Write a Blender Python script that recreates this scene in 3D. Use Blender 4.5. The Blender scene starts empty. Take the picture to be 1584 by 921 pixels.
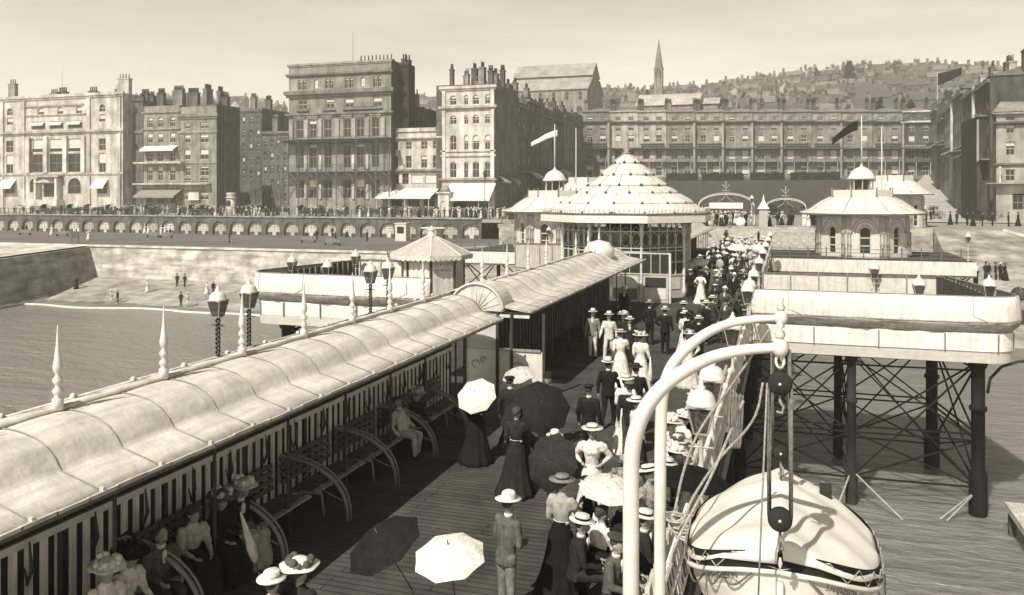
import bpy, math, random
from mathutils import Vector, Matrix
R = math.radians
HAZE = .0007
random.seed(7)
sc = bpy.context.scene
COL = sc.collection

# ------------------------------------------------------------------ camera
YAW = math.atan(425 / 1300)
CA, SA = math.cos(YAW), math.sin(YAW)
HC = 6.0
cam = bpy.data.cameras.new('camera'); co = bpy.data.objects.new('camera', cam); COL.objects.link(co)
co.location = (0, 0, HC); co.rotation_euler = (R(90), 0, YAW)
cam.sensor_width = 36; cam.lens = 36 * 1300 / 1584
cam.shift_y = -(460.5 - 302) / 1584
cam.clip_start = .1; cam.clip_end = 6000
sc.camera = co

# ------------------------------------------------------------------ light
SUNV = Vector((-.24, -.88, 1.0)).normalized()      # towards the sun
wd = bpy.data.worlds.new("World"); sc.world = wd; wd.use_nodes = True
nt = wd.node_tree; nt.nodes.clear()
sky = nt.nodes.new('ShaderNodeTexSky'); sky.sky_type = 'NISHITA'; sky.sun_disc = False
sky.sun_elevation = math.asin(SUNV.z); sky.sun_rotation = math.atan2(SUNV.x, SUNV.y)
sky.dust_density = 3; sky.air_density = 1.0
bw = nt.nodes.new('ShaderNodeRGBToBW'); nt.links.new(sky.outputs[0], bw.inputs[0])
# thin streaky high cloud
tc = nt.nodes.new('ShaderNodeTexCoord'); mp = nt.nodes.new('ShaderNodeMapping'); mp.inputs['Scale'].default_value = (2, 2, 11)
nz = nt.nodes.new('ShaderNodeTexNoise'); nz.inputs['Scale'].default_value = 1.6; nz.inputs['Detail'].default_value = 7; nz.inputs['Roughness'].default_value = .6
nt.links.new(tc.outputs['Generated'], mp.inputs[0]); nt.links.new(mp.outputs[0], nz.inputs['Vector'])
mr = nt.nodes.new('ShaderNodeMapRange'); mr.inputs[1].default_value = .3; mr.inputs[2].default_value = .75; mr.inputs[3].default_value = .84; mr.inputs[4].default_value = 1.16
nt.links.new(nz.outputs[0], mr.inputs[0])
mu = nt.nodes.new('ShaderNodeMath'); mu.operation = 'MULTIPLY'; nt.links.new(bw.outputs[0], mu.inputs[0]); nt.links.new(mr.outputs[0], mu.inputs[1])
vm = nt.nodes.new('ShaderNodeMix'); vm.data_type = 'RGBA'; vm.blend_type = 'MULTIPLY'; vm.inputs[0].default_value = 1
vm.inputs[7].default_value = (1.0, .935, .80, 1); 
sp = nt.nodes.new('ShaderNodeSeparateXYZ'); nt.links.new(tc.outputs['Generated'], sp.inputs[0])   # bright milky haze low in the sky
hg = nt.nodes.new('ShaderNodeFloatCurve'); hc_ = hg.mapping.curves[0]
for q_ in ((.06, .82), (.14, .56), (.25, .40), (.45, .13)): hc_.points.new(*q_)
hc_.points[0].location = (0, .95); hc_.points[-1].location = (1, .12); hg.mapping.update(); nt.links.new(sp.outputs[2], hg.inputs['Value'])
hm = nt.nodes.new('ShaderNodeMath'); hm.operation = 'MULTIPLY'; hm.inputs[1].default_value = 3.65; nt.links.new(hg.outputs[0], hm.inputs[0])
mh = nt.nodes.new('ShaderNodeMath'); mh.operation = 'MULTIPLY'; nt.links.new(mu.outputs[0], mh.inputs[0]); nt.links.new(hm.outputs[0], mh.inputs[1])
nt.links.new(mh.outputs[0], vm.inputs[6])
bg = nt.nodes.new('ShaderNodeBackground'); bg.inputs[1].default_value = .115; nt.links.new(vm.outputs[2], bg.inputs[0])
wo = nt.nodes.new('ShaderNodeOutputWorld'); nt.links.new(bg.outputs[0], wo.inputs[0])
sl = bpy.data.lights.new('sun', 'SUN'); sl.energy = 4.4; sl.angle = R(.6); sl.color = (1, .965, .885)
so = bpy.data.objects.new('sun', sl); COL.objects.link(so); so.rotation_euler = SUNV.to_track_quat('Z', 'Y').to_euler()
sc.view_settings.view_transform = 'Standard'; sc.view_settings.look = 'None'
sc.view_settings.exposure = 0.45; sc.view_settings.gamma = 1
sc.cycles.max_bounces = 6; sc.cycles.diffuse_bounces = 3; sc.cycles.volume_bounces = 1
sc.cycles.transparent_max_bounces = 6

# ------------------------------------------------------------------ where a line of sight meets a plane of the place
def azim(px): return math.atan((px - 792) / 1300) - YAW
def X_at(px, Y): return Y * math.tan(azim(px))
def D_at(px, Y): return -X_at(px, Y) * SA + Y * CA
def z_at(px, py, Y): return HC - (py - 302) * D_at(px, Y) / 1300
def from_D(px, D):
    r = (px - 792) / 1300 * D
    return (CA * r - SA * D, SA * r + CA * D)
def on_z(px, py, z):
    return from_D(px, (HC - z) * 1300 / (py - 302))

# ------------------------------------------------------------------ materials
MC = {}
TI = (1.0, .942, .855)
def rgb(v): return (min(v * TI[0], .95), min(v * TI[1], .93), min(v * TI[2], .9), 1)
def mat(kind, v):
    if v > .6: v = .6 + (v - .6)*.45 if kind != 'sheet' else v*.86
    elif v < .06 and kind != 'hair': v *= .6
    key = (kind, round(v, 3))
    if key in MC: return MC[key]
    m = bpy.data.materials.new('%s_%03d' % (kind, int(v * 1000))); m.use_nodes = True
    n = m.node_tree; N = n.nodes; L = n.links; b = N['Principled BSDF']
    P = dict(  # rough, noise scale, amount, second scale (xyz), second amount, bump, bump scale
        paint=(.55, 3, .10, (.7, .7, 5), .06, .02, 25), cloth=(.95, 9, .22, (30, 30, 5), .14, .5, 26), skin=(.6, 20, .05, (5, 5, 5), .04, 0, 1),
        stone=(.9, .35, .28, (.8, .8, .10), .24, .3, 2), brick=(.9, .5, .3, (1.2, 1.2, .12), .26, .4, 3), wood=(.8, 2, .2, (9, 9, .6), .22, .2, 20),
        metal=(.5, 5, .15, (3, 3, .7), .15, .1, 20), slate=(.8, .25, .2, (1.5, 1.5, .4), .2, .4, 2), canvas=(.9, 1.2, .10, (6, 6, .8), .12, .5, 5),
        sand=(.95, .35, .3, (.5, 1.4, .5), .22, .6, 2.5), sheet=(.7, 1.6, .15, (7, .7, 3), .13, .35, 6), rope=(.95, 60, .3, (20, 20, 20), .2, .6, 90),
        leaf=(.8, .6, .35, (2, 2, 2), .3, 0, 1), rock=(.9, .5, .35, (.25, .25, 1.6), .3, .8, .9), tar=(.7, 4, .3, (2, 2, .5), .3, .3, 8),
        pave=(.9, .09, .14, (.03, .5, 1), .12, .1, 1), hair=(.7, 30, .3, (80, 80, 10), .3, .2, 90))[kind]
    b.inputs['Roughness'].default_value = P[0]; b.inputs['Specular IOR Level'].default_value = {'cloth': .08, 'tar': .12, 'wood': .15, 'slate': .2, 'stone': .2, 'brick': .15, 'leaf': .1, 'rock': .15, 'hair': .2, 'sand': .1, 'canvas': .15, 'pave': .2, 'rope': .1, 'metal': .3}.get(kind, .4)
    tcn = N.new('ShaderNodeTexCoord')
    n1 = N.new('ShaderNodeTexNoise'); n1.inputs['Scale'].default_value = P[1]; n1.inputs['Detail'].default_value = 6; n1.inputs['Roughness'].default_value = .62
    L.new(tcn.outputs['Object'], n1.inputs['Vector'])
    mp = N.new('ShaderNodeMapping'); mp.inputs['Scale'].default_value = P[3]; L.new(tcn.outputs['Object'], mp.inputs[0])
    n2 = N.new('ShaderNodeTexNoise'); n2.inputs['Scale'].default_value = 1; n2.inputs['Detail'].default_value = 5; L.new(mp.outputs[0], n2.inputs['Vector'])
    def mrange(src, a):
        q = N.new('ShaderNodeMapRange'); q.inputs[1].default_value = .28; q.inputs[2].default_value = .72
        q.inputs[3].default_value = 1 - 1.6 * a; q.inputs[4].default_value = 1 + 1.2 * a; L.new(src, q.inputs[0]); return q
    a = mrange(n1.outputs[0], P[2]); c = mrange(n2.outputs[0], P[4])
    k = N.new('ShaderNodeMath'); k.operation = 'MULTIPLY'; L.new(a.outputs[0], k.inputs[0]); L.new(c.outputs[0], k.inputs[1])
    mx = N.new('ShaderNodeMix'); mx.data_type = 'RGBA'; mx.blend_type = 'MULTIPLY'; mx.inputs[0].default_value = 1
    mx.inputs[6].default_value = rgb(v); L.new(k.outputs[0], mx.inputs[7]); L.new(mx.outputs[2], b.inputs['Base Color'])
    if P[5] > 0:
        n3 = N.new('ShaderNodeTexNoise'); n3.inputs['Scale'].default_value = P[6]; n3.inputs['Detail'].default_value = 3
        L.new(tcn.outputs['Object'], n3.inputs['Vector'])
        bp = N.new('ShaderNodeBump'); bp.inputs['Strength'].default_value = P[5]; bp.inputs['Distance'].default_value = .3 / P[6]
        L.new(n3.outputs[0], bp.inputs['Height']); L.new(bp.outputs[0], b.inputs['Normal'])
    MC[key] = m; return m
def glass_mat():
    if 'gl' in MC: return MC['gl']
    m = bpy.data.materials.new('dark_glass'); m.use_nodes = True; b = m.node_tree.nodes['Principled BSDF']
    b.inputs['Base Color'].default_value = (.03, .028, .024, 1); b.inputs['Roughness'].default_value = .15; b.inputs['Specular IOR Level'].default_value = .25; MC['gl'] = m; return m
def clear_glass():
    if 'cg' in MC: return MC['cg']
    m = bpy.data.materials.new('clear_glass'); m.use_nodes = True; n = m.node_tree; N = n.nodes; L = n.links
    b = N['Principled BSDF']; b.inputs['Base Color'].default_value = (.05, .048, .04, 1); b.inputs['Roughness'].default_value = .05
    t = N.new('ShaderNodeBsdfTransparent'); x = N.new('ShaderNodeMixShader'); x.inputs[0].default_value = .72
    L.new(t.outputs[0], x.inputs[1]); L.new(b.outputs[0], x.inputs[2]); L.new(x.outputs[0], N['Material Output'].inputs[0]); MC['cg'] = m; return m
def water_mat():
    m = bpy.data.materials.new('sea_water'); m.use_nodes = True; n = m.node_tree; N = n.nodes; L = n.links; b = N['Principled BSDF']
    b.inputs['Base Color'].default_value = (.21, .198, .178, 1); b.inputs['Roughness'].default_value = .28; b.inputs['Subsurface Weight'].default_value = .85; b.inputs['Subsurface Radius'].default_value = (1, 1, 1); b.inputs['Subsurface Scale'].default_value = 2.2; b.inputs['Specular IOR Level'].default_value = .35
    t = N.new('ShaderNodeTexCoord'); hs = []
    for (sx, sy, s, d) in ((.30, .9, 1, .9), (1.1, 3.0, 1, .45), (.05, .16, 1, 1.6), (3.2, 7, 1, .16)):
        mp = N.new('ShaderNodeMapping'); mp.inputs['Scale'].default_value = (sx, sy, 1); mp.inputs['Rotation'].default_value = (0, 0, R(-20)); L.new(t.outputs['Object'], mp.inputs[0])
        q = N.new('ShaderNodeTexNoise'); q.inputs['Scale'].default_value = s; q.inputs['Detail'].default_value = 4; q.inputs['Distortion'].default_value = .4; L.new(mp.outputs[0], q.inputs['Vector'])
        k = N.new('ShaderNodeMath'); k.operation = 'MULTIPLY'; k.inputs[1].default_value = d; L.new(q.outputs[0], k.inputs[0]); hs.append(k)
    a = N.new('ShaderNodeMath'); L.new(hs[0].outputs[0], a.inputs[0]); L.new(hs[1].outputs[0], a.inputs[1])
    c0 = N.new('ShaderNodeMath'); L.new(a.outputs[0], c0.inputs[0]); L.new(hs[2].outputs[0], c0.inputs[1])
    c = N.new('ShaderNodeMath'); L.new(c0.outputs[0], c.inputs[0]); L.new(hs[3].outputs[0], c.inputs[1])
    bp = N.new('ShaderNodeBump'); bp.inputs['Strength'].default_value = 1; bp.inputs['Distance'].default_value = .55
    L.new(c.outputs[0], bp.inputs['Height']); L.new(bp.outputs[0], b.inputs['Normal'])
    return m
def deck_mat(v, along='y', w=.16, name='deck_planks'):
    m = bpy.data.materials.new(name); m.use_nodes = True; n = m.node_tree; N = n.nodes; L = n.links; b = N['Principled BSDF']
    b.inputs['Roughness'].default_value = .85; b.inputs['Specular IOR Level'].default_value = .15
    t = N.new('ShaderNodeTexCoord'); mp = N.new('ShaderNodeMapping'); L.new(t.outputs['Object'], mp.inputs[0])
    if along == 'y': mp.inputs['Rotation'].default_value = (0, 0, R(90))
    br = N.new('ShaderNodeTexBrick'); br.inputs['Scale'].default_value = 1; br.inputs['Brick Width'].default_value = 3.2; br.inputs['Row Height'].default_value = w
    br.inputs['Mortar Size'].default_value = .012; br.inputs['Color1'].default_value = rgb(v * 1.1); br.inputs['Color2'].default_value = rgb(v * .82); br.inputs['Mortar'].default_value = rgb(v * .3)
    L.new(mp.outputs[0], br.inputs[0])
    q = N.new('ShaderNodeTexNoise'); q.inputs['Scale'].default_value = 1.1; q.inputs['Detail'].default_value = 12; q.inputs['Roughness'].default_value = .7; L.new(t.outputs['Object'], q.inputs['Vector'])
    r = N.new('ShaderNodeMapRange'); r.inputs[1].default_value = .3; r.inputs[2].default_value = .7; r.inputs[3].default_value = .55; r.inputs[4].default_value = 1.45; L.new(q.outputs[0], r.inputs[0])
    mx = N.new('ShaderNodeMix'); mx.data_type = 'RGBA'; mx.blend_type = 'MULTIPLY'; mx.inputs[0].default_value = 1
    L.new(br.outputs[0], mx.inputs[6]); L.new(r.outputs[0], mx.inputs[7]); L.new(mx.outputs[2], b.inputs['Base Color'])
    bp = N.new('ShaderNodeBump'); bp.inputs['Strength'].default_value = .6; bp.inputs['Distance'].default_value = .01; L.new(br.outputs[1], bp.inputs['Height']); bp.invert = True
    L.new(bp.outputs[0], b.inputs['Normal']); return m
WHITE = mat('paint', .78)

# ------------------------------------------------------------------ mesh helpers
class MB:
    def __init__(s): s.v = []; s.f = []; s.m = []; s.sm = []; s.k = 0; s.s = False
    def use(s, k, smooth=None):
        s.k = k
        if smooth is not None: s.s = smooth
        return s
    def add(s, vs, fs):
        o = len(s.v); s.v += [tuple(p) for p in vs]
        for f in fs: s.f.append(tuple(i + o for i in f)); s.m.append(s.k); s.sm.append(s.s)
        return s
    def box(s, x0, x1, y0, y1, z0, z1):
        return s.add([(x0,y0,z0),(x1,y0,z0),(x1,y1,z0),(x0,y1,z0),(x0,y0,z1),(x1,y0,z1),(x1,y1,z1),(x0,y1,z1)],
                     [(0,3,2,1),(4,5,6,7),(0,1,5,4),(1,2,6,5),(2,3,7,6),(3,0,4,7)])
    def bar(s, p, q, w, h=None, up=(0,0,1)):
        p, q = Vector(p), Vector(q); d = (q - p); d.normalize(); h = h or w
        u = Vector(up)
        if abs(d.dot(u)) > .95: u = Vector((1,0,0))
        a = d.cross(u).normalized() * w / 2; b = a.cross(d).normalized() * h / 2
        vs = [c + x * a + y * b for c in (p, q) for (x, y) in ((-1,-1),(1,-1),(1,1),(-1,1))]
        return s.add(vs, [(0,1,2,3),(7,6,5,4),(0,4,5,1),(1,5,6,2),(2,6,7,3),(3,7,4,0)])
    def tube(s, pts, rad, n=8, cap=True):
        pts = [Vector(p) for p in pts]
        if not hasattr(rad, '__len__'): rad = [rad] * len(pts)
        vs = []; ref = None
        for i, p in enumerate(pts):
            d = (pts[min(i + 1, len(pts) - 1)] - pts[max(i - 1, 0)]).normalized()
            if ref is None: ref = Vector((0,0,1)) if abs(d.z) < .9 else Vector((1,0,0))
            a = d.cross(ref); a.normalize(); b = a.cross(d).normalized(); ref = b
            for j in range(n):
                t = 2 * math.pi * j / n; vs.append(p + (a * math.cos(t) + b * math.sin(t)) * rad[i])
        fs = [(i*n + j, i*n + (j+1) % n, (i+1)*n + (j+1) % n, (i+1)*n + j) for i in range(len(pts)-1) for j in range(n)]
        if cap: fs += [tuple(range(n))[::-1], tuple((len(pts)-1)*n + j for j in range(n))]
        return s.add(vs, fs)
    def lathe(s, prof, n=16, c=(0,0,0), sx=1, sy=1, cap=True, ph=0, fn=None):
        vs = []
        for (r, z) in prof:
            for j in range(n):
                t = 2 * math.pi * j / n + ph; k = fn(t, z) if fn else 1
                vs.append((c[0] + r*k*sx*math.cos(t), c[1] + r*k*sy*math.sin(t), c[2] + z))
        m = len(prof)
        fs = [(i*n + j, i*n + (j+1) % n, (i+1)*n + (j+1) % n, (i+1)*n + j) for i in range(m-1) for j in range(n)]
        if cap: fs += [tuple(range(n))[::-1], tuple((m-1)*n + j for j in range(n))]
        return s.add(vs, fs)
    def ell(s, c, r, n=10, m=7, rot=None):
        vs = []
        for i in range(m + 1):
            ph = math.pi * (i / m) * .98 + .0314
            for j in range(n):
                t = 2*math.pi*j/n; v = Vector((r[0]*math.sin(ph)*math.cos(t), r[1]*math.sin(ph)*math.sin(t), -r[2]*math.cos(ph)))
                if rot: v = rot @ v
                vs.append(v + Vector(c))
        fs = [(i*n + j, i*n + (j+1) % n, (i+1)*n + (j+1) % n, (i+1)*n + j) for i in range(m) for j in range(n)]
        fs += [tuple(range(n))[::-1], tuple(m*n + j for j in range(n))]
        return s.add(vs, fs)
    def cap(s, p, q, r1, r2, n=10):
        p, q = Vector(p), Vector(q); d = (q - p)
        if d.length < 1e-6: return s
        d.normalize()
        return s.tube([p - d*r1*.95, p - d*r1*.6, p, q, q + d*r2*.6, q + d*r2*.95], [r1*.3, r1*.8, r1, r2, r2*.8, r2*.3], n)
    def prism(s, poly, z0, z1):
        n = len(poly)
        return s.add([(x,y,z0) for x,y in poly] + [(x,y,z1) for x,y in poly], [tuple(range(n))[::-1], tuple(range(n, 2*n))] + [(i,(i+1)%n,n+(i+1)%n,n+i) for i in range(n)])
    def grid(s, rows):
        w = len(rows[0]); vs = [p for r in rows for p in r]
        return s.add(vs, [(i*w+j, i*w+j+1, (i+1)*w+j+1, (i+1)*w+j) for i in range(len(rows)-1) for j in range(w-1)])
    def xf(s, M, i0=0):
        s.v[i0:] = [tuple(M @ Vector(p)) for p in s.v[i0:]]; return s
    def mesh(s, name, mats):
        me = bpy.data.meshes.new(name); me.from_pydata(s.v, [], s.f); 
        for m in mats: me.materials.append(m)
        me.polygons.foreach_set('material_index', s.m); me.polygons.foreach_set('use_smooth', s.sm); me.update(); return me
    def build(s, name, mats, parent=None, loc=None, rz=0):
        if not isinstance(mats, (list, tuple)): mats = [mats]
        return link(name, s.mesh(name, mats), parent, loc, rz)
def link(name, me, parent=None, loc=None, rz=0):
    o = bpy.data.objects.new(name, me); COL.objects.link(o)
    if parent: o.parent = parent
    if loc: o.location = loc
    o.rotation_euler.z = rz; return o
def tag(o, label, cat, group=None, kind=None):
    if label: o['label'] = label
    if cat: o['category'] = cat
    if group: o['group'] = group
    if kind: o['kind'] = kind
    return o
def thing(name, label, cat, loc=(0,0,0), rz=0, group=None):
    o = bpy.data.objects.new(name, None); COL.objects.link(o); o.location = loc; o.rotation_euler.z = rz; o.empty_display_size = .2
    return tag(o, label, cat, group)
def struct(o): o['kind'] = 'structure'; return o
KIDS = {}
def dup(root, loc, rz=0, label=None, group=None, scale=1):
    if root.name not in KIDS: KIDS[root.name] = [(c, list(c.children)) for c in root.children]
    r = root.copy(); COL.objects.link(r); r.location = loc; r.rotation_euler = (0, 0, rz); r.scale = (scale,)*3
    if label: r['label'] = label
    if group: r['group'] = group
    for ch, gs in KIDS[root.name]:
        c = ch.copy(); COL.objects.link(c); c.parent = r
        for g in gs: d = g.copy(); COL.objects.link(d); d.parent = c
    return r
def solid(mb, voxel, it=2, fac=.5, wr=0):
    o = bpy.data.objects.new('tmp', mb.mesh('tmp', [])); COL.objects.link(o)
    m = o.modifiers.new('r', 'REMESH'); m.mode = 'VOXEL'; m.voxel_size = voxel; m.use_smooth_shade = True
    if it: k = o.modifiers.new('s', 'SMOOTH'); k.iterations = it; k.factor = fac
    dg = bpy.context.evaluated_depsgraph_get(); me = bpy.data.meshes.new_from_object(o.evaluated_get(dg))
    bpy.data.objects.remove(o); me.materials.clear()
    if wr:      # creases of the cloth
        from mathutils import noise
        for v in me.vertices:
            c = v.co; d = noise.noise(Vector((c.x*9, c.y*9, c.z*5))) + .6*noise.noise(Vector((c.x*22 + 5, c.y*22, c.z*11)))
            v.co = c + v.normal * d * wr
    return me
# ================================================================== THE SETTING
SEA = -7.0
mb = MB(); mb.add([(-1500,-400,SEA),(1500,-400,SEA),(1500,100,SEA),(-1500,100,SEA)], [(0,1,2,3)])
struct(mb.build('sea', water_mat()))
def sheet(name, fn, xs, ys, m):
    mb = MB().use(0, True); mb.grid([[(x, y, fn(x, y)) for x in xs] for y in ys]); return struct(mb.build(name, m))
def frange(a, b, s):
    out = []; x = a
    while x < b - 1e-6: out.append(x); x += s
    return out + [b]
rnd = random.Random(3)
BUMP = {}
def lump(x, y, s=4.0):
    from mathutils import noise
    return noise.noise(Vector((x / s, y / s, 0)))
# beach: pebble sand falling to the water
def beach_z(x, y):
    if x < -12:
        t = (y - 79.0) / 12.5; z = -7 + 2.0 * t
    else:
        t = (y - 81) / 22; z = -7 + 5.9 * min(t, 1)
    return z + .16 * lump(x, y) + .07 * lump(x, y, 1.3)
sheet('beach', beach_z, frange(-150, 150, 1.5), frange(66, 106, 1.0), mat('sand', .34))
# strip of foam where the swell breaks
mb = MB().use(0, True)
rows = []
for x in frange(-102, -34, 1.0):
    yy = 77.0 + .6 * math.sin(x * .17) + .5 * math.sin(x * .43)
    w = .12 + .22 * math.sin(x * .6 + 2*math.sin(x*.11)) ** 2 + (.8 if x < -88 else 0)
    rows.append([(x, yy - w, SEA + .02), (x, yy - w*.5, SEA + .18), (x, yy, SEA + .22), (x, yy + w, SEA + .03)])
tag(mb.grid(rows).build('surf_foam', mat('canvas', .6)), None, None, None, 'stuff')
mb = MB().use(0, True)
rows = [[(x, 77.6 + .5*math.sin(x*.17) , SEA + .05), (x, 79.9 + .5 * math.sin(x * .23) + .3*math.sin(x*.9), beach_z(x, 79.9) + .07)] for x in frange(-102, -30, 1.0)]
struct(mb.grid(rows).build('wet_sand', mat('sand', .22)))

# lower promenade (left of the pier), upper seafront and the land behind it as sheets
def slab(name, poly, z, th, m):
    return struct(MB().prism(poly, z - th, z).build(name, m))
LPZ, UPZ = -1.0, 2.1
slab('lower_promenade', [(-400, 91), (-45.4, 91), (-37, 106), (-37, 126), (-400, 126)], LPZ, .4, mat('pave', .15))
slab('upper_promenade', [(-500, 126), (-37, 126), (-37, 107), (120, 107), (120, 128), (400, 128), (400, 172), (-500, 172)], UPZ, .5, mat('pave', .3))
def land_z(x, y):
    if y < 172: return UPZ - .06
    if y < 236: return UPZ - .06 + (y - 172) / 64 * 8.3
    z = 10.3 + (y - 236) * .18
    z += 4 * math.sin(x * .009 + .7) * min(1, (y - 236) / 150) + 4 * math.sin(x * .021 + y * .01) * min(1, (y - 236) / 200)
    if x < -600: z -= min(1, (-60 - x) / 160) * min(1, (y - 236) / 200) * 16
    if x > 40: z += min(1, (x - 40) / 160) * min(1, (y - 236) / 200) * -9
    if y > 640: z -= (y - 640) * .35
    return z
sheet('hill_ground', land_z, frange(-900, 900, 15), frange(172, 1000, 8) + [2500], mat('slate', .15))
# lawn in front of the far terrace and road climbing on the right
xl0, xl1 = X_at(775, 205), X_at(1395, 205)
mb = MB().use(0, True)
mb.grid([[(X_at(p, y), y, land_z(0, y) + .07) for p in range(790, 1421, 30)] for y in frange(173, 234, 4)])
struct(mb.build('lawn', mat('leaf', .075)))
mb = MB()
mb.grid([[(X_at(1345 + 85 * t, 130 + 110 * t) + w, 130 + 110 * t, (land_z(0, 130 + 110 * t) if t > .381 else UPZ) + .12) for w in (0, 7, 14, 19)] for t in [i / 20 for i in range(21)]])
struct(mb.build('climbing_road', mat('pave', .42)))

# walls ------------------------------------------------------------
def wallrun(name, label, pts, z0, z1, th, m, cap=None):
    t = thing(name, label, 'wall', (pts[0][0], pts[0][1], z0))
    mb = MB(); cb = MB()
    for (x0, y0), (x1, y1) in zip(pts, pts[1:]):
        L = math.hypot(x1-x0, y1-y0); i0 = len(mb.v); mb.box(0, L, -.0, th, 0, z1 - z0); j0 = len(cb.v); cb.box(-.05, L + .05, -.18, th + .1, z1 - z0 + .002, z1 - z0 + .22)
        M = Matrix.Translation((x0 - pts[0][0], y0 - pts[0][1], 0)) @ Matrix.Rotation(math.atan2(y1-y0, x1-x0), 4, 'Z')
        mb.xf(M, i0); cb.xf(M, j0)
    mb.build('masonry', m, t)
    if cap: cb.build('coping', cap, t)
    return t
wallrun('sea_wall', 'long pale stone sea wall above the small beach left of pier', [(-400, 90.9), (-45.4, 90.9)], -9, LPZ + .02, .6, mat('rock', .52), mat('stone', .6))
wallrun('sea_wall', 'short return of the sea wall slanting back beside the striped tent kiosk', [(-45.3, 90.95), (-36.9, 106)], -9, LPZ + .02, .6, mat('rock', .45), mat('stone', .55))
wallrun('retaining_wall', 'pale retaining wall behind the pier root under the street', [(-36.8, 106.9), (16, 106.9)], -9, UPZ + .02, .6, mat('rock', .4))
wallrun('balustrade_wall', 'pale street parapet right of the domed pavilions above the beach', [(26, 106.8), (60, 106.8)], -9, UPZ + .95, .5, mat('stone', .42), mat('stone', .55))
wallrun('balustrade_wall', 'dark street wall at the right edge above the beach', [(60.3, 106.8), (160, 106.8)], -9, UPZ + .3, .5, mat('rock', .16), mat('stone', .4))
# sloping masonry ramp on the right, its pale edge running down to the beach
t = thing('masonry_ramp', 'grey stone ramp with pale edge sloping down to the right beach', 'ramp', (16, 99, -2))
mb = MB(); mb.add([(0,0,-1),(22,0,-1),(0,0,1.6),(0,7.5,4.0),(22,7.5,-1),(0,7.5,-1),(7,7.5,4.0)], [(0,1,2),(2,1,6,3),(1,4,6),(0,2,3,5)])
mb.build('masonry', mat('rock', .3), t)
MB().bar((7,7.4,4.1),(22,.2,-.6),.35,.3).build('coping', mat('stone', .6), t)
# stone mole running out at the far left
t = thing('stone_mole', 'massive dark stone mole running out from the sea wall at left', 'mole', (-89.6, 90.8, -9))
mb = MB(); rr = random.Random(5)
rows = []
for i in range(31):
    f = i / 30; y = -44 * f; x = 7.0 * f
    rows.append([(x - 30, y, 8.05 - 1.2*f), (x - 6.0, y, 8.05 - 1.2*f), (x - .6, y, 7.9 - 1.2*f), (x + .2, y, 5.5 + .15*rr.random()), (x + .9, y, 2.8 + .2*rr.random()), (x + 1.6, y, 2.2), (x + 2.3, y, -1)])
mb.grid(rows); mb.build('masonry', mat('rock', .26), t)
mb = MB(); mb.grid([[(r[0][0], r[0][1], 8.1 - 1.2*i/30), (r[2][0] - .5, r[2][1], 8.1 - 1.2 * i / 30)] for i, r in enumerate(rows)]); mb.build('top_surface', mat('stone', .6), t)

# arcade with its row of arches and the rail above it ----------------
def facade(mb, x0, x1, z0, z1, y, ops, dep=.3):
    xs = sorted({x0, x1} | {v for o in ops for v in (o[0], o[1])}); zs = sorted({z0, z1} | {v for o in ops for v in (o[2], o[3])})
    for i in range(len(xs)-1):
        cx = (xs[i]+xs[i+1])/2; run = None
        for k in range(len(zs)-1):
            cz = (zs[k]+zs[k+1])/2; hole = any(o[0] < cx < o[1] and o[2] < cz < o[3] for o in ops)
            if not hole and run is None: run = zs[k]
            if run is not None and (hole or k == len(zs)-2):
                top = zs[k] if hole else zs[k+1]
                mb.add([(xs[i],y,run),(xs[i+1],y,run),(xs[i+1],y,top),(xs[i],y,top)], [(0,1,2,3)]); run = None
    for o in ops:
        a, b, c, d = o[:4]; Y2 = y + dep
        mb.add([(a,y,c),(b,y,c),(b,y,d),(a,y,d),(a,Y2,c),(b,Y2,c),(b,Y2,d),(a,Y2,d)], [(0,4,5,1),(1,5,6,2),(2,6,7,3),(3,7,4,0)])
        if len(o) > 4 and o[4]:
            w = (b-a)/2; mx = (a+b)/2; h = min(w, (d-c)*.5)
            for sg in (-1, 1):
                pts = [(mx + sg*w, y + .002, d)] + [(mx + sg*w*math.sin(q), y + .002, d - h + h*math.cos(q)) for q in [math.pi/2*i/6 for i in range(7)]]
                n = len(pts); back = [(p[0], Y2, p[2]) for p in pts]
                f = tuple(range(n)) if sg < 0 else tuple(range(n))[::-1]
                mb.add(pts + back, [f] + [(i, i+1, n+i+1, n+i) for i in range(1, n-1)])
NA = 28; SP = 3.68; XA0 = X_at(745, 126) - NA * SP
t = thing('arcade_wall', 'long dark brick arcade of pale filled arches above the lower promenade', 'arcade', (XA0, 125.9, LPZ))
ops = [(i*SP + .45, i*SP + SP - .45, .0, 2.35, True) for i in range(NA)]
mb = MB(); facade(mb, -6, NA*SP, 0, 3.1, 0, ops, .55); mb.build('brickwork', mat('brick', .12), t)
MB().box(-6, NA*SP, -.18, .3, 3.102, 3.35).build('coping', mat('stone', .3), t)
for i in range(NA):
    mb = MB(); x = i*SP + SP/2; mb.box(-1.45, 1.45, .5, .56, 0, 2.4)
    mb.use(1); mb.box(-1.4, -.42, .38, .497, .02, .55); mb.box(.42, 1.4, .38, .497, .02, .55)
    mb.use(2); mb.box(-.03, .03, .46, .497, .55, 2.3); mb.box(-1.3, 1.3, .46, .495, 1.45, 1.5); mb.box(-.75,-.7,.46,.497,.56,2.2); mb.box(.7,.75,.46,.497,.56,2.2)
    mb.build('arch_panel', [mat('paint', [.42, .5, .38, .55][i % 4]), mat('brick', .1), mat('paint', .3)], t, (x, 0, 0))
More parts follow.
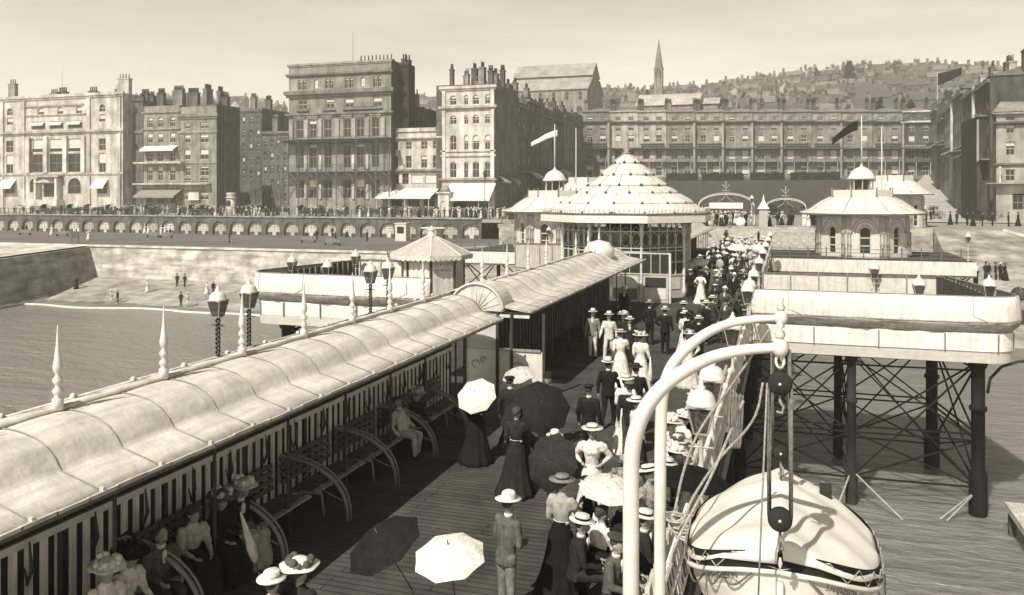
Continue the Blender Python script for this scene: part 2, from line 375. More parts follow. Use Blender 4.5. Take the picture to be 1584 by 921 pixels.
def rail(name, label, pts, h, m, step=2.0, nr=3, r=.035, cat='railing'):
    mb = MB(); p0 = Vector(pts[0])
    for a, b in zip(pts, pts[1:]):
        a, b = Vector(a) - p0, Vector(b) - p0; L = (b - a).length; n = max(1, round(L / step))
        for k in range(nr): z = Vector((0, 0, h * (k + 1) / nr)); mb.bar(a + z, b + z, r * (1.5 if k == nr-1 else .8))
        for i in range(n + 1):
            p = a.lerp(b, i / n); mb.bar(p, p + Vector((0, 0, h + .06)), r * 1.8)
    o = mb.build(name, m, None, tuple(p0)); return tag(o, label, cat)
rail('promenade_railing', 'dark iron railing along the top of the arched seafront arcade', [(XA0 - 60, 126.4, UPZ + .26), (-38, 126.4, UPZ + .26)], 1.05, mat('metal', .09), 2.0, 3, .05)
rail('street_railing', 'dark street railing above the retaining wall at the pier root', [(-36.5, 107.2, UPZ), (-19, 107.2, UPZ)], 1.05, mat('metal', .09), 1.5, 3, .05)
# ================================================================== BUILDINGS
WM = {}
def window_mesh(w, h, style):
    """style: (blind fraction, frame tone, arched, bars)"""
    key = (round(w * 4), round(h * 4), style)
    if key in WM: return WM[key]
    bl, ft, ar, bars = style
    mb = MB(); mb.use(1); mb.box(-w/2, w/2, .0, .05, 0, h)
    f = min(.09, w*.09); mb.use(0)
    for x in (-w/2, w/2 - f): mb.box(x, x + f, -.05, -.002, 0, h)
    for z in (0, h*.5 - f/2, h - f): mb.box(-w/2 + f, w/2 - f, -.048, -.003, z, z + f)
    if bars: mb.box(-f*.3, f*.3, -.04, -.004, f, h - f)
    if bl: mb.use(2); mb.box(-w/2 + f, w/2 - f, -.046 + .03, -.006, h*(1 - bl), h - f)
    me = mb.mesh('window', [mat('paint', ft), glass_mat(), mat('cloth', .7)]); WM[key] = me; return me
AW = {}
def awning_mesh(w, h, out, v):
    key = (round(w*2), round(h*2), round(out*2), v)
    if key in AW: return AW[key]
    mb = MB(); n = max(3, int(w / .5)); top = []
    mb.add([(-w/2,0,0),(w/2,0,0),(w/2,-out,-h),(-w/2,-out,-h),(-w/2,0,-.06),(w/2,0,-.06),(w/2,-out,-h-.05),(-w/2,-out,-h-.05)], [(0,3,2,1),(4,5,6,7),(3,7,6,2),(0,4,7,3),(1,2,6,5)])
    mb.box(-w/2, w/2, -out - .03, -out, -h - .35, -h)
    mb.bar((-w/2 + .05, 0, -h - .3), (-w/2 + .05, -out, -h), .04); mb.bar((w/2 - .05, 0, -h - .3), (w/2 - .05, -out, -h), .04)
    me = mb.mesh('awning', [mat('canvas', v)]); AW[key] = me; return me
CHM = {}
def chimney_mesh(w, d, h, pots, v):
    key = (round(w,1), round(d,1), round(h,1), pots, v)
    if key in CHM: return CHM[key]
    mb = MB(); mb.box(-w/2, w/2, -d/2, d/2, -.5, h); mb.box(-w/2 - .1, w/2 + .1, -d/2 - .1, d/2 + .1, h + .002, h + .22)
    mb.use(1, True); rr = random.Random(pots + int(w*10))
    for i in range(pots): mb.lathe([(.17, 0), (.13, .5 + rr.random()*.5), (.18, .55 + .5)], 7, (-w/2 + w*(i + .5)/pots, 0, h + .22))
    me = mb.mesh('chimney', [mat('brick', v), mat('brick', v * .8)]); CHM[key] = me; return me
class Bld:
    def __init__(s, name, label, Y, a, b, ybase, cat='building', group=None, zb=None, P=None, ang=None):
        # the front runs from screen column a to b on the line Y (or between two ground points P)
        if P: s.p0, s.p1 = P
        else: s.p0, s.p1 = (X_at(a, Y), Y), (X_at(b, Y), Y)
        s.L = math.hypot(s.p1[0]-s.p0[0], s.p1[1]-s.p0[1]); s.rz = math.atan2(s.p1[1]-s.p0[1], s.p1[0]-s.p0[0])
        s.Y = Y; s.D = D_at((a + b) / 2, Y); s.zb = zb if zb is not None else HC - (ybase - 302) * s.D / 1300
        s.t = thing(name, label, cat, (s.p0[0], s.p0[1], s.zb), s.rz, group); s.ops = []; s.wn = []
    def x(s, px): return X_at(px, s.Y) - s.p0[0]
    def z(s, py): return HC - (py - 302) * s.D / 1300 - s.zb
    def win(s, px, wpx, y0, y1, bl=0, ar=False, ft=.5, bars=True):
        w = s.x(px + wpx/2) - s.x(px - wpx/2); s.wl(s.x(px), w, s.z(y1), s.z(y0), bl, ar, ft, bars)
    def wl(s, x, w, z0, z1, bl=0, ar=False, ft=.5, bars=True):
        s.ops.append((x - w/2, x + w/2, z0, z1, ar)); s.wn.append((x, w, z0, z1, bl, ar, ft, bars))
    def row(s, pxs, wpx, y0, y1, **k):
        for i, p in enumerate(pxs):
            kk = dict(k); 
            if 'bls' in kk: kk['bl'] = kk.pop('bls')[i]
            s.win(p, wpx, y0, y1, **kk)
    def awn(s, px, wpx, ytop, hpx, out, v=.75):
        w = s.x(px + wpx/2) - s.x(px - wpx/2); link('awning', awning_mesh(w, hpx * s.D / 1300, out, v), s.t, (s.x(px), -.02, s.z(ytop)))
    def band(s, y0, y1, out=.25, v=None, a=None, b=None, name='cornice', kind='stone'):
        x0 = -out if a is None else s.x(a); x1 = s.L + out if b is None else s.x(b); mb = MB(); z0, z1 = s.z(y1), s.z(y0)
        mb.box(x0, x1, -out, -.003, z0 + (z1-z0)*.4, z1); mb.box(x0 + out*.4, x1 - out*.4, -out*.5, -.004, z0, z0 + (z1-z0)*.4 - .003)
        mb.build(name, mat(kind, v or s.v), s.t)
    def balcony(s, y0, y1, out, a=None, b=None, v=.12, name='balcony', full=False):
        x0 = 0 if a is None else s.x(a); x1 = s.L if b is None else s.x(b); mb = MB(); z0, z1 = s.z(y1), s.z(y0)
        mb.box(x0, x1, -out, -.005, z0, z0 + .15); mb.box(x0, x1, -out, -out + .06, z1 - .08, z1); n = int((x1-x0)/.45)
        for i in range(n + 1): xx = x0 + (x1 - x0)*i/n; mb.box(xx - .03, xx + .03, -out + .01, -out + .05, z0 + .15, z1 - .08)
        mb.build(name, mat('metal', v), s.t)
    def pil(s, px, wpx, y0, y1, out=.25, v=None, kind='stone', name='pilaster'):
        w = s.x(px + wpx/2) - s.x(px - wpx/2); x = s.x(px); MB().box(x - w/2, x + w/2, -out, -.004, s.z(y1), s.z(y0)).build(name, mat(kind, v or s.v), s.t)
    def col(s, px, y0, y1, out, r=.1, v=.3):
        x = s.x(px); z0, z1 = s.z(y1), s.z(y0); MB().use(0, True).lathe([(r*1.5,0),(r*1.5,.2),(r,.25),(r*.85,z1-z0-.3),(r*1.6,z1-z0)], 8, (x, -out, z0)).build('column', mat('metal', v), s.t)
    def chim(s, px, wpx, h, y=2, pots=3, v=.14, ytop=None, d=1.0):
        w = wpx * s.D / 1300; link('chimney', chimney_mesh(w, d, h, pots, v), s.t, (s.x(px), y, s.H))
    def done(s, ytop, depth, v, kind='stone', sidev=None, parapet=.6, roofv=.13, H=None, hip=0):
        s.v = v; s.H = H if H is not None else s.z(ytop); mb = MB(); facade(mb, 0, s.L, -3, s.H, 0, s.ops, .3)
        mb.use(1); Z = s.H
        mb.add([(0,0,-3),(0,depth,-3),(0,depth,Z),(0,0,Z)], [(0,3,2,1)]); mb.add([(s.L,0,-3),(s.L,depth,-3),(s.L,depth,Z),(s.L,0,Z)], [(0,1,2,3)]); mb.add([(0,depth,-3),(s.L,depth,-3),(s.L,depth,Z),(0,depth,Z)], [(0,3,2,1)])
        mb.build('wall', [mat(kind, v), mat(kind, sidev or v)], s.t)  # a darker sidev puts the flanks' shade into the wall colour
        mb = MB()
        if hip:
            d2 = depth/2; q = min(d2, s.L*.4); mb.add([(-.2,-.2,Z),(s.L+.2,-.2,Z),(s.L+.2,depth+.2,Z),(-.2,depth+.2,Z),(q,d2,Z+hip),(s.L-q,d2,Z+hip)], [(0,1,5,4),(1,2,5),(2,3,4,5),(3,0,4),(0,3,2,1)])
        else: mb.box(.05, s.L-.05, .05, depth-.05, Z - parapet - .1, Z - parapet)
        mb.build('roof', mat('slate', roofv), s.t)
        if s.wn:
            for (x, w, z0, z1, bl, ar, ft, bars) in s.wn: link('window', window_mesh(w, z1-z0, (bl, ft, ar, bars)), s.t, (x, .24, z0))
        return s
rb = random.Random(11)
# --- grand pale hotel at the far left
b = Bld('grand_hotel', 'pale stuccoed grand hotel with tall columned windows, nearest the left edge', 150, -75, 190, 328, 'hotel')
for c in (-60, 15, 158):
    b.win(c, 9, 166, 177, ar=True, ft=.6); b.win(c, 9, 181, 192, .6); b.win(c, 11, 217, 235); b.win(c, 11, 239, 268, .5, ft=.6); b.win(c, 15, 280, 300, .2)
b.row([-28, 47], 8, 214, 268); b.row([-48,-38], 5, 214, 268)
b.row([63, 93, 122], 9, 167, 178, bl=.6, ar=True, ft=.6); b.row([59, 87, 116], 21, 189, 200)
b.row([59, 87, 116], 21, 216, 236, bl=.72, bars=False); b.row([59, 87, 116], 21, 239, 267, bl=0, ft=.25); b.win(120, 8, 250, 257.9, .9) if False else None
b.win(53, 14, 276, 298, ar=True, ft=.2); b.win(115, 20, 276, 300, ar=True, ft=.2); b.win(78, 22, 284, 305, ft=.2); b.win(136, 6, 280, 300)
b.done(150, 16, .5, sidev=.5, roofv=.2)
for c in (-60, 15, 158): b.awn(c, 20, 277, 13, 1.6)
for c in (59, 87, 116): b.awn(c, 21, 190, 3, .7)
b.band(148, 155, .5, .5); b.band(203, 209, .55, .42); b.band(268, 272, .3, .5); b.band(178, 181, .25, .4, 40, 133)
b.band(163, 167, .3, .4, 40, 130)
for c in (44, 72, 102, 130): b.pil(c, 6, 212, 268, .5, .6)
for c in (37, 138, 185, -6, 4): b.pil(c, 5, 156, 203, .35, .52); b.pil(c, 5, 210, 268, .35, .52); b.pil(c, 5, 273, 325, .35, .5)
b.band(272, 277, 1.6, .3, 58, 98, 'porch_roof'); b.pil(62, 3, 277, 318, 1.5, .6, name='porch_column'); b.pil(94, 3, 277, 318, 1.5, .6, name='porch_column')
mb = MB(); mb.add([(b.x(60),-1.7,b.z(283)),(b.x(92),-1.7,b.z(283)),(b.x(76),-1.7,b.z(278)),(b.x(60),-1.4,b.z(283)),(b.x(92),-1.4,b.z(283)),(b.x(76),-1.4,b.z(278))],[(0,1,2),(5,4,3),(0,3,4,1),(1,4,5,2),(2,5,3,0)]); mb.build('pediment', mat('stone', .5), b.t)
b.band(309, 325, 2.2, .6, 48, 100, 'forecourt_wall')
b.chim(177, 22, 3.4, 3, 4, .45); b.chim(3, 13, 3.6, 3, 3, .3); b.chim(70, 16, 1.4, 5, 5, .08); b.chim(118, 15, 1.2, 5, 4, .1); b.chim(153, 10, 1.5, 6, 4, .08); b.chim(40, 14, 1.6, 8, 4, .3)
# right return of the hotel
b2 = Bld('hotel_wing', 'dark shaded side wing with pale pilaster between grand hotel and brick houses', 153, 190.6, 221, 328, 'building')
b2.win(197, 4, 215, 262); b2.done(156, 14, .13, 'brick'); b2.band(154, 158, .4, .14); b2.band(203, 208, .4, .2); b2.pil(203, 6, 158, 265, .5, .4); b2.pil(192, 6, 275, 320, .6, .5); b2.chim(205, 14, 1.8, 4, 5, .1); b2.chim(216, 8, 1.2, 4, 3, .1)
# --- brick seaside houses
b = Bld('brick_house', 'tall brick seafront house with arched top windows and pale balcony awning', 150, 222, 277.5, 328, 'building')
b.row([232, 248, 267], 8, 181, 197, ar=True, bl=.3, ft=.6); b.row([232, 248, 267], 8, 206, 221, bl=.4, ft=.55); b.row([232, 248, 267], 9, 237, 250); b.row([232, 248, 267], 8, 258, 280, ft=.6, bl=.3); b.row([232, 248, 267], 9, 291, 315, ft=.3)
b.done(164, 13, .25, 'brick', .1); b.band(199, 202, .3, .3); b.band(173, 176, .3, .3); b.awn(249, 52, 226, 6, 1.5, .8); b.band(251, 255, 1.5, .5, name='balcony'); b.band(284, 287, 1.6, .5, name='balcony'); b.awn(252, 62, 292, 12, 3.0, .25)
b.chim(235, 12, 3, 3, 6, .1); b.chim(262, 18, 3.4, 3, 9, .2); b.chim(243, 10, 3.6, 8, 6, .12)
b = Bld('brick_house', 'tall brick seafront house with flat parapet, corner of the dark side street', 150, 278, 335, 328, 'building')
for c in (290, 316):
    for (y0, y1, bl) in ((190, 199, .3), (207, 221, .4), (231, 247, .5), (257, 272, .2), (276, 283, 0), (298, 309, .3)): b.win(c, 9 if c < 300 else 13, y0, y1, bl, ft=.6)
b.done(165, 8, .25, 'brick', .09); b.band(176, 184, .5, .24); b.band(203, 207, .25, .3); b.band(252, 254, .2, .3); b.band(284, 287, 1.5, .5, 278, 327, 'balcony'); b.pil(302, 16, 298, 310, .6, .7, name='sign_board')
b.chim(285, 20, 3.2, 3, 9, .12); b.chim(320, 14, 2.4, 6, 5, .1)
# side street to the right of the brick houses: shaded flank and a row running back
P0, P1 = (X_at(335.4, 150.2), 150.2), (X_at(335.4, 150.2) + .3, 157.6)
b = Bld('terrace_house', 'shaded flank house receding into the side street by the brick corner', 160, 336, 374, 328, 'building', P=(P0, P1), zb=2.1)
for i in range(3):
    for j in range(6): b.wl(1.4 + i * (b.L - 2) / 2.4, 1.1, 2 + j * 3.7, 4 + j * 3.7, [.4, 0, .2][(i + j) % 3], ft=.4)
b.done(0, 5, .11, 'brick', H=23.2); b.band(0, 0, .01) if False else None
for xx, w in ((2, 14), (6, 10)): link('chimney', chimney_mesh(w*.14, 1, 3.4, 6, .2), b.t, (xx, 4, b.H))
t = thing('entrance_kiosk', 'small pale octagonal kiosk at the mouth of the left side street', 'kiosk', (X_at(360, 149), 148.5, 2.1))
MB().use(0, True).lathe([(.95, 0), (.95, 3.2)], 8).build('wall', mat('stone', .62), t); MB().use(0, True).lathe([(1.15, 3.2), (1.2, 3.4), (.8, 3.7), (1.0, 3.9), (1.0, 4.4)], 8).build('roof', mat('stone', .6), t); MB().box(-.4, .4, -1.0, -.88, 1.6, 2.8).build('window', glass_mat(), t)
for k, (a, c, yt, Y, v) in enumerate([(371, 405, 168, 185, .12), (405.4, 446, 203, 178, .15), (372, 446, 185, 200, .13)]):
    b = Bld('terrace_house', ['dark tall house with chimneys deep in the left side street', 'lower dark house with pale window surrounds left of the balconied hotel', 'dark house furthest back in the left side street'][k], Y, a, c, 320, 'building')
    n = max(2, int((c - a) / 9))
    for i in range(n):
        for j in range(5): b.win(a + (i + .5) * (c - a) / n, 4.5, yt + 12 + j * 21, yt + 25 + j * 21, [.5, .2, 0][(i + j + k) % 3], ft=.55)
    b.done(yt, 14, v, 'brick'); b.band(yt + 1, yt + 6, .4, v * 1.3); b.chim(a + 7, 9, 3.2, 4, 5, .22); b.chim(c - 7, 10, 2.5, 5, 5, .12)
# --- big dark hotel with two tiers of iron balconies
b = Bld('balconied_hotel', 'tall grey hotel with two tiers of dark iron balconies, highest on the front', 148, 447, 605, 330, 'hotel')
for c in (463.5, 470.5, 505.5, 512.5, 536, 543, 580, 587): b.win(c, 5.4, 121, 137, .2, ar=True, ft=.5)
for c in (489, 561): b.win(c, 6, 121, 137, .9, ar=True, ft=.4)
b.row([468, 510, 540, 584], 13, 153, 167, bls=[.1, .3, .5, .4]); b.row([464, 484, 507, 537, 557, 581], 11, 185, 213, bls=[0, .2, 0, 0, 0, 0], ft=.4)
b.row([464, 484, 507, 537, 557, 581], 11, 224, 260, bls=[0, .1, 0, 0, .1, 0], ft=.3); b.row([464, 484, 507, 537, 557, 581], 13, 278, 307, bls=[0, .4, 0, 0, .4, 0], ft=.3)
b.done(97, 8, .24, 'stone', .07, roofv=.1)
b.band(96, 101, .3, .3); b.band(112, 117, .5, .16); b.band(139, 149, .8, .17); b.band(174, 179, .6, .2)
for a_, c_ in ((459, 478), (500, 520), (530, 592)): b.balcony(160, 171, .8, a_, c_, .2)
for c in (464, 484, 507, 537, 557, 581): b.band(176.5, 183, .35, .3, c - 9, c + 9, 'window_hood')
for c in (474, 495.5, 522, 547.5, 569, 593, 451): b.pil(c, 6, 184, 215, .3, .33)
for c in (474, 496, 547, 569): b.pil(c, 4, 240, 262, .3, .5); b.pil(c, 4, 285, 308, .3, .45)
b.balcony(212, 220, 2.2, 441, 607, .07); b.balcony(255, 267, 2.4, 441, 611, .08)
b.band(215.5, 218.5, 2.4, .1, 441, 608, 'veranda_roof')
for c in (442, 471, 500, 529, 560, 590, 610): b.col(c, 219, 266, 2.2, .12, .1); b.col(c, 268, 326, 2.3, .14, .12)
for c in (457, 485, 514, 545, 575, 600):
    mb = MB(); pts = [(b.x(c - 14.5) + (b.x(c + 14.5) - b.x(c - 14.5)) * q / 10, -2.3, b.z(288) + (b.z(269) - b.z(288)) * math.sin(math.pi * q / 10)) for q in range(11)]
    mb.tube(pts, .09, 5); mb.build('bracket_arch', mat('metal', .1), b.t)
b.chim(560, 60, .9, 6, 9, .2); b.chim(612, 7, .4, 4, 2, .06)
MB().tube([(b.x(527), 5, b.H - 1), (b.x(527), 5, b.H + 7)], [.09, .04], 6).build('flagpole', mat('metal', .3), b.t)
b = Bld('rear_block', 'windowless dark tall block with flared chimney behind the balconied hotel', 151.5, 611, 632, 330, 'building')
b.done(100, 3, .055, 'brick', .05); b.band(97, 103, .3, .07, 614, 633); b.chim(626, 9, .8, 1.5, 2, .06)
# --- low pale building with awning shops
b = Bld('corner_restaurant', 'low pale three storey building with white shop awning beside balconied hotel', 150, 606, 684, 328, 'building')
b.row([611, 632, 656, 674], 9, 219, 231, bl=.1, ft=.5); b.row([611, 632, 656, 674], 9, 241, 260, bls=[0, 0, .3, 0], ft=.4); b.row([645, 667], 19, 268, 285, bl=.9, bars=False); b.row([612, 627], 10, 268, 285, ft=.2)
b.row([604.0 + 9, 640, 664], 18, 300, 320, ft=.2, bars=False)
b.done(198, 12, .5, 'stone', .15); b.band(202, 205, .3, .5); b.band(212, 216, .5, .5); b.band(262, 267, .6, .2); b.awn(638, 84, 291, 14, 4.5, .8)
for c in (622, 648, 672): b.pil(c, 5, 199, 203, .2, .5)
for c in (598, 641, 677): b.col(c, 305, 327, 4.3, .08, .6)
b = Bld('rear_house', 'slim dark house with twin windows rising behind the low pale building', 158, 636, 656, 300, 'building')
b.row([643, 649], 3, 180, 194, ft=.3); b.done(168, 8, .13, 'brick'); b.band(166, 169, .2, .15); b.chim(639, 4, 3, 2, 1, .3)
# --- white tower hotel
b = Bld('tower_hotel', 'tall pale narrow hotel with arched windows and chimneys, left of dark receding terrace', 148, 684, 765, 328, 'hotel')
cs = [701, 721, 736, 754]; ww = [10, 6, 10, 8]
for c, w in zip(cs, ww):
    b.win(c, w, 147, 162, .3, ar=True, ft=.6); b.win(c, w, 178, 192, .3, ar=True, ft=.6); b.win(c, w, 209, 232, .4 if c > 710 else 0, ar=True, ft=.6); b.win(c, w, 250, 275, .1, ar=True, ft=.5)
b.win(728, 60, 306, 322, ft=.2, bars=False)
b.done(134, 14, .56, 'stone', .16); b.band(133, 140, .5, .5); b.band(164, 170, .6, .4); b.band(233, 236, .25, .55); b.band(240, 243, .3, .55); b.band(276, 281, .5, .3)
b.pil(687, 5, 140, 276, .25, .6); b.pil(762, 5, 140, 276, .25, .6)
b.awn(732, 70, 284, 24, 3.6, .8)
for c in (698, 750, 766): b.col(c, 308, 327, 3.4, .07, .5)
b.chim(690, 5, 3.6, 3, 2, .12); b.chim(706, 6, 2.5, 5, 2, .15); b.chim(714, 6, 2.6, 3, 2, .3); b.chim(732, 18, 1.2, 4, 3, .3); b.chim(751, 8, 3.0, 3, 3, .12); b.chim(759, 7, 3.6, 7, 3, .1)
t = thing('arched_kiosk', 'white arched stone kiosk between the two white shop awnings', 'kiosk', (X_at(692, 146), 145, 2.1))
mb = MB(); facade(mb, -1.1, 1.1, 0, 4.2, -1, [(-.55, .55, 0, 2.8, True)], .3); mb.box(-1.1, 1.1, -.69, 1, 0, 4.2); mb.build('wall', mat('stone', .66), t); MB().box(-1.35, 1.35, -1.3, 1.2, 4.202, 4.5).build('cornice', mat('stone', .6), t)
MB().use(0, True).lathe([(.9, 4.5), (.9, 5.0), (.5, 5.6), (.1, 5.8)], 12).build('dome', mat('stone', .3), t); MB().box(-.5, .5, -.85, -.8, 0, 2.7).build('door', mat('paint', .5), t)
# --- dark terrace receding along the street right of the tower
PA, PB = (X_at(767, 150), 150), (X_at(902, 236), 236)
N = 7; shops = ['near', 'second', 'third', 'fourth', 'fifth', 'sixth', 'furthest']
for i in range(N):
    f0, f1 = (i / N) ** 1.05, ((i + 1) / N) ** 1.05 - .002
    p0 = (PA[0] + (PB[0]-PA[0])*f0, PA[1] + (PB[1]-PA[1])*f0); p1 = (PA[0] + (PB[0]-PA[0])*f1, PA[1] + (PB[1]-PA[1])*f1)
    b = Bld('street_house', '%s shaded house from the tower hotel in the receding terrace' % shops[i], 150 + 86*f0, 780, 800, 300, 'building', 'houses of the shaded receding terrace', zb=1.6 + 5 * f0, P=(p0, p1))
    nw = 3; hh = [25.5, 23, 24.2, 21.5, 21, 22, 20.5][i]
    for k in range(nw):
        for j in range(5): b.wl((k + .5) * b.L / nw, 1.25, 5 + j * 3.9, 7.3 + j * 3.9, [.5, 0, .3, .8][(k * 2 + j + i) % 4], ft=.45)
    b.wl(b.L / 2, b.L - 2, .1, 3, bars=False, ft=.2)
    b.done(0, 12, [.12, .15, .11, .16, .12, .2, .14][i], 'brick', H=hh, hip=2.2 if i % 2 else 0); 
    mb = MB(); mb.box(-.1, b.L + .1, -.5, -.01, hh - 1, hh - .5); mb.build('cornice', mat('stone', .2), b.t); MB().box(-.1, b.L, -1.3, -.01, 4.3, 4.5).build('shop_canopy', mat('stone', .2), b.t); MB().box(0, b.L, -1.2, -.01, 8.5, 8.7).build('balcony', mat('stone', .2), b.t)
    if i < 5:
        for q in range(3): link('awning', awning_mesh(b.L/3.4, 1.3, 2.0, [.6, .14, .4][(i + q) % 3]), b.t, (b.L*(q + .5)/3, -.02, 4.2 if i % 2 else 8.3))
    for q, xx in enumerate((1.2, b.L*.5, b.L - 1.2)): link('chimney', chimney_mesh(1.6, 1, 2.6 + .5*(q % 2), 4 + q, .12 if (i+q) % 2 else .25), b.t, (xx, 3 + 3 * (q % 2), b.H + .5))
# --- long far terrace facing the sea on the rise
edges = [901, 944, 988, 1031, 1076, 1120, 1165, 1210, 1256, 1302, 1350, 1397, 1445]
tones = [.2, .42, .40, .25, .28, .25, .24, .22, .25, .23, .22, .1]
kinds = ['leftmost, dark brick', 'second from left, pale stucco', 'third from left, pale stucco', 'fourth from left, brick with one white blind', 'fifth from left, grey brick', 'sixth from left, brick with white blinds', 'seventh from left, brick', 'eighth from left, plain brick', 'ninth from left, brick with row of white balcony blinds', 'tenth from left, brick', 'eleventh from left, brick', 'rightmost, dark brick with white cornice']
for i in range(12):
    a, c = edges[i] + .3, edges[i+1] - .3
    b = Bld('terrace_house', 'far terrace house %s' % kinds[i], 240, a, c, 281, 'building', 'houses of the long far terrace')
    yo = i * .25
    cs = [a + (c - a) * q for q in (.27, .73)]
    for j, px in enumerate(cs):
        q = (i * 3 + j) % 5
        b.win(px, 8, 181, 186.5, .2 if q else .5, ft=.5); b.win(px, 8.5, 193.5, 202.5, .35, ft=.6); b.win(px, 9, 209.5, 220, [.2, .5, 0, .85, .4][q], ft=.6)
        b.win(px, 10, 233, 246, .95 if i in (5, 7, 8, 10, 9) and q != 2 else 0, ft=.4); b.win(px, 10, 257, 272, [.4, .8, .2, .6, .1][q], ft=.55)
    v = tones[i]; b.done(172, 13, v, 'brick' if v < .35 else 'stone', hip=1.4, roofv=.2)
    b.band(187.5, 191, .8, v * .45 if i < 11 else .75); b.band(171.5, 174.5, .4, v * 1.1 if i < 11 else .75)
    b.balcony(225.5, 231, 1.6, v=.3 if i < 11 else .7); b.band(229.5, 231.5, 1.7, .12); b.balcony(246, 251.5, 1.6, v=.09, name='lower_balcony')
    if i % 2 == 0 or i in (3, 7): b.band(222.5, 226, 1.2, .07, a + 3, c - 3, 'veranda_roof')
    if i in (0, 3, 4, 5, 6, 8, 10): b.pil(c - .8, 3, 192, 281, 1.7, .33, name='party_wall')
    for px in cs: b.col(px + 6, 252, 280, 1.5, .1, .5)
    b.chim(a + 2, 6, 2.6, 3, 4, .09 if i % 3 else .2); b.chim(c - 5, 5, 3, 7, 3, .1)
for (a, c, y0) in ((1160, 1215, 270), (902, 945, 268)): pass
# clipped hedges in front of the far terrace
def hedge(label, a, c, Y, h):
    x0, x1 = X_at(a, Y), X_at(c, Y); mb = MB(); rr = random.Random(int(a)); zb = land_z(0, Y)
    for i in range(int((x1 - x0) * 60)):
        p = Vector((rr.uniform(0, x1 - x0), rr.uniform(0, 1.6), rr.uniform(0, h))); s = rr.uniform(.12, .3)
        u = Vector((rr.uniform(-1,1), rr.uniform(-1,1), rr.uniform(-1,1))).normalized() * s; w = u.orthogonal().normalized() * s
        mb.add([p-u, p+w, p+u, p-w], [(0,1,2,3)])
    mb.box(.1, x1 - x0 - .1, .2, 1.4, -.3, h - .25)
    tag(mb.build('hedge', mat('leaf', .05), None, (x0, Y, zb)), label, 'hedge')
hedge('dark clipped hedge below the middle of the far terrace, left length', 1085, 1150, 232, 2.2); hedge('dark clipped hedge below the far terrace, centre length', 1160, 1214, 232, 2.2); hedge('dark clipped hedge below the far terrace right of the doorway', 1222, 1300, 232, 2.2); hedge('dark clipped hedge behind the central pavilion dome', 1030, 1080, 232, 2.2)
# --- right hand street: shaded flanks and the pale corner house
RA, RB = (X_at(1440, 232), 232), (X_at(1532, 140), 140)
for i in range(6):
    f0, f1 = i / 6, (i + 1) / 6 - .003
    p0 = (RA[0] + (RB[0]-RA[0])*f0, RA[1] + (RB[1]-RA[1])*f0); p1 = (RA[0] + (RB[0]-RA[0])*f1, RA[1] + (RB[1]-RA[1])*f1)
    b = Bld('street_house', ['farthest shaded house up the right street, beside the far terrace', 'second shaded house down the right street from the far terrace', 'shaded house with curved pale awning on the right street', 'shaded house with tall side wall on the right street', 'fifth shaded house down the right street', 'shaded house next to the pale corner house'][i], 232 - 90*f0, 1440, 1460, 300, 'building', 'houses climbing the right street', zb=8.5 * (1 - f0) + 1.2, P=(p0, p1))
    hh = [17, 15, 17.5, 20, 20, 21][i]
    for k in range(4):
        for j in range(4): b.wl((k + .5) * b.L / 4, 1.3, 5 + j * 3.7, 7.4 + j * 3.7, [.5, 0, .2, 0, .7][(k + j + i) % 5], ft=.5)
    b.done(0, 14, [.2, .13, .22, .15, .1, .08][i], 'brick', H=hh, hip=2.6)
    mb = MB(); mb.box(-.1, b.L, -.5, -.01, hh - .9, hh - .4); mb.build('cornice', mat('stone', .2), b.t); MB().box(-.1, b.L, -1.2, -.01, 8.6, 8.8).build('balcony', mat('stone', .2), b.t)
    if i in (1, 3, 4): link('awning', awning_mesh(b.L*.9, .9, 2.2, .5 if i != 4 else .2), b.t, (b.L/2, -.02, 9.6))
    if i == 2 or i == 4: MB().box(b.L - 1.2, b.L + .1, -.4, -.02, 0, hh).build('pilaster', mat('stone', .5), b.t)
    for q, xx in enumerate((1.5, b.L - 1.5)): link('chimney', chimney_mesh(2.2, 1.1, 3.2, 5, .12 if q else .3), b.t, (xx, 5, b.H + .4))
b = Bld('corner_house', 'pale stucco corner house cut by the right edge, with dark cornice', 138, 1541, 1640, 332, 'building')
b.row([1563, 1600], 13, 192, 206, bl=.4, ft=.4); b.row([1563, 1600], 14, 219, 240, bl=.3, ft=.4); b.row([1563, 1600], 15, 262, 280, ft=.4); b.row([1575, 1612], 18, 300, 325, ft=.2); b.row([1563], 14, 180, 186, ft=.3)
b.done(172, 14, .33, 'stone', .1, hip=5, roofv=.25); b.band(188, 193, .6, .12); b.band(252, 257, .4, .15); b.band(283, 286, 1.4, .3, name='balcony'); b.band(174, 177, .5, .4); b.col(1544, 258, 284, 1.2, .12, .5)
b = Bld('end_house', 'shaded tall gable house between the right street and the pale corner house', 143, 1511, 1540.5, 332, 'building')
b.done(180, 12, .06, 'brick', .05); b.pil(1512, 3, 185, 250, .3, .4); b.band(178, 182, .4, .2)
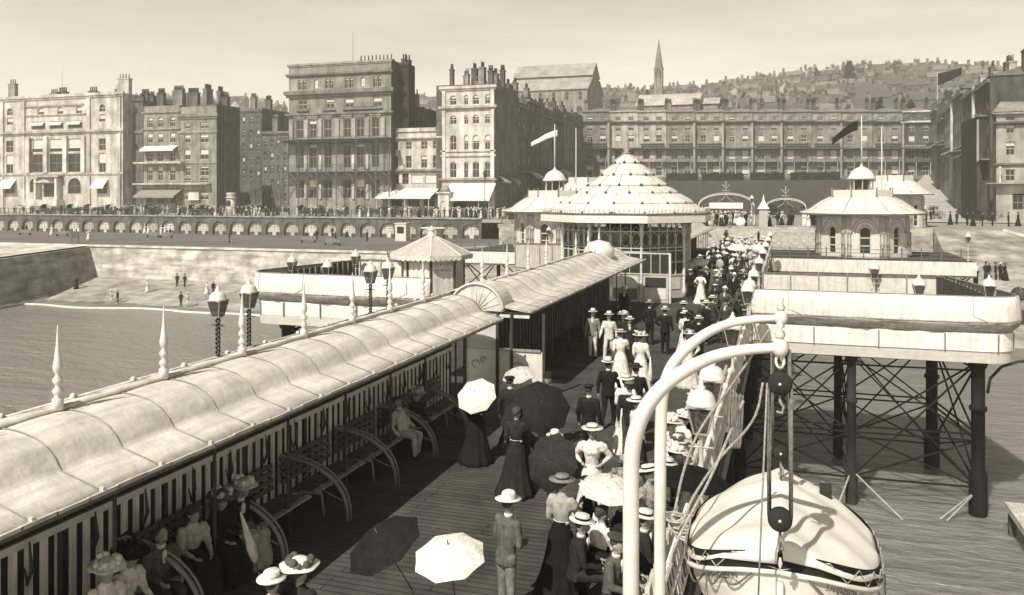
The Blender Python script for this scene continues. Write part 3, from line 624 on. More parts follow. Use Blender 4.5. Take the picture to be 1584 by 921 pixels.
# --- great hall with tall roof on the hill, church spire, other landmarks
def hall(name, label, Y, a, c, ybase, yeave, yridge, yclere=None, depth=22, wv=.3, rv=.34, cat='hall'):
    x0, x1 = X_at(a, Y), X_at(c, Y); D = D_at((a+c)/2, Y); z = lambda y: HC - (y - 302) * D / 1300
    zb = z(ybase); t = thing(name, label, cat, (x0, Y, zb)); L = x1 - x0; ze, zr = z(yeave) - zb, z(yridge) - zb
    mb = MB(); mb.box(0, L, 0, depth, -8, ze); mb.add([(0,0,ze),(0,depth,ze),(0,depth/2,zr - .3),(L,0,ze),(L,depth,ze),(L,depth/2,zr - .3)], [(0,2,1),(3,4,5)]); mb.build('wall', mat('stone', wv), t)
    mb = MB(); k = .6
    if yclere:
        zc0, zc1 = z(yclere[1]) - zb, z(yclere[0]) - zb; y1 = depth * .27
        for s in (0, 1):
            f = (lambda y: y) if not s else (lambda y: depth - y)
            vs = [(-k,f(-k),ze),(L+k,f(-k),ze),(L+k,f(y1),zc0),(-k,f(y1),zc0)]; mb.add(vs, [(0,1,2,3)])
            vs = [(-k,f(y1 - .6),zc1),(L+k,f(y1 - .6),zc1),(L+k,depth/2,zr),(-k,depth/2,zr)]; mb.add(vs, [(0,1,2,3)])
        mb.build('roof', mat('slate', rv), t); MB().box(.2, L - .2, y1 + .02, depth - y1 - .02, zc0 - .5, zc1 + .3).build('clerestory', mat('stone', wv * .55), t)
    else:
        mb.add([(-k,-k,ze),(L+k,-k,ze),(L+k,depth/2,zr),(-k,depth/2,zr),(L+k,depth+k,ze),(-k,depth+k,ze)], [(0,1,2,3),(3,2,4,5)]); mb.build('roof', mat('slate', rv), t)
    n = max(3, int(L / 5)); wm = window_mesh(1.6, 3.2, (0, .3, False, True))
    if ze > 4.5:
        for i in range(n): link('window', wm, t, (L*(i+.5)/n, -.06, ze - 4.2))
    return t
hall('great_hall', 'huge hazy hall with stepped slate roof on the hill left of centre', 330, 786, 908, 182, 140, 92, (115, 118), 30, .26, .33)
hall('chapel', 'long pale slate roof just above the far terrace, centre', 285, 986, 1080, 168, 163, 142, None, 14, .25, .42)
hall('chapel', 'small pale roof right of the long pale roof above the terrace', 290, 1081, 1110, 168, 161, 149, None, 10, .25, .4)
t = thing('church', 'church with tall thin spire alone on the hazy skyline', 'church', (X_at(1019, 480), 480, land_z(X_at(1019, 480), 480)))
zt = z_at(1019, 60, 480) - t.location.z; zs = z_at(1019, 108, 480) - t.location.z
MB().box(-2.3, 2.3, -2.3, 2.3, -5, zs).build('tower', mat('stone', .22), t)
MB().lathe([(3.0, zs + .002), (2.3, zs + 2), (.1, zt)], 8).build('spire', mat('stone', .22), t)
for s_ in (-1, 1): MB().box(-.5 + s_*1.2, .5 + s_*1.2, -2.38, -2.3, zs - 5, zs - 1).build('window', glass_mat(), t)
MB().box(-9, 9, 3, 26, -6, zs*.35).build('nave', mat('stone', .22), t)
# --- houses and trees of the hillside
hw = {}
def house_proto(i):
    wv = [.10, .16, .24, .4, .12][i % 5]; rv = [.12, .2, .26, .13, .10][i % 5]; L = [9, 14, 11, 8, 20][i % 5]; H = [7, 8, 6.5, 9, 7.5][i % 5]; d = 8
    lab = ['dark brick gabled house on the hazy hillside', 'grey brick pair of houses on the hazy hillside', 'light stone house with pale roof on the hazy hillside', 'white gabled villa on the hazy hillside', 'long low dark terrace on the hazy hillside'][i % 5]
    t = thing(['gabled_house', 'house_pair', 'stone_house', 'white_villa', 'long_terrace'][i % 5], lab, 'house', (0, 0, -500), 0, lab.replace('house on', 'houses on'))
    mb = MB(); mb.box(-L/2, L/2, 0, d, -6, H); 
    if i % 5 == 3: mb.add([(-L/2,0,H),(L/2,0,H),(0,0,H+3.6),(-L/2,d,H),(L/2,d,H),(0,d,H+3.6)], [(0,1,2),(5,4,3)])
    else: mb.add([(-L/2,0,H),(-L/2,d,H),(-L/2,d/2,H+3),(L/2,0,H),(L/2,d,H),(L/2,d/2,H+3)], [(0,2,1),(3,4,5)])
    mb.use(1)
    for k in range(int(L / 2.6)):
        for zz in ((1.2, 2.8), (4.2, 5.8)): x = -L/2 + (k + .5) * L / int(L / 2.6); mb.box(x - .5, x + .5, -.06, .02, *zz)
    mb.build('wall', [mat('brick', wv), glass_mat()], t)
    mb = MB(); k = .4
    if i % 5 == 3: mb.add([(-L/2-k,-k,H-.3),(0,-k,H+3.8),(0,d+k,H+3.8),(-L/2-k,d+k,H-.3),(L/2+k,-k,H-.3),(L/2+k,d+k,H-.3)], [(0,1,2,3),(1,4,5,2)])
    else: mb.add([(-L/2-k,-k,H-.2),(L/2+k,-k,H-.2),(L/2+k,d/2,H+3.2),(-L/2-k,d/2,H+3.2),(L/2+k,d+k,H-.2),(-L/2-k,d+k,H-.2)], [(0,1,2,3),(3,2,4,5)])
    mb.build('roof', mat('slate', rv), t)
    link('chimney', chimney_mesh(1.6, .9, 2.2, 4, .12), t, (-L/2 + 1, d/2, H + 2.4)); link('chimney', chimney_mesh(1.6, .9, 2.2, 4, .2), t, (L/2 - 1, d/2, H + 2.4))
    return t
protos = [house_proto(i) for i in range(5)]; used = set(); rh = random.Random(21)
def put_house(i, x, y, dz=0):
    l = (x, y, land_z(x, y) + dz); rz = rh.uniform(-.25, .25)
    if i not in used: used.add(i); protos[i].location = l; protos[i].rotation_euler.z = rz
    else: dup(protos[i], l, rz)
spots = []
for Y in list(range(258, 640, 17)):
    px = -20 + rh.uniform(0, 20)
    while px < 1610:
        D = D_at(px, Y); step = rh.uniform(13, 30) * 1300 / D; vis = True
        if 60 < px < 440: vis = Y > 330
        if px <= 60 or 440 <= px <= 620 or 690 < px < 775: vis = False
        if 770 < px < 915: vis = Y > 270 and Y < 322
        if vis and rh.random() < .97: spots.append((px, Y))
        px += step
rh.shuffle(spots)
for px, Y in spots[:300]: put_house(rh.choice([0, 0, 1, 1, 4, 4, 4, 4]) if rh.random() < .95 else 3, X_at(px, Y), Y + rh.uniform(-5, 5), -.5)
def tree_proto(name, label, H, rad, v, seed, cone=False, nc=26):
    t = thing(name, label, 'tree', (0,0,-500)); rr = random.Random(seed)
    mb = MB().use(0, True); mb.tube([(0,0,-1),(.1,0,H*.4),(0,.1,H*.75)], [H*.035, H*.025, H*.01], 7)
    for i in range(6): a = rr.uniform(0, 6.28); z = H*rr.uniform(.3,.6); mb.tube([(0,0,z),(math.cos(a)*rad*.6, math.sin(a)*rad*.6, z + rad*.5)], [H*.015, H*.005], 5)
    mb.build('trunk', mat('wood', .08), t); mb = MB()
    cl = []
    for i in range(nc):
        a, q = rr.uniform(0, 6.28), rr.random() ** .5; z = rr.random()
        k = (1 - z)**.7 if cone else math.sin(math.pi * (.15 + .8*z)); cl.append((Vector((math.cos(a)*rad*q*k, math.sin(a)*rad*q*k, H*(.25 + .72*z))), rad * rr.uniform(.16, .34)))
    for c, r in cl:
        for k in range(46):
            d = Vector((rr.gauss(0,1), rr.gauss(0,1), rr.gauss(0,.8))).normalized() * r * rr.uniform(.5, 1.1); p = c + d; s = rr.uniform(.12, .28) * H / 9
            u = Vector((rr.uniform(-1,1), rr.uniform(-1,1), rr.uniform(-.6,.6))).normalized() * s; w = u.cross(Vector((rr.uniform(-1,1), rr.uniform(-1,1), 1))).normalized() * s * .7
            mb.add([p-u, p+w, p+u, p-w], [(0,1,2,3)])
    mb.build('crown', mat('leaf', v), t); return t
tp = [tree_proto('broadleaf_tree', 'dark rounded tree among hillside houses', 9, 4.5, .06, 1), tree_proto('broadleaf_tree', 'spreading dark tree among hillside houses', 11, 5.5, .05, 2), tree_proto('conifer_tree', 'pointed dark conifer on the hillside', 13, 3.2, .045, 3, True)]
ut = set()
def put_tree(i, x, y, s=1, label=None, dz=0):
    l = (x, y, land_z(x, y) + dz - .2)
    if i not in ut and not label: ut.add(i); tp[i].location = l; tp[i]['group'] = ['round trees of the hillside', 'spreading trees of the hillside', 'conifers of the hillside'][i]; tp[i].scale = (s,)*3
    else: dup(tp[i], l, rh.uniform(0, 6), label, tp[i].get('group'), s)
for k in range(130):
    Y = rh.uniform(252, 660); px = rh.uniform(900, 1600) if rh.random() < .8 else rh.uniform(120, 440)
    if px < 500 and Y < 330: continue
    put_tree(rh.choice([0, 0, 1, 1, 2]), X_at(px, Y), Y, rh.uniform(.5, 1.15))
for px in range(905, 1600, 27):
    Y = 600 + rh.uniform(-14, 30); put_tree(rh.choice([0, 1]), X_at(px + rh.uniform(-4, 4), Y), Y, rh.uniform(.6, 1.3))
tt_ = tree_proto('pointed_tree', 'x', 13, 3.6, .05, 8, True, 110); tt_.location = (0, 0, -500)
for c_ in range(1): pass
t_ = dup(tt_, (X_at(1314, 520), 520, land_z(X_at(1314, 520), 520) + 2), 0, 'tall pointed tree standing alone above the right skyline', None, 1.35)
for c_ in list(tt_.children): bpy.data.objects.remove(c_)
bpy.data.objects.remove(tt_)
if 'group' in t_: del t_['group']
for k, (px, Y, s) in enumerate([(1188, 150, .45), (1206, 152, .55), (1100, 156, .4), (1246, 160, .4), (1445, 150, .4), (1510, 140, .35), (1530, 136, .4)]):
    x = X_at(px, Y); o = dup(tp[0], (x, Y, UPZ - 1.5), k, ['low dark bush behind the pier gates', 'broad dark bush behind the pier gates', 'dark bush at the lawn foot left of the gates', 'dark bush right of the pier gates', 'dark bush on the street behind the right pavilion', 'dark bush beside the right street wall', 'dark bush nearest the pale corner house'][k], None, s); o['category'] = 'bush'
    if 'group' in o: del o['group']
# flags
def flag(label, px, Y, zb, ytop, L, W, v, dirx=-1, droop=.5, pole=True):
    x = X_at(px, Y); zt = z_at(px, ytop, Y); t = thing('flagpole', label, 'flag', (x, Y, zb)); h = zt - zb
    MB().use(0, True).tube([(0,0,0),(0,0,h*.5),(0,0,h)], [.09, .07, .045], 8).build('pole', mat('paint', .6), t); 
    if L:
        rows = [[(dirx * L * u / 12, .12*math.sin(u*.9 + q*.3), h - .3 - W*q/4*(1 - .35*u/12) - droop * L * (u/12) ** 1.3) for q in range(5)] for u in range(13)]
        mb = MB().use(0, True); mb.grid(rows); o = mb.build('flag_cloth', mat('cloth', v), t); md = o.modifiers.new('s', 'SOLIDIFY'); md.thickness = .02
flag('tall bare flagpole beside the left pavilion, behind its cupola', 891, 104, 2.1, 198, 0, 0, .5)
flag('tall bare flagpole right of the right pavilion cupola', 1364, 104, 2.1, 196, 0, 0, .5)
flag('dark flag flying on the hill near the right skyline', 1450, 235, 12, 112, 5.5, 3.0, .03, 1, -.25)
flag('slender roof mast on the left grand hotel', 96, 152, 28, 88, 0, 0, .3)
# ================================================================== THE PIER
XL, XR = -16.35, -1.42
DK = deck_mat(.07, 'x')
def deckpiece(name, label, poly, fv=.3, z=0):
    t = thing(name, label, 'pier deck', (poly[0][0], poly[0][1], z)); o = poly[0]
    q = [(x - o[0], y - o[1]) for x, y in poly]
    MB().prism(q, -.22, 0).build('planking', DK, t)
    mb = MB(); n = len(q)
    for i in range(n):
        a, c = q[i], q[(i+1) % n]; mb.bar((a[0], a[1], -.46), (c[0], c[1], -.46), .1, .46)
    mb.build('fascia', mat('paint', fv), t); return t
deckpiece('pier_deck', 'long dark planked walkway deck of the pier running to the shore', [(XL, -3), (XR, -3), (XR, 97), (XL, 97)], .12)
# broad steps up to the street
mb = MB(); S = 7
for i in range(S): mb.box(XL - 1, XR + 8, 97 + i*1.35, 107.2, -.5 + .3*i, -.2 + .3*(i+1) - .002)
tag(mb.build('entrance_steps', mat('wood', .42)), 'broad pale planked steps climbing from pier deck to street', 'steps')
for y in (98.4, 103.5): rail('steps_railing', 'pale rail across the entrance steps, %s one' % ('lower' if y < 100 else 'upper'), [(-1.3, y, 0 if y < 100 else 1.4), (9, y, 0 if y < 100 else 1.4)], 1, mat('metal', .5), 2, 2, .03)
# --- iron substructure
def pile(x, y, r, label, top=-.6, v=.025):
    mb = MB().use(0, True); mb.lathe([(r*1.35, -4), (r*1.35, 1.9), (r, 2.0), (r, 4.4), (r*1.3, 4.45), (r*1.3, 4.6), (r, 4.65), (r, top + 7.2 - .5), (r*1.4, top + 7.2 - .3), (r*1.4, top + 7.2)], 12, (0,0,-.2))
    o = mb.build('iron_pile', mat('tar', v), None, (x, y, SEA)); return tag(o, label, 'pile', 'iron piles carrying the pier')
def brace(pts, label, v=.025, w=.1):
    p0 = Vector(pts[0][0]); mb = MB()
    for a, c in pts: mb.bar(Vector(a) - p0, Vector(c) - p0, w)
    return tag(mb.build('cross_bracing', mat('tar', v), None, tuple(p0)), label, 'bracing', 'iron cross bracing under the pier')
ys = [6.5, 14.5, 22.5, 30.5, 38.5, 46.5, 54.5, 62.5, 70.5, 78.5, 86.5]
for j, y in enumerate(ys):
    for x in (XL + 1, -11.4, -6.4, XR - .55):
        pile(x, y, .2, 'dark iron pile under the main walkway of the pier')
    L = []
    for x0, x1 in ((XL + 1, -11.4), (-11.4, -6.4), (-6.4, XR - .55)):
        L += [((x0, y, -1), (x1, y, -5.6)), ((x1, y, -1), (x0, y, -5.6)), ((x0, y, -5.6), (x1, y, -5.6)), ((x0, y, -.8), (x1, y, -.8))]
    if j < len(ys) - 1:
        for x in (XL + 1, XR - .55): L += [((x, y, -1), (x, ys[j+1], -5.6)), ((x, ys[j+1], -1), (x, y, -5.6)), ((x, y, -3.2), (x, ys[j+1], -3.2)), ((x, y, -.85), (x, ys[j+1], -.85))]
    brace(L, 'dark iron bracing under the main walkway of the pier')
# --- side platforms with canvas wind screens
def screen_path(sgn, x0, x1, y, r, y2):
    # near edge from the deck outwards, round the corner, then back along the side
    p = [(x0, y)]; n = 8
    p += [(x0 + (x1 - x0) * q, y) for q in (.2, .4, .6)]
    cx, cy = x1 - sgn*r, y + r
    for i in range(n + 1): a = math.pi/2 * i / n; p.append((cx + sgn*r*math.sin(a), cy - r*math.cos(a)))
    p.append((x1 - sgn*1.3, 46.2)); return p
def densify(p, s=.45):
    out = []
    for a, c in zip(p, p[1:]):
        L = math.hypot(c[0]-a[0], c[1]-a[1]); n = max(1, round(L / s)); out += [(a[0] + (c[0]-a[0])*i/n, a[1] + (c[1]-a[1])*i/n) for i in range(n)]
    return out + [p[-1]]
def platform(side, x0, x1, y, y2):
    sgn = 1 if side == 'right' else -1; r = 1.1
    edge = screen_path(sgn, x0, x1, y, r, y2); poly = edge + [(x1 - sgn*1.3, y2), (x0, y2)]
    if sgn < 0: poly = poly[::-1]
    deckpiece('side_platform', 'projecting planked platform on the %s side of the pier' % ('right, behind the lifeboat' if sgn > 0 else 'left, beyond the shelter roof'), poly, .5)
    E = densify(edge); n = len(E); rr = random.Random(4 + sgn)
    def nrm(i):
        a, c = E[max(i-1, 0)], E[min(i+1, n-1)]; d = Vector((c[0]-a[0], c[1]-a[1])); d.normalize(); return Vector((d.y, -d.x)) * sgn
    t = thing('canvas_windscreen', 'white canvas windscreen wrapped round the %s platform, with dark sagging lower fold' % ('right' if sgn > 0 else 'left'), 'windscreen', (x0, y, 0))
    def P(i, off, z): q = nrm(i); return (E[i][0] + q.x*off - x0, E[i][1] + q.y*off - y, z)
    prof = [(.22, 1.95), (.27, 1.93), (.33, 1.6), (.36, 1.2), (.37, 1.0), (.365, .93)]
    sag = [.04*math.sin(i*.31 + 1) + .05*math.sin(i*.11) for i in range(n)]
    mb = MB().use(0, True); mb.grid([[P(i, o + .02*math.sin(i*1.3), z + sag[i]*(1 - z/2)) for i in range(n)] for o, z in prof]); o = mb.build('upper_canvas', mat('canvas', .78), t); o.modifiers.new('s', 'SOLIDIFY').thickness = .012
    mb = MB().use(0, True)
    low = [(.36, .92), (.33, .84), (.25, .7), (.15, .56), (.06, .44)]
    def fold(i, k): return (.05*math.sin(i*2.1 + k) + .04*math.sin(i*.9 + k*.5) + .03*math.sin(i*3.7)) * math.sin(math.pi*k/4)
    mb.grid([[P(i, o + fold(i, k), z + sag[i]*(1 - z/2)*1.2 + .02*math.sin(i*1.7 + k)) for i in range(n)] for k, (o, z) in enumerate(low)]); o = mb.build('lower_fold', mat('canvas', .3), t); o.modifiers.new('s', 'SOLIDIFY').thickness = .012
    mb = MB(); mb.grid([[P(i, .05, z) for i in range(n)] for z in (.5, -.22)]); o = mb.build('apron_board', mat('canvas', .9), t); o.modifiers.new('s', 'SOLIDIFY').thickness = .05
    mb = MB().use(0, True); mb.tube([P(i, .2, 1.97) for i in range(n)], .035, 6); mb.build('top_rail', mat('metal', .2), t)
    for i in range(3, n, 7): MB().use(0, True).tube([P(i + (j > 3), o + .015, z) for j, (o, z) in enumerate(prof)], .012, 4).build('canvas_seam', mat('canvas', .35), t)
    for i in range(0, n, 5):
        MB().bar(P(i, .1, -.25), P(i, .12, .46), .05).build('stanchion', mat('metal', .2), t); 
        if i % 10 == 0: MB().bar(P(i, -.02, 0), P(i, .18, 1.9), .06).build('stanchion', mat('metal', .3), t)
    return E
platform('right', XR, 8.6, 37.6, 47)
platform('left', XL, -26.6, 37.6, 52)
pr = [(7.4, 38.4), (2.6, 38.2), (6.6, 44.5), (2.4, 44.5)]
labs = ['thick dark pile at the outer corner of the right platform', 'grey iron pile under the middle of the right platform front', 'second outer pile of the right platform', 'second inner pile of the right platform', 'rear outer pile of the right platform', 'rear inner pile of the right platform']
for k, (x, y) in enumerate(pr): o = pile(x, y, [.26, .18][k % 2], labs[k], v=.02 if k != 1 else .05); del o['group']
for k, (x, y) in enumerate([(-25, 38.4), (-20, 38.2), (-25, 45), (-20, 45), (-25, 51), (-20, 51)]): o = pile(x, y, [.3, .22][k % 2], ['outer corner pile of the left platform', 'inner front pile of the left platform', 'second outer pile of the left platform', 'second inner pile of the left platform', 'rear outer pile of the left platform', 'rear inner pile of the left platform'][k]); del o['group']
def bay(a, c, zt=-.8, zm=-4.0, zb=-5.9, dbl=True):
    L = [((*a, zt), (*c, zt)), ((*a, zm), (*c, zm)), ((*a, zb), (*c, zb)), ((*a, zt), (*c, zb)), ((*a, zb), (*c, zt)), ((*a, zt), (*c, zm)), ((*a, zm), (*c, zt)), ((*a, zm), (*c, zb)), ((*a, zb), (*c, zm))]
    if dbl: L += [((*a, zm + .25), (*c, zm + .25)), ((*a, zt - .35), (*c, zt - .35))]
    return L
R1, R2, R3 = (XR - .55, 38.2), (2.6, 38.2), (7.4, 38.4)
B = []
for a, c in ((R1, R2), (R2, R3), ((2.6, 38.2), (2.4, 44.5)), ((7.4, 38.4), (6.6, 44.5)), ((-1.9, 44.5), (2.4, 44.5)), ((2.4, 44.5), (6.6, 44.5))): B += bay(a, c)
for x in (-1.9, 2.5, 7.4): B.append(((x, 38, -.75), (min(x, 6.6), 46, -.75)))
brace(B, 'web of dark iron cross bracing between the piles of the right platform', .025, .065)['group'] = 'x'
o = [x for x in bpy.data.objects if x.get('group') == 'x'][0]; del o['group']
B = []
for a, c in (((XL + 1, 38.2), (-20, 38.2)), ((-20, 38.2), (-25, 38.4)), ((-25, 38.4), (-25, 45)), ((-20, 45), (-25, 45))): B += bay(a, c)
o = brace(B, 'web of dark iron cross bracing under the left platform', .05, .1); del o['group']
# curved bracket, diagonal chains
t = thing('corner_bracket', 'curved iron bracket at the outer corner of the right platform', 'bracket', (7.7, 38.2, -1.6))
MB().use(0, True).tube([(0, 0, -.4), (.1, 0, .2), (.5, 0, .7), (1.1, 0, .95), (1.5, 0, 1.0)], .06, 8).build('iron_curve', mat('tar', .05), t)
MB().use(0, True).lathe([(.03, .35), (.12, .5), (.09, .7), (.14, .8), (.05, 1.0)], 8, (1.45, 0, 0)).build('finial', mat('tar', .06), t)
for k, (a, c) in enumerate((((2.6, 38.2, -5.6), (6.3, 35.5, -8)), ((2.6, 38.2, -5.6), (1.2, 35.8, -8)), ((7.4, 38.4, -6.0), (3.6, 36, -8)), ((7.4, 38.4, -6.0), (4.2, 35.8, -8)))):
    a, c = Vector(a), Vector(c); tag(MB().use(0, True).tube([a - a, (c-a)*.5 - Vector((0,0,.25)), c - a], .045, 6).build('mooring_chain', mat('metal', .35), None, tuple(a)), ['pale chain slanting right from the grey middle pile into the sea', 'pale chain slanting left from the grey middle pile', 'upper pale chain slanting from the outer corner pile', 'lower pale chain slanting from the outer corner pile'][k], 'chain')
# rear screens on right platform and further white fascias
def board(name, label, cat, p, q, z0, z1, v, n=6, capv=.15):
    p, q = Vector((*p, 0)), Vector((*q, 0)); t = thing(name, label, cat, tuple(p)); d = q - p; L = d.length; rz = math.atan2(d.y, d.x); t.rotation_euler.z = rz
    MB().box(0, L, 0, .05, z0, z1).build('panel', mat('canvas', v), t)
    MB().box(0, L, -.04, .09, z1 + .002, z1 + .09).build('top_rail', mat('metal', capv), t); MB().box(0, L, -.04, .09, z0 - .09, z0 - .002).build('bottom_rail', mat('metal', capv), t)
    for i in range(n + 1): MB().box(L*i/n - .03, L*i/n + .03, -.06, -.003, z0, z1 + .15).build('post', mat('metal', .25), t)
    return t
board('rear_screen', 'cream windscreen along the back of the right platform', 'windscreen', (-1.2, 46.3), (7.1, 46.3), -.1, 1.85, .62, 6)
board('rear_screen', 'low white bench back in front of the right rear windscreen', 'windscreen', (-1.0, 44.6), (7.1, 44.6), .1, 1.0, .8, 6, .5)
board('rear_screen', 'white windscreen at the back of the left platform', 'windscreen', (-25.0, 46.4), (-22.2, 46.4), .1, 1.95, .75, 2)
def fan_fence(label, p, q, h0, h1, n=14):
    p, q = Vector((*p, 0)), Vector((*q, 0)); d = q - p; t = thing('slatted_fence', label, 'fence', tuple(p), math.atan2(d.y, d.x)); L = d.length
    mb = MB(); mb.use(0); m = 16; rows = [[(L*i/m, 0, 0) for i in range(m+1)], [(L*i/m, 0, h0 + (h1 - h0)*math.sin(math.pi/2*i/m)) for i in range(m+1)]]; mb.grid(rows); o = mb.build('boarding', mat('wood', .07), t); o.modifiers.new('s', 'SOLIDIFY').thickness = .03
    mb = MB()
    for i in range(n + 1): mb.box(L*i/n - .035, L*i/n + .035, -.08, -.02, 0, h0 + (h1-h0)*math.sin(math.pi/2*i/n) + .03)
    mb.build('batten', mat('wood', .25), t)
fan_fence('dark battened inner fence along the outer side of the left platform', (-26.05, 39.2), (-25.0, 46.0), 1.75, 1.98)
fan_fence('dark battened inner fence along the outer side of the right platform', (8.05, 39.2), (7.05, 46.0), 1.75, 1.98)
# --- central shelter
SIDE = True
def shelter(name, label, y0, y1, prof, step, roofv=.72):
    t = thing(name, label, 'shelter', (-9.3, y0, 0)); L = y1 - y0; n = round(L / step)
    full = prof + [(-x, z) for x, z in prof[::-1][1:]] if prof[-1][0] == 0 else prof + [(-x, z) for x, z in prof[::-1]]
    mb = MB().use(0, True); M = 8 * n
    rows = []
    for i in range(M + 1):
        y = L*i/M; w = abs(math.sin(math.pi*(i % 8)/8))**.7
        rows.append([(x, y, z + (.024*w if .15 < abs(x) < .95 else .02*w if abs(x) < 1.5 else .008*w)) for x, z in full])
    mb.grid(rows); o = mb.build('roof', mat('sheet', roofv), t); md = o.modifiers.new('s', 'SOLIDIFY'); md.thickness = .03; md.offset = 1 if SIDE else -1
    mb = MB().use(0, True)
    for i in range(n + 1):
        mb.tube([(x, L*i/n, z + .016) for x, z in full], .009, 5)
    mb.build('seam', mat('metal', .3), t)
    mb = MB()
    ex, ez = full[0]
    for s_ in (-1, 1):
        mb.use(0); mb.box(s_*abs(ex) - .03, s_*abs(ex) + .03, -.02, L, ez - .07, ez - .035)
        rr = random.Random(2)
        mb.use(1)
        for i in range(int(L / .45)): a = i*.45; mb.box(s_*(abs(ex) + .03) - .02, s_*(abs(ex) + .03) + .02, a, a + .47, ez - .03 + rr.uniform(0, .02), ez + .02 + rr.uniform(0, .015))
        for i in range(n + 1): mb.box(s_*abs(ex) - .03, s_*abs(ex) + .03, L*i/n - .02, L*i/n + .02, ez, ez + .065)
    mb.build('gutter', [mat('metal', .12), mat('metal', .5)], t)
    mb = MB().use(0, True); mb.tube([(0, 0, prof[-1][1] + .04), (0, L, prof[-1][1] + .04)], .045, 6); mb.build('ridge_roll', mat('metal', .5), t)
    return t, full, L, n
EAX, EZ = 1.6, 2.48
prof1 = [(EAX, EZ), (1.3, EZ + .09), (1.02, EZ + .165), (.97, EZ + .18), (.93, EZ + .23), (.86, EZ + .34), (.74, EZ + .45), (.56, EZ + .54), (.34, EZ + .59), (.15, EZ + .61), (0, EZ + .61)]
FIN = [(.0, .0), (.12, .0), (.12, .16), (.06, .2), (.10, .24), (.12, .28), (.06, .33), (.05, .36), (.10, .40), (.11, .44), (.05, .50), (.055, .53), (.10, .58), (.105, .64), (.075, .74), (.04, .95), (.012, 1.22), (.0, 1.24)]
fin_me = MB().use(0, True).lathe([(r*.62, z*.92) for r, z in FIN[1:]], 12).mesh('finial', [mat('paint', .62)])
def fence_panels(t, y0, y1, x, top, sp=.235, bw=.125, v=.5, zb=.06):
    mb = MB(); y = y0
    while y < y1 - bw: mb.box(x - .025, x + .025, y, y + bw, zb, top); y += sp
    mb.build('slat_panel', mat('wood', v), t)
SY0, SY1 = 5.0, 22.7
t, full, L, n = shelter('pier_shelter', 'long white barrel roofed shelter with finials down the middle of the pier, near length', SY0, SY1, prof1, .96)
y = 10.2 / .9505 - 1.92*2 ; k = 0
fy = [(D_ - 9.3*.3107) / .9505 for D_ in (9.35, 11.28, 13.2, 15.1, 17.03, 18.93, 20.72, 22.6)]
for q in fy: link('finial', fin_me, t, (0, q - SY0, prof1[-1][1] + .03))
fence_panels(t, 0, L, 0, 1.5, v=.8)
mb = MB(); mb.box(-.07, .07, 0, L, 1.502, 1.6); mb.box(-.05, .05, 0, L, 0, .058); mb.build('fence_rail', mat('paint', .7), t)
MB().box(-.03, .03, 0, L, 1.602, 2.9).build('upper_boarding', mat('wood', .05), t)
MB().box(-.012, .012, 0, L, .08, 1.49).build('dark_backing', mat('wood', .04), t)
for q in fy:
    yy = q - SY0
    for s_ in (-1, 1):
        mb = MB().use(0, True); mb.lathe([(.05, 0), (.05, .5), (.03, .55), (.026, 2.1), (.05, 2.2), (.05, 2.5)], 8, (s_*.95, yy, 0)); mb.tube([(s_*.95, yy, 2.1), (s_*1.2, yy, 2.38), (s_*1.5, yy, 2.42)], .02, 6); mb.tube([(s_*.95, yy, 2.1), (s_*.6, yy, 2.4), (s_*.2, yy, 2.5)], .02, 6)
        mb.build('iron_post', mat('metal', .06), t)
    MB().box(.028, .05, yy - .035, yy + .035, 0, 2.6).build('fence_post', mat('wood', .07), t)
    for off in (.48, 1.44):
        MB().use(0, True).tube([(.16, yy + off, 1.6), (.2, yy + off, 1.25), (.13, yy + off, 1.05), (.08, yy + off, 1.25)], [.01, .03, .025, .01], 6).build('bracket_scroll', mat('metal', .06), t)
# second, wider length with a barrel gable, third beyond the pavilion
prof2 = [(2.02, 2.5), (1.5, 2.58), (1.1, 2.66), (.92, 2.78), (.76, 2.93), (.55, 3.05), (.3, 3.12), (0, 3.14)]
def wide(y0, y1, label, fins, near=True):
    t, full, L, n = shelter('pier_shelter', label, y0, y1, prof2, 1.2, .70)
    for q in fins: link('finial', fin_me, t, (0, q - y0, 3.16))
    MB().box(-.03, .03, .2, L, .04, 2.9).build('back_boarding', mat('wood', .055), t)
    for i in range(n):
        if i % 2 == 0: MB().use(0, True).lathe([(.06, 0), (.06, .5), (.035, .55), (.03, 2.2), (.06, 2.5)], 8, (1.3, L*(i + .3)/n, 0)).build('iron_post', mat('metal', .07), t)
    fence_panels(t, .3, L, .1, 2.0, .4, .06, .16)
    mb = MB().use(0); a = [(-2.0, -.03, 2.42), (2.0, -.03, 2.42), (2.0, -.03, 2.5), (-2.0, -.03, 2.5)]
    mb.box(-2.04, 2.04, -.09, -.02, 2.33, 2.42); mb.build('front_fascia', mat('paint', .72), t)
    MB().box(-2.04, 2.04, -.07, -.02, 2.425, 2.5).build('painted_gutter_shadow', mat('metal', .05), t)  # dark strip stands in for the shadow under the gutter
    mb = MB(); R_ = .86; c = (.35, -.05, 2.5)
    pts = [(c[0] + R_*math.cos(q), R_*math.sin(q)*.95 + c[2]) for q in [math.pi*i/20 for i in range(21)]]
    nn = len(pts); mb.add([(x, -.05, z) for x, z in pts] + [(x, 1.0, z) for x, z in pts], [tuple(range(nn))] + [(i, i+1, nn+i+1, nn+i) for i in range(nn-1)]); mb.build('fan_gable', mat('sheet', .72), t)
    mb = MB().use(0, True); mb.tube([(x, -.08, z) for x, z in pts], .04, 6)
    for q in range(1, 10): an = math.pi*q/10; mb.tube([(c[0] + .12*math.cos(an), -.06, c[2] + .1*math.sin(an)), (c[0] + .78*math.cos(an), -.06, c[2] + .74*math.sin(an))], .012, 4)
    mb.build('fan_ribs', mat('paint', .6), t)
    return t
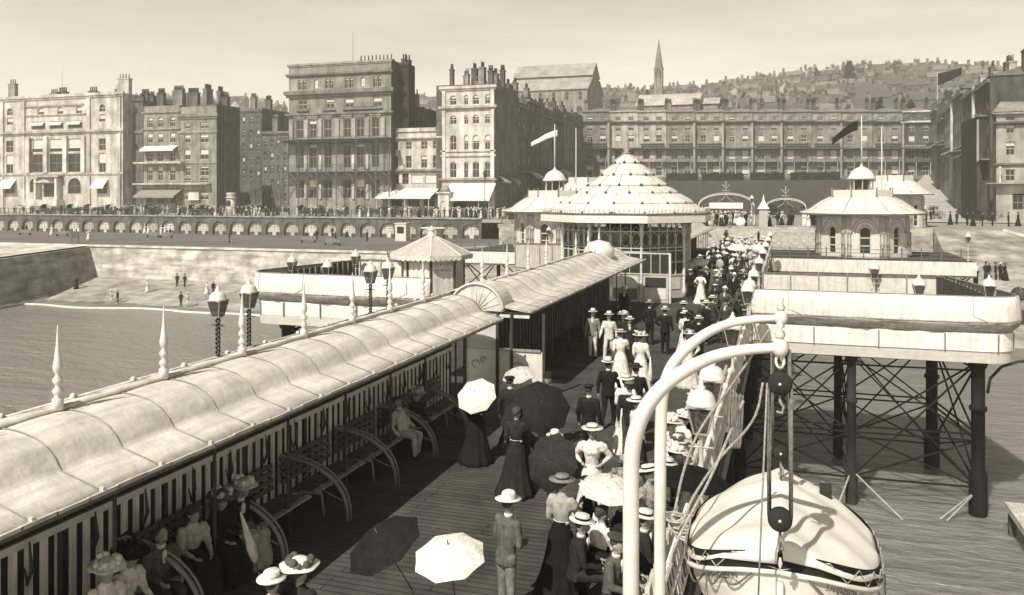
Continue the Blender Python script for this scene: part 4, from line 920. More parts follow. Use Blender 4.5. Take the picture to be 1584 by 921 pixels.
f2 = [(D_ - 9.3*.3107) / .9505 for D_ in (27.0, 29.4, 31.8, 34.2, 36.6, 39, 41.4, 43.8)]
t2 = wide(23.95, 45.5, 'wider white shelter with fan shaped barrel gable between near shelter and central pavilion', f2)
mb = MB().use(0, True); mb.lathe([(.62, 0), (.78, .25), (.74, .55), (.5, .85), (.0, .98)], 20, (.25, 18.0, 2.75)); mb.build('roof_dome', mat('sheet', .75), t2)
wide(57.5, 92, 'white shelter length beyond the central pavilion, towards the steps', [])
# sunlit poster stall in the gap
t = thing('poster_stall', 'sunlit white poster stall where the near shelter ends', 'stall', (-9.3, 23.85, 0))
MB().box(0, 2.45, 0, .08, .0, 1.35).build('lower_panel', mat('paint', .75), t); MB().box(0, 1.0, .02, .07, 1.36, 2.1).build('poster', mat('paint', .55), t)
MB().box(1.1, 2.4, -.05, .0, 1.352, 1.42).build('shelf', mat('wood', .3), t)
for x in (.0, 1.05, 1.5, 2.5): MB().box(x - .04, x + .04, -.06, .0, 0, 2.5).build('post', mat('wood', .06), t)
for (x, z, r) in ((.35, .9, .12), (.6, 1.05, .08), (1.7, .8, .22)): MB().use(0, True).tube([(x + r*math.cos(q*.5), -.02, z + r*math.sin(q*.5)) for q in range(10)], .012, 4).build('scroll_ornament', mat('paint', .2), t)
# --- benches
def bench():
    t = thing('pier_bench', 'dark slatted iron framed bench under the shelter', 'bench', (0,0,0), 0, 'benches under the near shelter')
    W = 1.86
    for k in range(4): MB().box(.10 - k*.0, .13, .04, W - .04, .50 + k*.135, .59 + k*.135).xf(Matrix.Rotation(R(-5), 4, 'Y')).build('back_plank', mat('wood', .10), t)
    for k in range(4): MB().box(.25 + k*.17, .37 + k*.17, .03, W - .03, .42 + .01*k, .455 + .01*k).build('seat_slat', mat('wood', .12 if k < 3 else .35), t)
    for y in (0.0,):
        mb = MB().use(0, True)
        pts = [(.08, y, 1.10)] + [(.1 + 1.4*math.sin(a), y, 0.02 + 1.04*math.cos(a)**.8) for a in [math.pi/2*i/12 for i in range(12)]] + [(1.5, y, 0)]
        mb.tube(pts, .038, 6); mb.tube([(p[0] + .05, y + .03, p[2] + .05) for p in pts[:-1]] + [(1.56, y + .03, 0)], .02, 5)
        mb.tube([(.3, y, 0), (.3, y, .42), (.95, y, .45), (1.0, y, .02)], .028, 6)
        for a in (.5, .9, 1.2): mb.tube([(.1 + 1.38*math.sin(a), y, 1.02*math.cos(a)), (.1 + .9*math.sin(a), y, .42 + .3*math.cos(a))], .014, 5)
        mb.build('iron_arm', mat('metal', .22), t)
    return t
b0 = bench(); arms = [(D_ - 7.5*.3107) / .9505 for D_ in (9.6, 11.55, 13.45, 15.4, 17.3, 19.2, 21.1)]
names = ['bench nearest the camera under the shelter, its people cropped by the frame', 'bench where the woman in the patterned blouse sits', 'bench with the pale coated sitter beyond the dark clad pair', 'empty bench, first beyond the sitting group', 'empty bench, second beyond the sitting group', 'bench where the slouching woman in the light dress sits', 'furthest bench by the white parasol']
for i, y in enumerate(arms):
    if i == 1: b0.location = (-9.17, y, 0); b0['label'] = names[1]
    elif i == 0:
        o = dup(b0, (-9.17, y, 0), 0, names[0])
        for c_ in list(o.children):
            if c_.name.startswith('back_plank'): bpy.data.objects.remove(c_)
    else: dup(b0, (-9.17, y, 0), 0, names[i])
# --- railing on both sides
def pier_rail(name, label, x, y0, y1, v=.7):
    t = thing(name, label, 'railing', (x, y0, 0)); L = y1 - y0; mb = MB().use(0, True)
    mb.tube([(0,0,1.12), (0,L,1.12)], .045, 8); mb.tube([(0,0,.62),(0,L,.62)], .025, 6); mb.tube([(0,0,.12),(0,L,.12)], .03, 6); mb.build('rails', mat('metal', v), t)
    n = max(1, round(L / 1.95)); mb = MB().use(0, True).lathe([(.07, 0), (.07, .12), (.045, .16), (.04, 1.0), (.07, 1.08), (.075, 1.2), (.03, 1.24)], 10); me = mb.mesh('post', [mat('metal', v)])
    for i in range(n + 1): link('post', me, t, (0, L*i/n, 0))
    mb = MB().use(0, True)
    for i in range(int(L / .22)):
        yy = .1 + i*.22; mb.tube([(0, yy, .12), (.06, yy + .05, .35), (-.0, yy + .11, .6), (.05, yy + .16, .85), (0, yy + .2, 1.1)], .016, 5)
    mb.build('scrollwork', mat('metal', v * .8), t); return t
pier_rail('pier_railing', 'ornate pale railing along the right edge, boat to platform', XR - .06, 10.3, 37.4)
pier_rail('pier_railing', 'pale railing near the camera left of the davits', XR - .06, 3, 8.1)
pier_rail('pier_railing', 'pale railing on the right edge beyond the right platform', XR - .06, 57.2, 83, .55)
pier_rail('pier_railing', 'railing on the left edge of the pier, near length', XL + .06, 12, 37.4)
# back to back seat along right rail, seen as pale ladder-like back
t = thing('rail_seat', 'long pale slat backed seat fixed to the right railing', 'bench', (XR - .12, 9.5, 0))
mb = MB()
for i in range(44): y = i*.36; mb.box(-.16, -.1, y, y + .22, .5, 1.05)
mb.build('back_slats', mat('wood', .5), t); MB().box(-.56, -.14, 0, 16, .42, .46).build('seat', mat('wood', .25), t)
for i in range(9): MB().box(-.5, -.44, i*1.95, i*1.95 + .06, 0, .417).build('leg', mat('metal', .2), t)
# --- lamps
def lamp(post_v=.6, twisted=False):
    t = thing('gas_lamp', 'lamp', 'lamp', (0,0,0)); H = 1.78
    mb = MB().use(0, True)
    if twisted:
        pts = [(.05*math.cos(q*.7), .05*math.sin(q*.7), .3 + q*.03) for q in range(50)]; mb.tube(pts, .035, 6); pts = [(-.05*math.cos(q*.7), -.05*math.sin(q*.7), .3 + q*.03) for q in range(50)]; mb.tube(pts, .035, 6)
        mb.lathe([(.12, 0), (.12, .25), (.07, .3), (.03, .34)], 10)
    else: mb.lathe([(.11, 0), (.11, .2), (.06, .3), (.05, 1.0), (.08, 1.1), (.04, 1.2), (.04, H - .1), (.09, H - .02), (.09, H)], 10)
    mb.tube([(-.22, 0, H - .25), (.22, 0, H - .25)], .018, 6); mb.build('post', mat('metal', post_v), t)
    z = H
    mb = MB(); a, c = .115, .22; h = .5
    for i in range(4):
        q = math.pi/4 + i*math.pi/2; q2 = q + math.pi/2
        p = lambda r, an, zz: (r*math.cos(an)*1.414, r*math.sin(an)*1.414, zz)
        mb.bar(p(a, q, z), p(c, q, z + h), .028); mb.bar(p(a, q, z + .01), p(a, q2, z + .01), .03); mb.bar(p(c, q, z + h), p(c, q2, z + h), .045)
    mb.build('lantern_frame', mat('metal', .4), t)
    mb = MB(); mb.add([(-a,-a,z+.02),(a,-a,z+.02),(a,a,z+.02),(-a,a,z+.02),(-c+.01,-c+.01,z+h-.02),(c-.01,-c+.01,z+h-.02),(c-.01,c-.01,z+h-.02),(-c+.01,c-.01,z+h-.02)], [(0,1,5,4),(1,2,6,5),(2,3,7,6),(3,0,4,7)]); mb.build('lantern_glass', clear_glass(), t)
    mb = MB().use(0, True); mb.lathe([(.27, z + h), (.27, z + h + .04), (.25, z + h + .06), (.24, z + h + .13), (.20, z + h + .21), (.12, z + h + .26), (.065, z + h + .28), (.08, z + h + .33), (.035, z + h + .36), (.045, z + h + .40), (.0, z + h + .46)], 14); mb.build('cap', mat('paint', .72), t)
    mb = MB().use(0, True).ell((0,0,z+.14), (.03,.03,.06)); mb.build('burner', mat('paint', .6), t)
    return t
lp = lamp(.55); lt = lamp(.07, True)
spots = [(XR - .02, 15.2, 'ornate gas lamp nearest the davits on the right railing'), (XR - .02, 17.4, 'gas lamp just behind the nearest one on the right railing'), (XR - .02, 24.3, 'gas lamp on the right railing above the curved davit arm'), (XR - .02, 33.9, 'gas lamp on the right railing at the near edge of the right platform'), (XR - .02, 35.6, 'gas lamp close behind the one at the platform edge'), (XR - .02, 40.2, 'gas lamp on the right railing inside the platform opening'), (XR - .02, 48, 'gas lamp on the right railing at mid platform'), (XR - .02, 56, 'gas lamp on the right railing at the platform far end'), (XR - .02, 63.5, 'seventh gas lamp away on the right railing'), (XR - .02, 72, 'eighth gas lamp away on the right railing'), (XR - .02, 80.5, 'farthest gas lamp on the right railing before the pavilion'),
 (5.2, 38.3, 'gas lamp standing over the middle of the right canvas screen'), (7.9, 38.9, 'gas lamp near the outer end of the right canvas screen'), (4.2, 46.0, 'gas lamp in front of the right pavilion, behind the rear screen'), (15.4, 84, 'gas lamp at the right corner of the right pavilion'),
 (-26.2, 40.7, 'gas lamp on the outer corner of the left platform'), (-22.6, 38.4, 'gas lamp in the middle of the left canvas screen'), (-24.9, 45.6, 'gas lamp at the rear of the left platform fence'), (-7.4, 49.0, 'dark lamp post in front of the central pavilion panels'), (-24.0, 86, 'gas lamp by the left pavilion terrace')]
for i, (x, y, lab) in enumerate(spots):
    if i == 0: lp.location = (x, y, 0); lp['label'] = lab; o = lp
    else: o = dup(lp, (x, y, 0), 0, lab)
    o['group'] = 'gas lamps with pale caps along the pier'
for i, (px, D) in enumerate(((337, 25.3), (385, 26.9), (573, 34.4), (600, 36.0))):
    x, y = from_D(px, D); lab = ['dark gas lamp on twisted column, first from left behind the shelter roof', 'second dark gas lamp on twisted column behind a roof finial', 'third gas lamp from left, in front of the left canvas screen', 'fourth gas lamp from left, nearest the striped tent kiosk'][i]
    if i == 0: lt.location = (x, y, .55); lt['label'] = lab; o = lt
    else: o = dup(lt, (x, y, .6), 0, lab)
    o['group'] = 'twisted column lamps behind the shelter'
# white globe lamp
t = thing('globe_lamp', 'white globe lamp on a post at the right platform corner', 'lamp', (-1.75, 56.5, 0)); MB().use(0, True).lathe([(.12, 0), (.1, .6), (.05, .7), (.05, 2.1), (.1, 2.2)], 10).build('post', mat('metal', .6), t); MB().use(0, True).ell((0,0,2.5), (.42,.42,.34), 16, 10).build('globe', mat('paint', .8), t)
# ================================================================== PAVILIONS
def oct_faces(R_, n=8, ph=math.pi/8):
    return [((R_*math.cos(ph + 2*math.pi*i/n - math.pi/2 - 2*math.pi/n), R_*math.sin(ph + 2*math.pi*i/n - math.pi/2 - 2*math.pi/n)), (R_*math.cos(ph + 2*math.pi*i/n - math.pi/2), R_*math.sin(ph + 2*math.pi*i/n - math.pi/2))) for i in range(n)]
def facexf(mb, i0, a, c): mb.xf(Matrix.Translation((a[0], a[1], 0)) @ Matrix.Rotation(math.atan2(c[1]-a[1], c[0]-a[0]), 4, 'Z'), i0)
CX, CY = -9.4, 51.6
t = thing('domed_pavilion', 'large white pavilion with scalloped tiered dome and topknot finial on the pier', 'pavilion', (CX, CY, 0))
tiers = [(4.7, 4.95, 4.05, 5.5), (4.08, 5.5, 3.1, 6.12), (3.14, 6.12, 2.42, 6.55), (2.48, 6.57, 1.6, 7.2), (1.66, 7.22, .78, 7.95), (.86, 7.97, .14, 8.55)]
for k, (r0, z0, r1, z1) in enumerate(tiers):
    mb = MB().use(0, True); pr = []
    for q in range(7): f = q/6; pr.append((r1 + (r0 - r1)*(1 - f**1.35), z0 + (z1 - z0)*f))
    mb.lathe([(r0 - .12, z0 - .04)] + pr, 48, cap=False, fn=lambda a, z: 1 + .012*math.cos(a*16)); mb.build('roof_tier', mat('sheet', .76), t)
    n = [16, 16, 14, 12, 10, 8][k]; mb = MB().use(0, True)
    for i in range(n):
        a = 2*math.pi*i/n; mb.tube([((r + .02)*math.cos(a), (r + .02)*math.sin(a), z + .02) for r, z in pr], .018, 4)
    mb.use(1)
    for i in range(n):
        a = 2*math.pi*i/n; mb.ell((pr[0][0]*math.cos(a), pr[0][0]*math.sin(a), z0 + .03), (.09,.09,.1), 6, 4)
    mb.build('roof_seams', [mat('metal', .4), mat('metal', .08)], t)
MB().use(0, True).lathe([(.14, 8.5), (.3, 8.6), (.12, 8.7), (.26, 8.85), (.1, 9.0), (.2, 9.15), (.07, 9.25), (.16, 9.4), (.05, 9.5), (.06, 9.75), (.01, 10.1)], 10).build('topknot', mat('metal', .3), t)
mb = MB(); RO = 5.35
mb.lathe([(RO, 4.42), (RO, 4.85), (RO - .12, 4.9), (4.6, 4.98), (4.6, 4.6), (RO - .1, 4.42)], 8, ph=math.pi/8, cap=False); mb.build('fascia', mat('paint', .74), t)
MB().lathe([(RO + .02, 4.852), (RO + .02, 4.91), (RO - .1, 4.96)], 8, ph=math.pi/8, cap=False).build('gutter', mat('metal', .1), t)
mb = MB().use(0, True)
for a, c in oct_faces(RO - .1):
    for i in range(14):
        f = (i + .5)/14; p = (a[0] + (c[0]-a[0])*f, a[1] + (c[1]-a[1])*f); mb.lathe([(.03, 0), (.02, .12), (.07, .2), (.01, .36)], 5, (p[0], p[1], 4.92))
mb.build('cresting', mat('paint', .6), t)
MB().lathe([(RO - .15, 4.39), (.1, 4.40)], 8, ph=math.pi/8).build('ceiling', mat('wood', .2), t)
RW = 3.95
for i, (a, c) in enumerate(oct_faces(RW)):
    L = math.hypot(c[0]-a[0], c[1]-a[1])
    MB().use(0, True).lathe([(.14, 0), (.14, .5), (.09, .55), (.08, 3.6), (.13, 3.7), (.1, 4.1), (.2, 4.4)], 10, (a[0], a[1], 0)).build('column', mat('paint', .6), t)
    mb = MB(); mb.use(0); mb.box(.1, L-.1, -.03, .03, 0, 1.3); mb.box(.1, L-.1, -.08, .08, 1.302, 1.38); mb.use(1); mb.box(.3, L-.3, -.06, -.035, .5, 1.2) if i % 2 else mb.box(.3, L-.3, -.06, -.035, .15, .75)
    facexf(mb, 0, a, c); mb.build('base_panel', [mat('paint', .5 if i % 2 else .16), mat('paint', .7)], t)
    mb = MB(); mb.use(0)
    for q in range(6): x = L*q/5; mb.box(x - .03, x + .03, -.03, .03, 1.39, 4.35)
    for z in (2.1, 2.75, 2.95, 3.9): mb.box(0, L, -.028, .028, z - .03, z + .03)
    facexf(mb, 0, a, c); i1 = len(mb.v); mb.use(0, True)
    for q in range(5):
        for zc in (3.43,):
            x = L*(q + .5)/5; mb.tube([(x + .24*math.cos(w*.52), 0, zc + .4*math.sin(w*.52)) for w in range(13)], .022, 4)
            mb.tube([(x - .25, 0, 3.9), (x, 0, 4.2), (x + .25, 0, 3.9)], .02, 4)
    facexf(mb, i1, a, c); mb.build('lattice', mat('paint', .5), t)
    mb = MB(); mb.box(.1, L - .1, .05, .07, 1.4, 3.9); facexf(mb, 0, a, c); mb.build('glazing', clear_glass(), t)
MB().use(0, True).lathe([(1.3, 0), (1.3, 4.38)], 10).build('inner_core', mat('wood', .07), t)
# glazed screen with poster boards on the walkway side of the pavilion
t = thing('notice_screen', 'glazed timber screen with framed notice boards at foot of the domed pavilion', 'notice board', (-9.9, 47.0, 0))
for k, (x0, x1, dark) in enumerate(((.15, 1.75, False), (1.95, 3.35, True))):
    x0 += .3; x1 += .3
    MB().box(x0, x1, 0, .06, .0, 1.5).build('board_frame', mat('paint', .5), t)
    if dark: MB().box(x0 + .12, x1 - .12, -.03, -.003, .85, 1.4).build('dark_notice', mat('paint', .05), t); MB().box(x0 + .12, x1 - .12, -.034, -.004, .2, .8).build('white_notice', mat('paint', .78), t)
    else: MB().box(x0 + .12, x1 - .12, -.034, -.004, .8, 1.4).build('white_notice', mat('paint', .75), t); MB().box(x0 + .12, x1 - .12, -.03, -.004, .15, .75).build('dark_notice', mat('paint', .16), t)
for x in (.35, 2.15, 3.75): MB().box(x - .06, x + .06, -.06, .08, 0, 2.75).build('post', mat('paint', .62), t)
mb = MB(); mb.box(.3, 3.8, -.04, .04, 1.55, 1.62); mb.box(.3, 3.8, -.04, .04, 2.7, 2.78)
for x in (.9, 1.5, 2.7, 3.2): mb.box(x - .02, x + .02, -.02, .02, 1.62, 2.7)
mb.build('transom', mat('paint', .5), t); MB().box(.35, 3.75, -.004, .004, 1.62, 2.7).build('glazing', clear_glass(), t)
# side pavilions over the shore
COLO = MB().use(0, True).lathe([(.09, 0), (.09, .3), (.05, .4), (.05, 1.1), (.09, 1.15), (.09, 1.3), (.05, 1.4), (.05, 2.2), (.1, 2.3)], 7).mesh('colonnette', [mat('paint', .3)])
def side_pavilion(name, label, x, y, s=1, z=0, cup=True, pole=13.9, sx=1.0):
    t = thing(name, label, 'pavilion', (x, y, z)); RW = 4.45*sx
    mb = MB(); 
    for i, (a, c) in enumerate(oct_faces(RW)):
        L = math.hypot(c[0]-a[0], c[1]-a[1]); i0 = len(mb.v); w = .5 if i % 2 == 0 else .42
        facade(mb, 0, L, 0, 4.3, 0, [(L/2 - w, L/2 + w, .35, 2.9, True)], .22); facexf(mb, i0, a, c)
    mb.build('wall', mat('paint', .66), t)
    for i, (a, c) in enumerate(oct_faces(RW)):
        L = math.hypot(c[0]-a[0], c[1]-a[1]); w = .5 if i % 2 == 0 else .42
        mb = MB(); mb.use(0); mb.box(L/2 - w, L/2 + w, .18, .21, .35, 2.9); mb.use(1)
        for zz in (.35, 1.1, 1.85): mb.box(L/2 - w, L/2 + w, .12, .175, zz, zz + .09)
        mb.box(L/2 - w, L/2 - w + .07, .12, .174, .45, 2.8); mb.box(L/2 + w - .07, L/2 + w, .12, .174, .45, 2.8); facexf(mb, 0, a, c); mb.build('window', [glass_mat(), mat('paint', .6)], t)
        mb = MB().use(0, True)
        for rr_, vv in ((w + .12, .05), (w + .42, .05), (w + .66, .06)): mb.tube([(L/2 + rr_*math.cos(q), -.03, 2.35 + rr_*1.25*math.sin(q)) for q in [math.pi*k/14 for k in range(15)]], vv, 5)
        facexf(mb, 0, a, c); mb.build('arch_moulding', mat('paint', .42), t)
        rz_ = math.atan2(c[1]-a[1], c[0]-a[0])
        for xx in (.12, .38, L - .38, L - .12): link('colonnette', COLO, t, tuple(Matrix.Translation((a[0], a[1], 0)) @ Matrix.Rotation(rz_, 4, 'Z') @ Vector((xx, -.16, .1))), rz_)
        for x0_ in (0, L - .5): mb = MB(); mb.box(x0_, x0_ + .5, -.1, -.002, 2.4, 3.9); facexf(mb, 0, a, c); mb.build('pilaster_head', mat('paint', .35), t)
    mb = MB().use(0, True); mb.lathe([(5.75*sx, 4.22), (5.75*sx, 4.32), (5.2*sx, 4.42), (4.8*sx, 4.6), (4.3*sx, 5.0), (3.7*sx, 5.4), (3.0*sx, 5.78), (2.9*sx, 5.85)], 32, cap=False, fn=lambda a, z: 1 + .015*math.cos(a*8)); mb.build('roof', mat('sheet', .76), t)
    mb = MB(); mb.lathe([(5.77*sx, 4.1), (5.77*sx, 4.2), (4.4*sx, 4.2)], 32, cap=False); mb.build('gutter', mat('metal', .14), t)
    mb = MB().use(0, True)
    for i in range(16): a = math.pi/8*i; mb.tube([(r*math.cos(a), r*math.sin(a), zz + .03) for r, zz in ((5.7*sx, 4.36), (4.85*sx, 4.6), (4.35*sx, 5.0), (3.75*sx, 5.4), (3.0*sx, 5.8))], .025, 4)
    mb.build('roof_seams', mat('metal', .45), t)
    mb = MB()
    for i, (a, c) in enumerate(oct_faces(2.95*sx)):
        i0 = len(mb.v); L = math.hypot(c[0]-a[0], c[1]-a[1]); mb.use(0); mb.box(.08, L - .08, -.03, .03, 5.86, 6.5); mb.use(1); mb.box(-.06, .06, -.06, .06, 5.8, 6.75); facexf(mb, i0, a, c)
    mb.build('parapet', [mat('paint', .66), mat('metal', .2)], t)
    MB().lathe([(2.9*sx, 5.83), (.1, 5.95)], 16).build('roof_deck', mat('sheet', .5), t)
    if cup:
        cu = MB().use(0, True).lathe([(1.35, 7.55), (1.35, 7.7), (1.2, 7.85), (1.0, 8.3), (.6, 8.65), (.15, 8.85), (.08, 9.1)], 16).build('cupola', mat('paint', .72), t)
        mb = MB().use(0, True)
        for i in range(8): a = math.pi/4*i; mb.lathe([(.1, 5.95), (.06, 6.3), (.06, 7.3), (.13, 7.55)], 6, (1.05*math.cos(a), 1.05*math.sin(a), 0))
        mb.build('cupola_columns', mat('paint', .5), cu); MB().lathe([(.6, 5.95), (.6, 7.5)], 8).build('cupola_core', mat('wood', .08), cu)
        if pole: MB().use(0, True).tube([(0, 0, 9), (0, 0, pole)], [.09, .05], 6).build('flagstaff', mat('paint', .6), t)
    return t
PXR, PYR = 7.1, 90.6; PXL = -24.6
side_pavilion('side_pavilion', 'white domed pavilion with cupola and arched windows right of the pier', PXR, PYR)
side_pavilion('side_pavilion', 'white domed pavilion with cupola left, half hidden by the big dome', PXL, PYR)
side_pavilion('toll_house', 'pale hipped toll house behind the right pavilion at street level', X_at(1382, 113), 113, z=1.9, cup=False, sx=.78)
side_pavilion('toll_house', 'pale hipped toll house behind the left pavilion at street level', X_at(905, 113), 113, z=1.9, cup=False, sx=.78)
def cloth_flag(label, px, Y, ytop, L, W, v, dx, droop):
    x = X_at(px, Y); h = z_at(px, ytop, Y); rows = [[(dx * L * u / 12, .14*math.sin(u*.9 + q*.3), - W*q/4*(1 - .35*u/12) - droop * L * (u/12) ** 1.3) for q in range(5)] for u in range(13)]
    mb = MB().use(0, True); mb.grid(rows); o = mb.build('flag', mat('cloth', v), None, (x, Y, h)); o.modifiers.new('s', 'SOLIDIFY').thickness = .02; tag(o, label, 'flag')
cloth_flag('long white pennant flying left from the left pavilion flagstaff', 862, PYR, 201, 3.0, .75, .8, -1, .45)
cloth_flag('dark drooping flag on the right pavilion flagstaff', 1327, PYR, 186, 2.4, 1.0, .03, -1, .75)
# pavilion terraces
deckpiece('pavilion_terrace', 'planked terrace round the right pavilion', [(XR, 83.2), (16, 83.2), (16, 98), (XR, 98)][::1], .7)
deckpiece('pavilion_terrace', 'planked terrace round the left pavilion', [(-33, 83.2), (XL, 83.2), (XL, 98), (-33, 98)], .7)
def terrace_edge(label, x0, x1):
    t = thing('terrace_railing', label, 'railing', (x0, 83.1, 0)); L = x1 - x0
    MB().box(0, L, -.1, -.02, -1.15, .05).build('apron_board', mat('canvas', .74), t)
    mb = MB(); 
    for z in (.35, .7, 1.05): mb.box(0, L, -.06, -.01, z - .05, z)
    for i in range(int(L / 1.6) + 1): mb.box(i*1.6 - .05, i*1.6 + .05, -.09, .0, .06, 1.2)
    mb.build('rails', mat('metal', .13), t); MB().box(0, L, -.14, .0, -1.3, -1.16).build('lower_beam', mat('metal', .08), t)
terrace_edge('dark rail and white apron along the front of the right pavilion terrace', XR + .1, 15.9); terrace_edge('dark rail and white apron along the front of the left pavilion terrace', -32.9, XL - .1)
for k, (x0, x1) in enumerate(((XR + .5, 16), (-33, XL - .5))):
    L = []
    n = 4
    for i in range(n + 1):
        x = x0 + (x1 - x0)*i/n; o = pile(x, 84, .2, 'dark pile under the %s pavilion terrace' % ['right', 'left'][k]); o['group'] = 'piles under the %s pavilion terrace' % ['right', 'left'][k]
        if i < n: x2 = x0 + (x1-x0)*(i+1)/n; L += bay((x, 84), (x2, 84), dbl=False)
    o = brace(L, 'iron bracing under the %s pavilion terrace' % ['right', 'left'][k]); del o['group']
board('terrace_board', 'cream panelled screen left of the pier before the left pavilion', 'windscreen', (-22.6, 70), (-17.0, 70), -.3, 1.7, .45, 5)
# striped tent kiosk
KX, KY = -20.9, 47.9
t = thing('tent_kiosk', 'octagonal white tent kiosk with scalloped awning roof on the left platform', 'kiosk', (KX, KY, 0)); RK = 2.0
for i, (a, c) in enumerate(oct_faces(RK)):
    L = math.hypot(c[0]-a[0], c[1]-a[1])
    MB().box(-.05, .05, -.05, .05, 0, 2.3).xf(Matrix.Translation((a[0], a[1], 0))).build('post', mat('wood', .06), t)
    mb = MB(); mb.box(.09, L - .09, -.01, .02, .02, 2.25); facexf(mb, 0, a, c); mb.build('wall_panel', mat('canvas', .86), t)
mb = MB().use(0, False); mb.lathe([(2.55, 2.35), (2.3, 2.5), (1.3, 2.98), (.3, 3.42)], 8, ph=math.pi/8, cap=False); mb.build('awning_roof', mat('canvas', .45), t)
mb = MB()
for a, c in oct_faces(2.56):
    L = math.hypot(c[0]-a[0], c[1]-a[1]); i0 = len(mb.v); n = 6
    for q in range(n):
        x0 = L*q/n; w = L/n; mb.add([(x0, 0, 2.37), (x0 + w, 0, 2.37)] + [(x0 + w/2 + w/2*math.cos(h), 0, 2.2 - .14*math.sin(h)) for h in [math.pi*k/6 for k in range(7)]], [(0, 8, 7, 6, 5, 4, 3, 2, 1)])
    facexf(mb, i0, a, c)
o = mb.build('scalloped_valance', mat('canvas', .75), t); o.modifiers.new('s', 'SOLIDIFY').thickness = .015
mb = MB()
for i in range(8): a = math.pi/8 + i*math.pi/4; mb.bar((2.56*math.cos(a), 2.56*math.sin(a), 2.38), (.3*math.cos(a), .3*math.sin(a), 3.46), .05)
mb.build('hip_batten', mat('paint', .75), t)
MB().use(0, True).lathe([(.3, 3.4), (.32, 3.5), (.2, 3.55), (.2, 3.8), (.26, 3.85), (.1, 3.95), (.04, 4.1)], 12).build('ventilator', mat('paint', .7), t)
a, c = oct_faces(RK)[1]; mb = MB(); rr = random.Random(3)      # faded, unreadable painting on the kiosk's side panel
for zz, h_ in ((1.75, .16), (1.4, .14)):
    x = .25
    while x < 1.3: w_ = rr.uniform(.03, .1); mb.box(x, x + .025, -.016, -.011, zz + rr.uniform(-.03, .03), zz + h_*rr.uniform(.6, 1)); mb.box(x, x + w_, -.0165, -.0105, zz + h_*rr.uniform(.1, .9), zz + h_*.92 + .02); x += w_ + .05
facexf(mb, 0, a, c); mb.build('faded_marks', mat('paint', .25), t).name = 'faded_marks'
# entrance gates at street level
def gate(label, px0, px1, yp, Y, sign=False):
    x0, x1 = X_at(px0, Y), X_at(px1, Y); zp = z_at((px0+px1)/2, yp, Y) - UPZ; w = x1 - x0; t = thing('gate_arch', label, 'gate', (x0, Y, UPZ)); zs = zp - w*.27
    mb = MB().use(0, True)
    for k in (0, .16): mb.tube([(w/2 - w/2*math.cos(q), 0, zs + (zp - zs)*math.sin(q)**.8 - k) for q in [math.pi*i/20 for i in range(21)]], .05, 6)
    mb.build('arch', mat('paint', .62), t)
    for x in (0, w): MB().use(0, True).lathe([(.2, 0), (.2, .4), (.1, .5), (.08, zs)], 8, (x, 0, 0)).build('gate_post', mat('paint', .5), t)
    mb = MB().use(0, True); mb.tube([(w/2, 0, zp), (w/2, 0, zp + 1.5)], .04, 5); mb.tube([(w/2 - .5, 0, zp + .3), (w/2 + .5, 0, zp + .3)], .03, 5); mb.tube([(w/2 - .45, 0, zp + 1.1), (w/2, 0, zp + .5), (w/2 + .45, 0, zp + 1.1)], .03, 5); mb.tube([(w/2 - 1.0, 0, zp - 1.1), (w/2 - .3, 0, zp - .7), (w/2, 0, zp - .1), (w/2 + .3, 0, zp - .7), (w/2 + 1.0, 0, zp - 1.1)], .03, 5); mb.build('scroll_finial', mat('paint', .5), t)
    if sign: MB().box(w/2 - w*.3, w/2 + w*.3, -.1, -.0, zp - 1.95, zp - 1.2).build('sign_board', mat('paint', .8), t)
gate('wide ornamental gate arch carrying a blank white board, left of the two', 1080, 1167, 299, 109, True); gate('smaller ornamental gate arch, right of the wide one', 1184, 1247, 307, 109)
t = thing('ticket_hut', 'tiny ticket hut with pointed white roof between the gate arches', 'hut', (X_at(1181, 108.3), 108.3, UPZ)); MB().box(-.5, .5, -.5, .5, 0, 2.2).build('wall', mat('paint', .4), t); MB().lathe([(1.0, 2.2), (.6, 2.7), (.2, 3.2), (.03, 4.0)], 4, ph=math.pi/4).build('roof', mat('paint', .76), t)
o = dup(lp, (X_at(1163, 107.6), 107.6, UPZ + 1.2), 0, 'gas lamp between the two ornamental gate arches'); 
if 'group' in o: del o['group']

# ================================================================== DAVITS AND LIFEBOAT
def davit(label, Y, pts, r0, r1, pb, key):
    P = [(X_at(a, Y), 0, z_at(a, c, Y)) for a, c in pts]; bx = P[0][0]; t = thing('boat_davit', label, 'davit', (bx, Y, 0))
    P = [(x - bx, 0, z) for x, y, z in P]; P = [(0, 0, .02), (0, 0, 1.2)] + P; n = len(P)
    for _ in range(2):
        Q = [P[0]]
        for a, c in zip(P, P[1:]): Q += [tuple(a[k]*.75 + c[k]*.25 for k in range(3)), tuple(a[k]*.25 + c[k]*.75 for k in range(3))]
        P = Q + [P[-1]]
    rad = [r0 if p[2] < 3.0 and p[0] < .4 else r0 + (r1 - r0)*min(1, p[0]/1.35) for p in P]
    MB().use(0, True).tube(P, rad, 16).build('arm', mat('paint', .8), t); e = P[-1]
    MB().use(0, True).lathe([(r0*1.9, 0), (r0*1.9, .12), (r0*1.2, .2), (r0*1.2, .4)], 16).build('socket', mat('metal', .3), t)
    mb = MB().use(0, True); mb.ell((e[0] + .02, 0, e[2]), (.075, .07, .09), 12, 8); mb.lathe([(.03, 0), (.05, .05), (.02, .1), (.035, .14), (.01, .18)], 8, (e[0] + .02, 0, e[2] + .07)); mb.tube([(e[0] + .02 + .035*math.cos(q), 0, e[2] - .12 + .06*math.sin(q)) for q in [i*.5 for i in range(14)]], .014, 6); mb.build('shackle', mat('paint', .7), t)
    return (bx + e[0] + .02, Y, e[2])
YN, YF = 7.95, 9.92
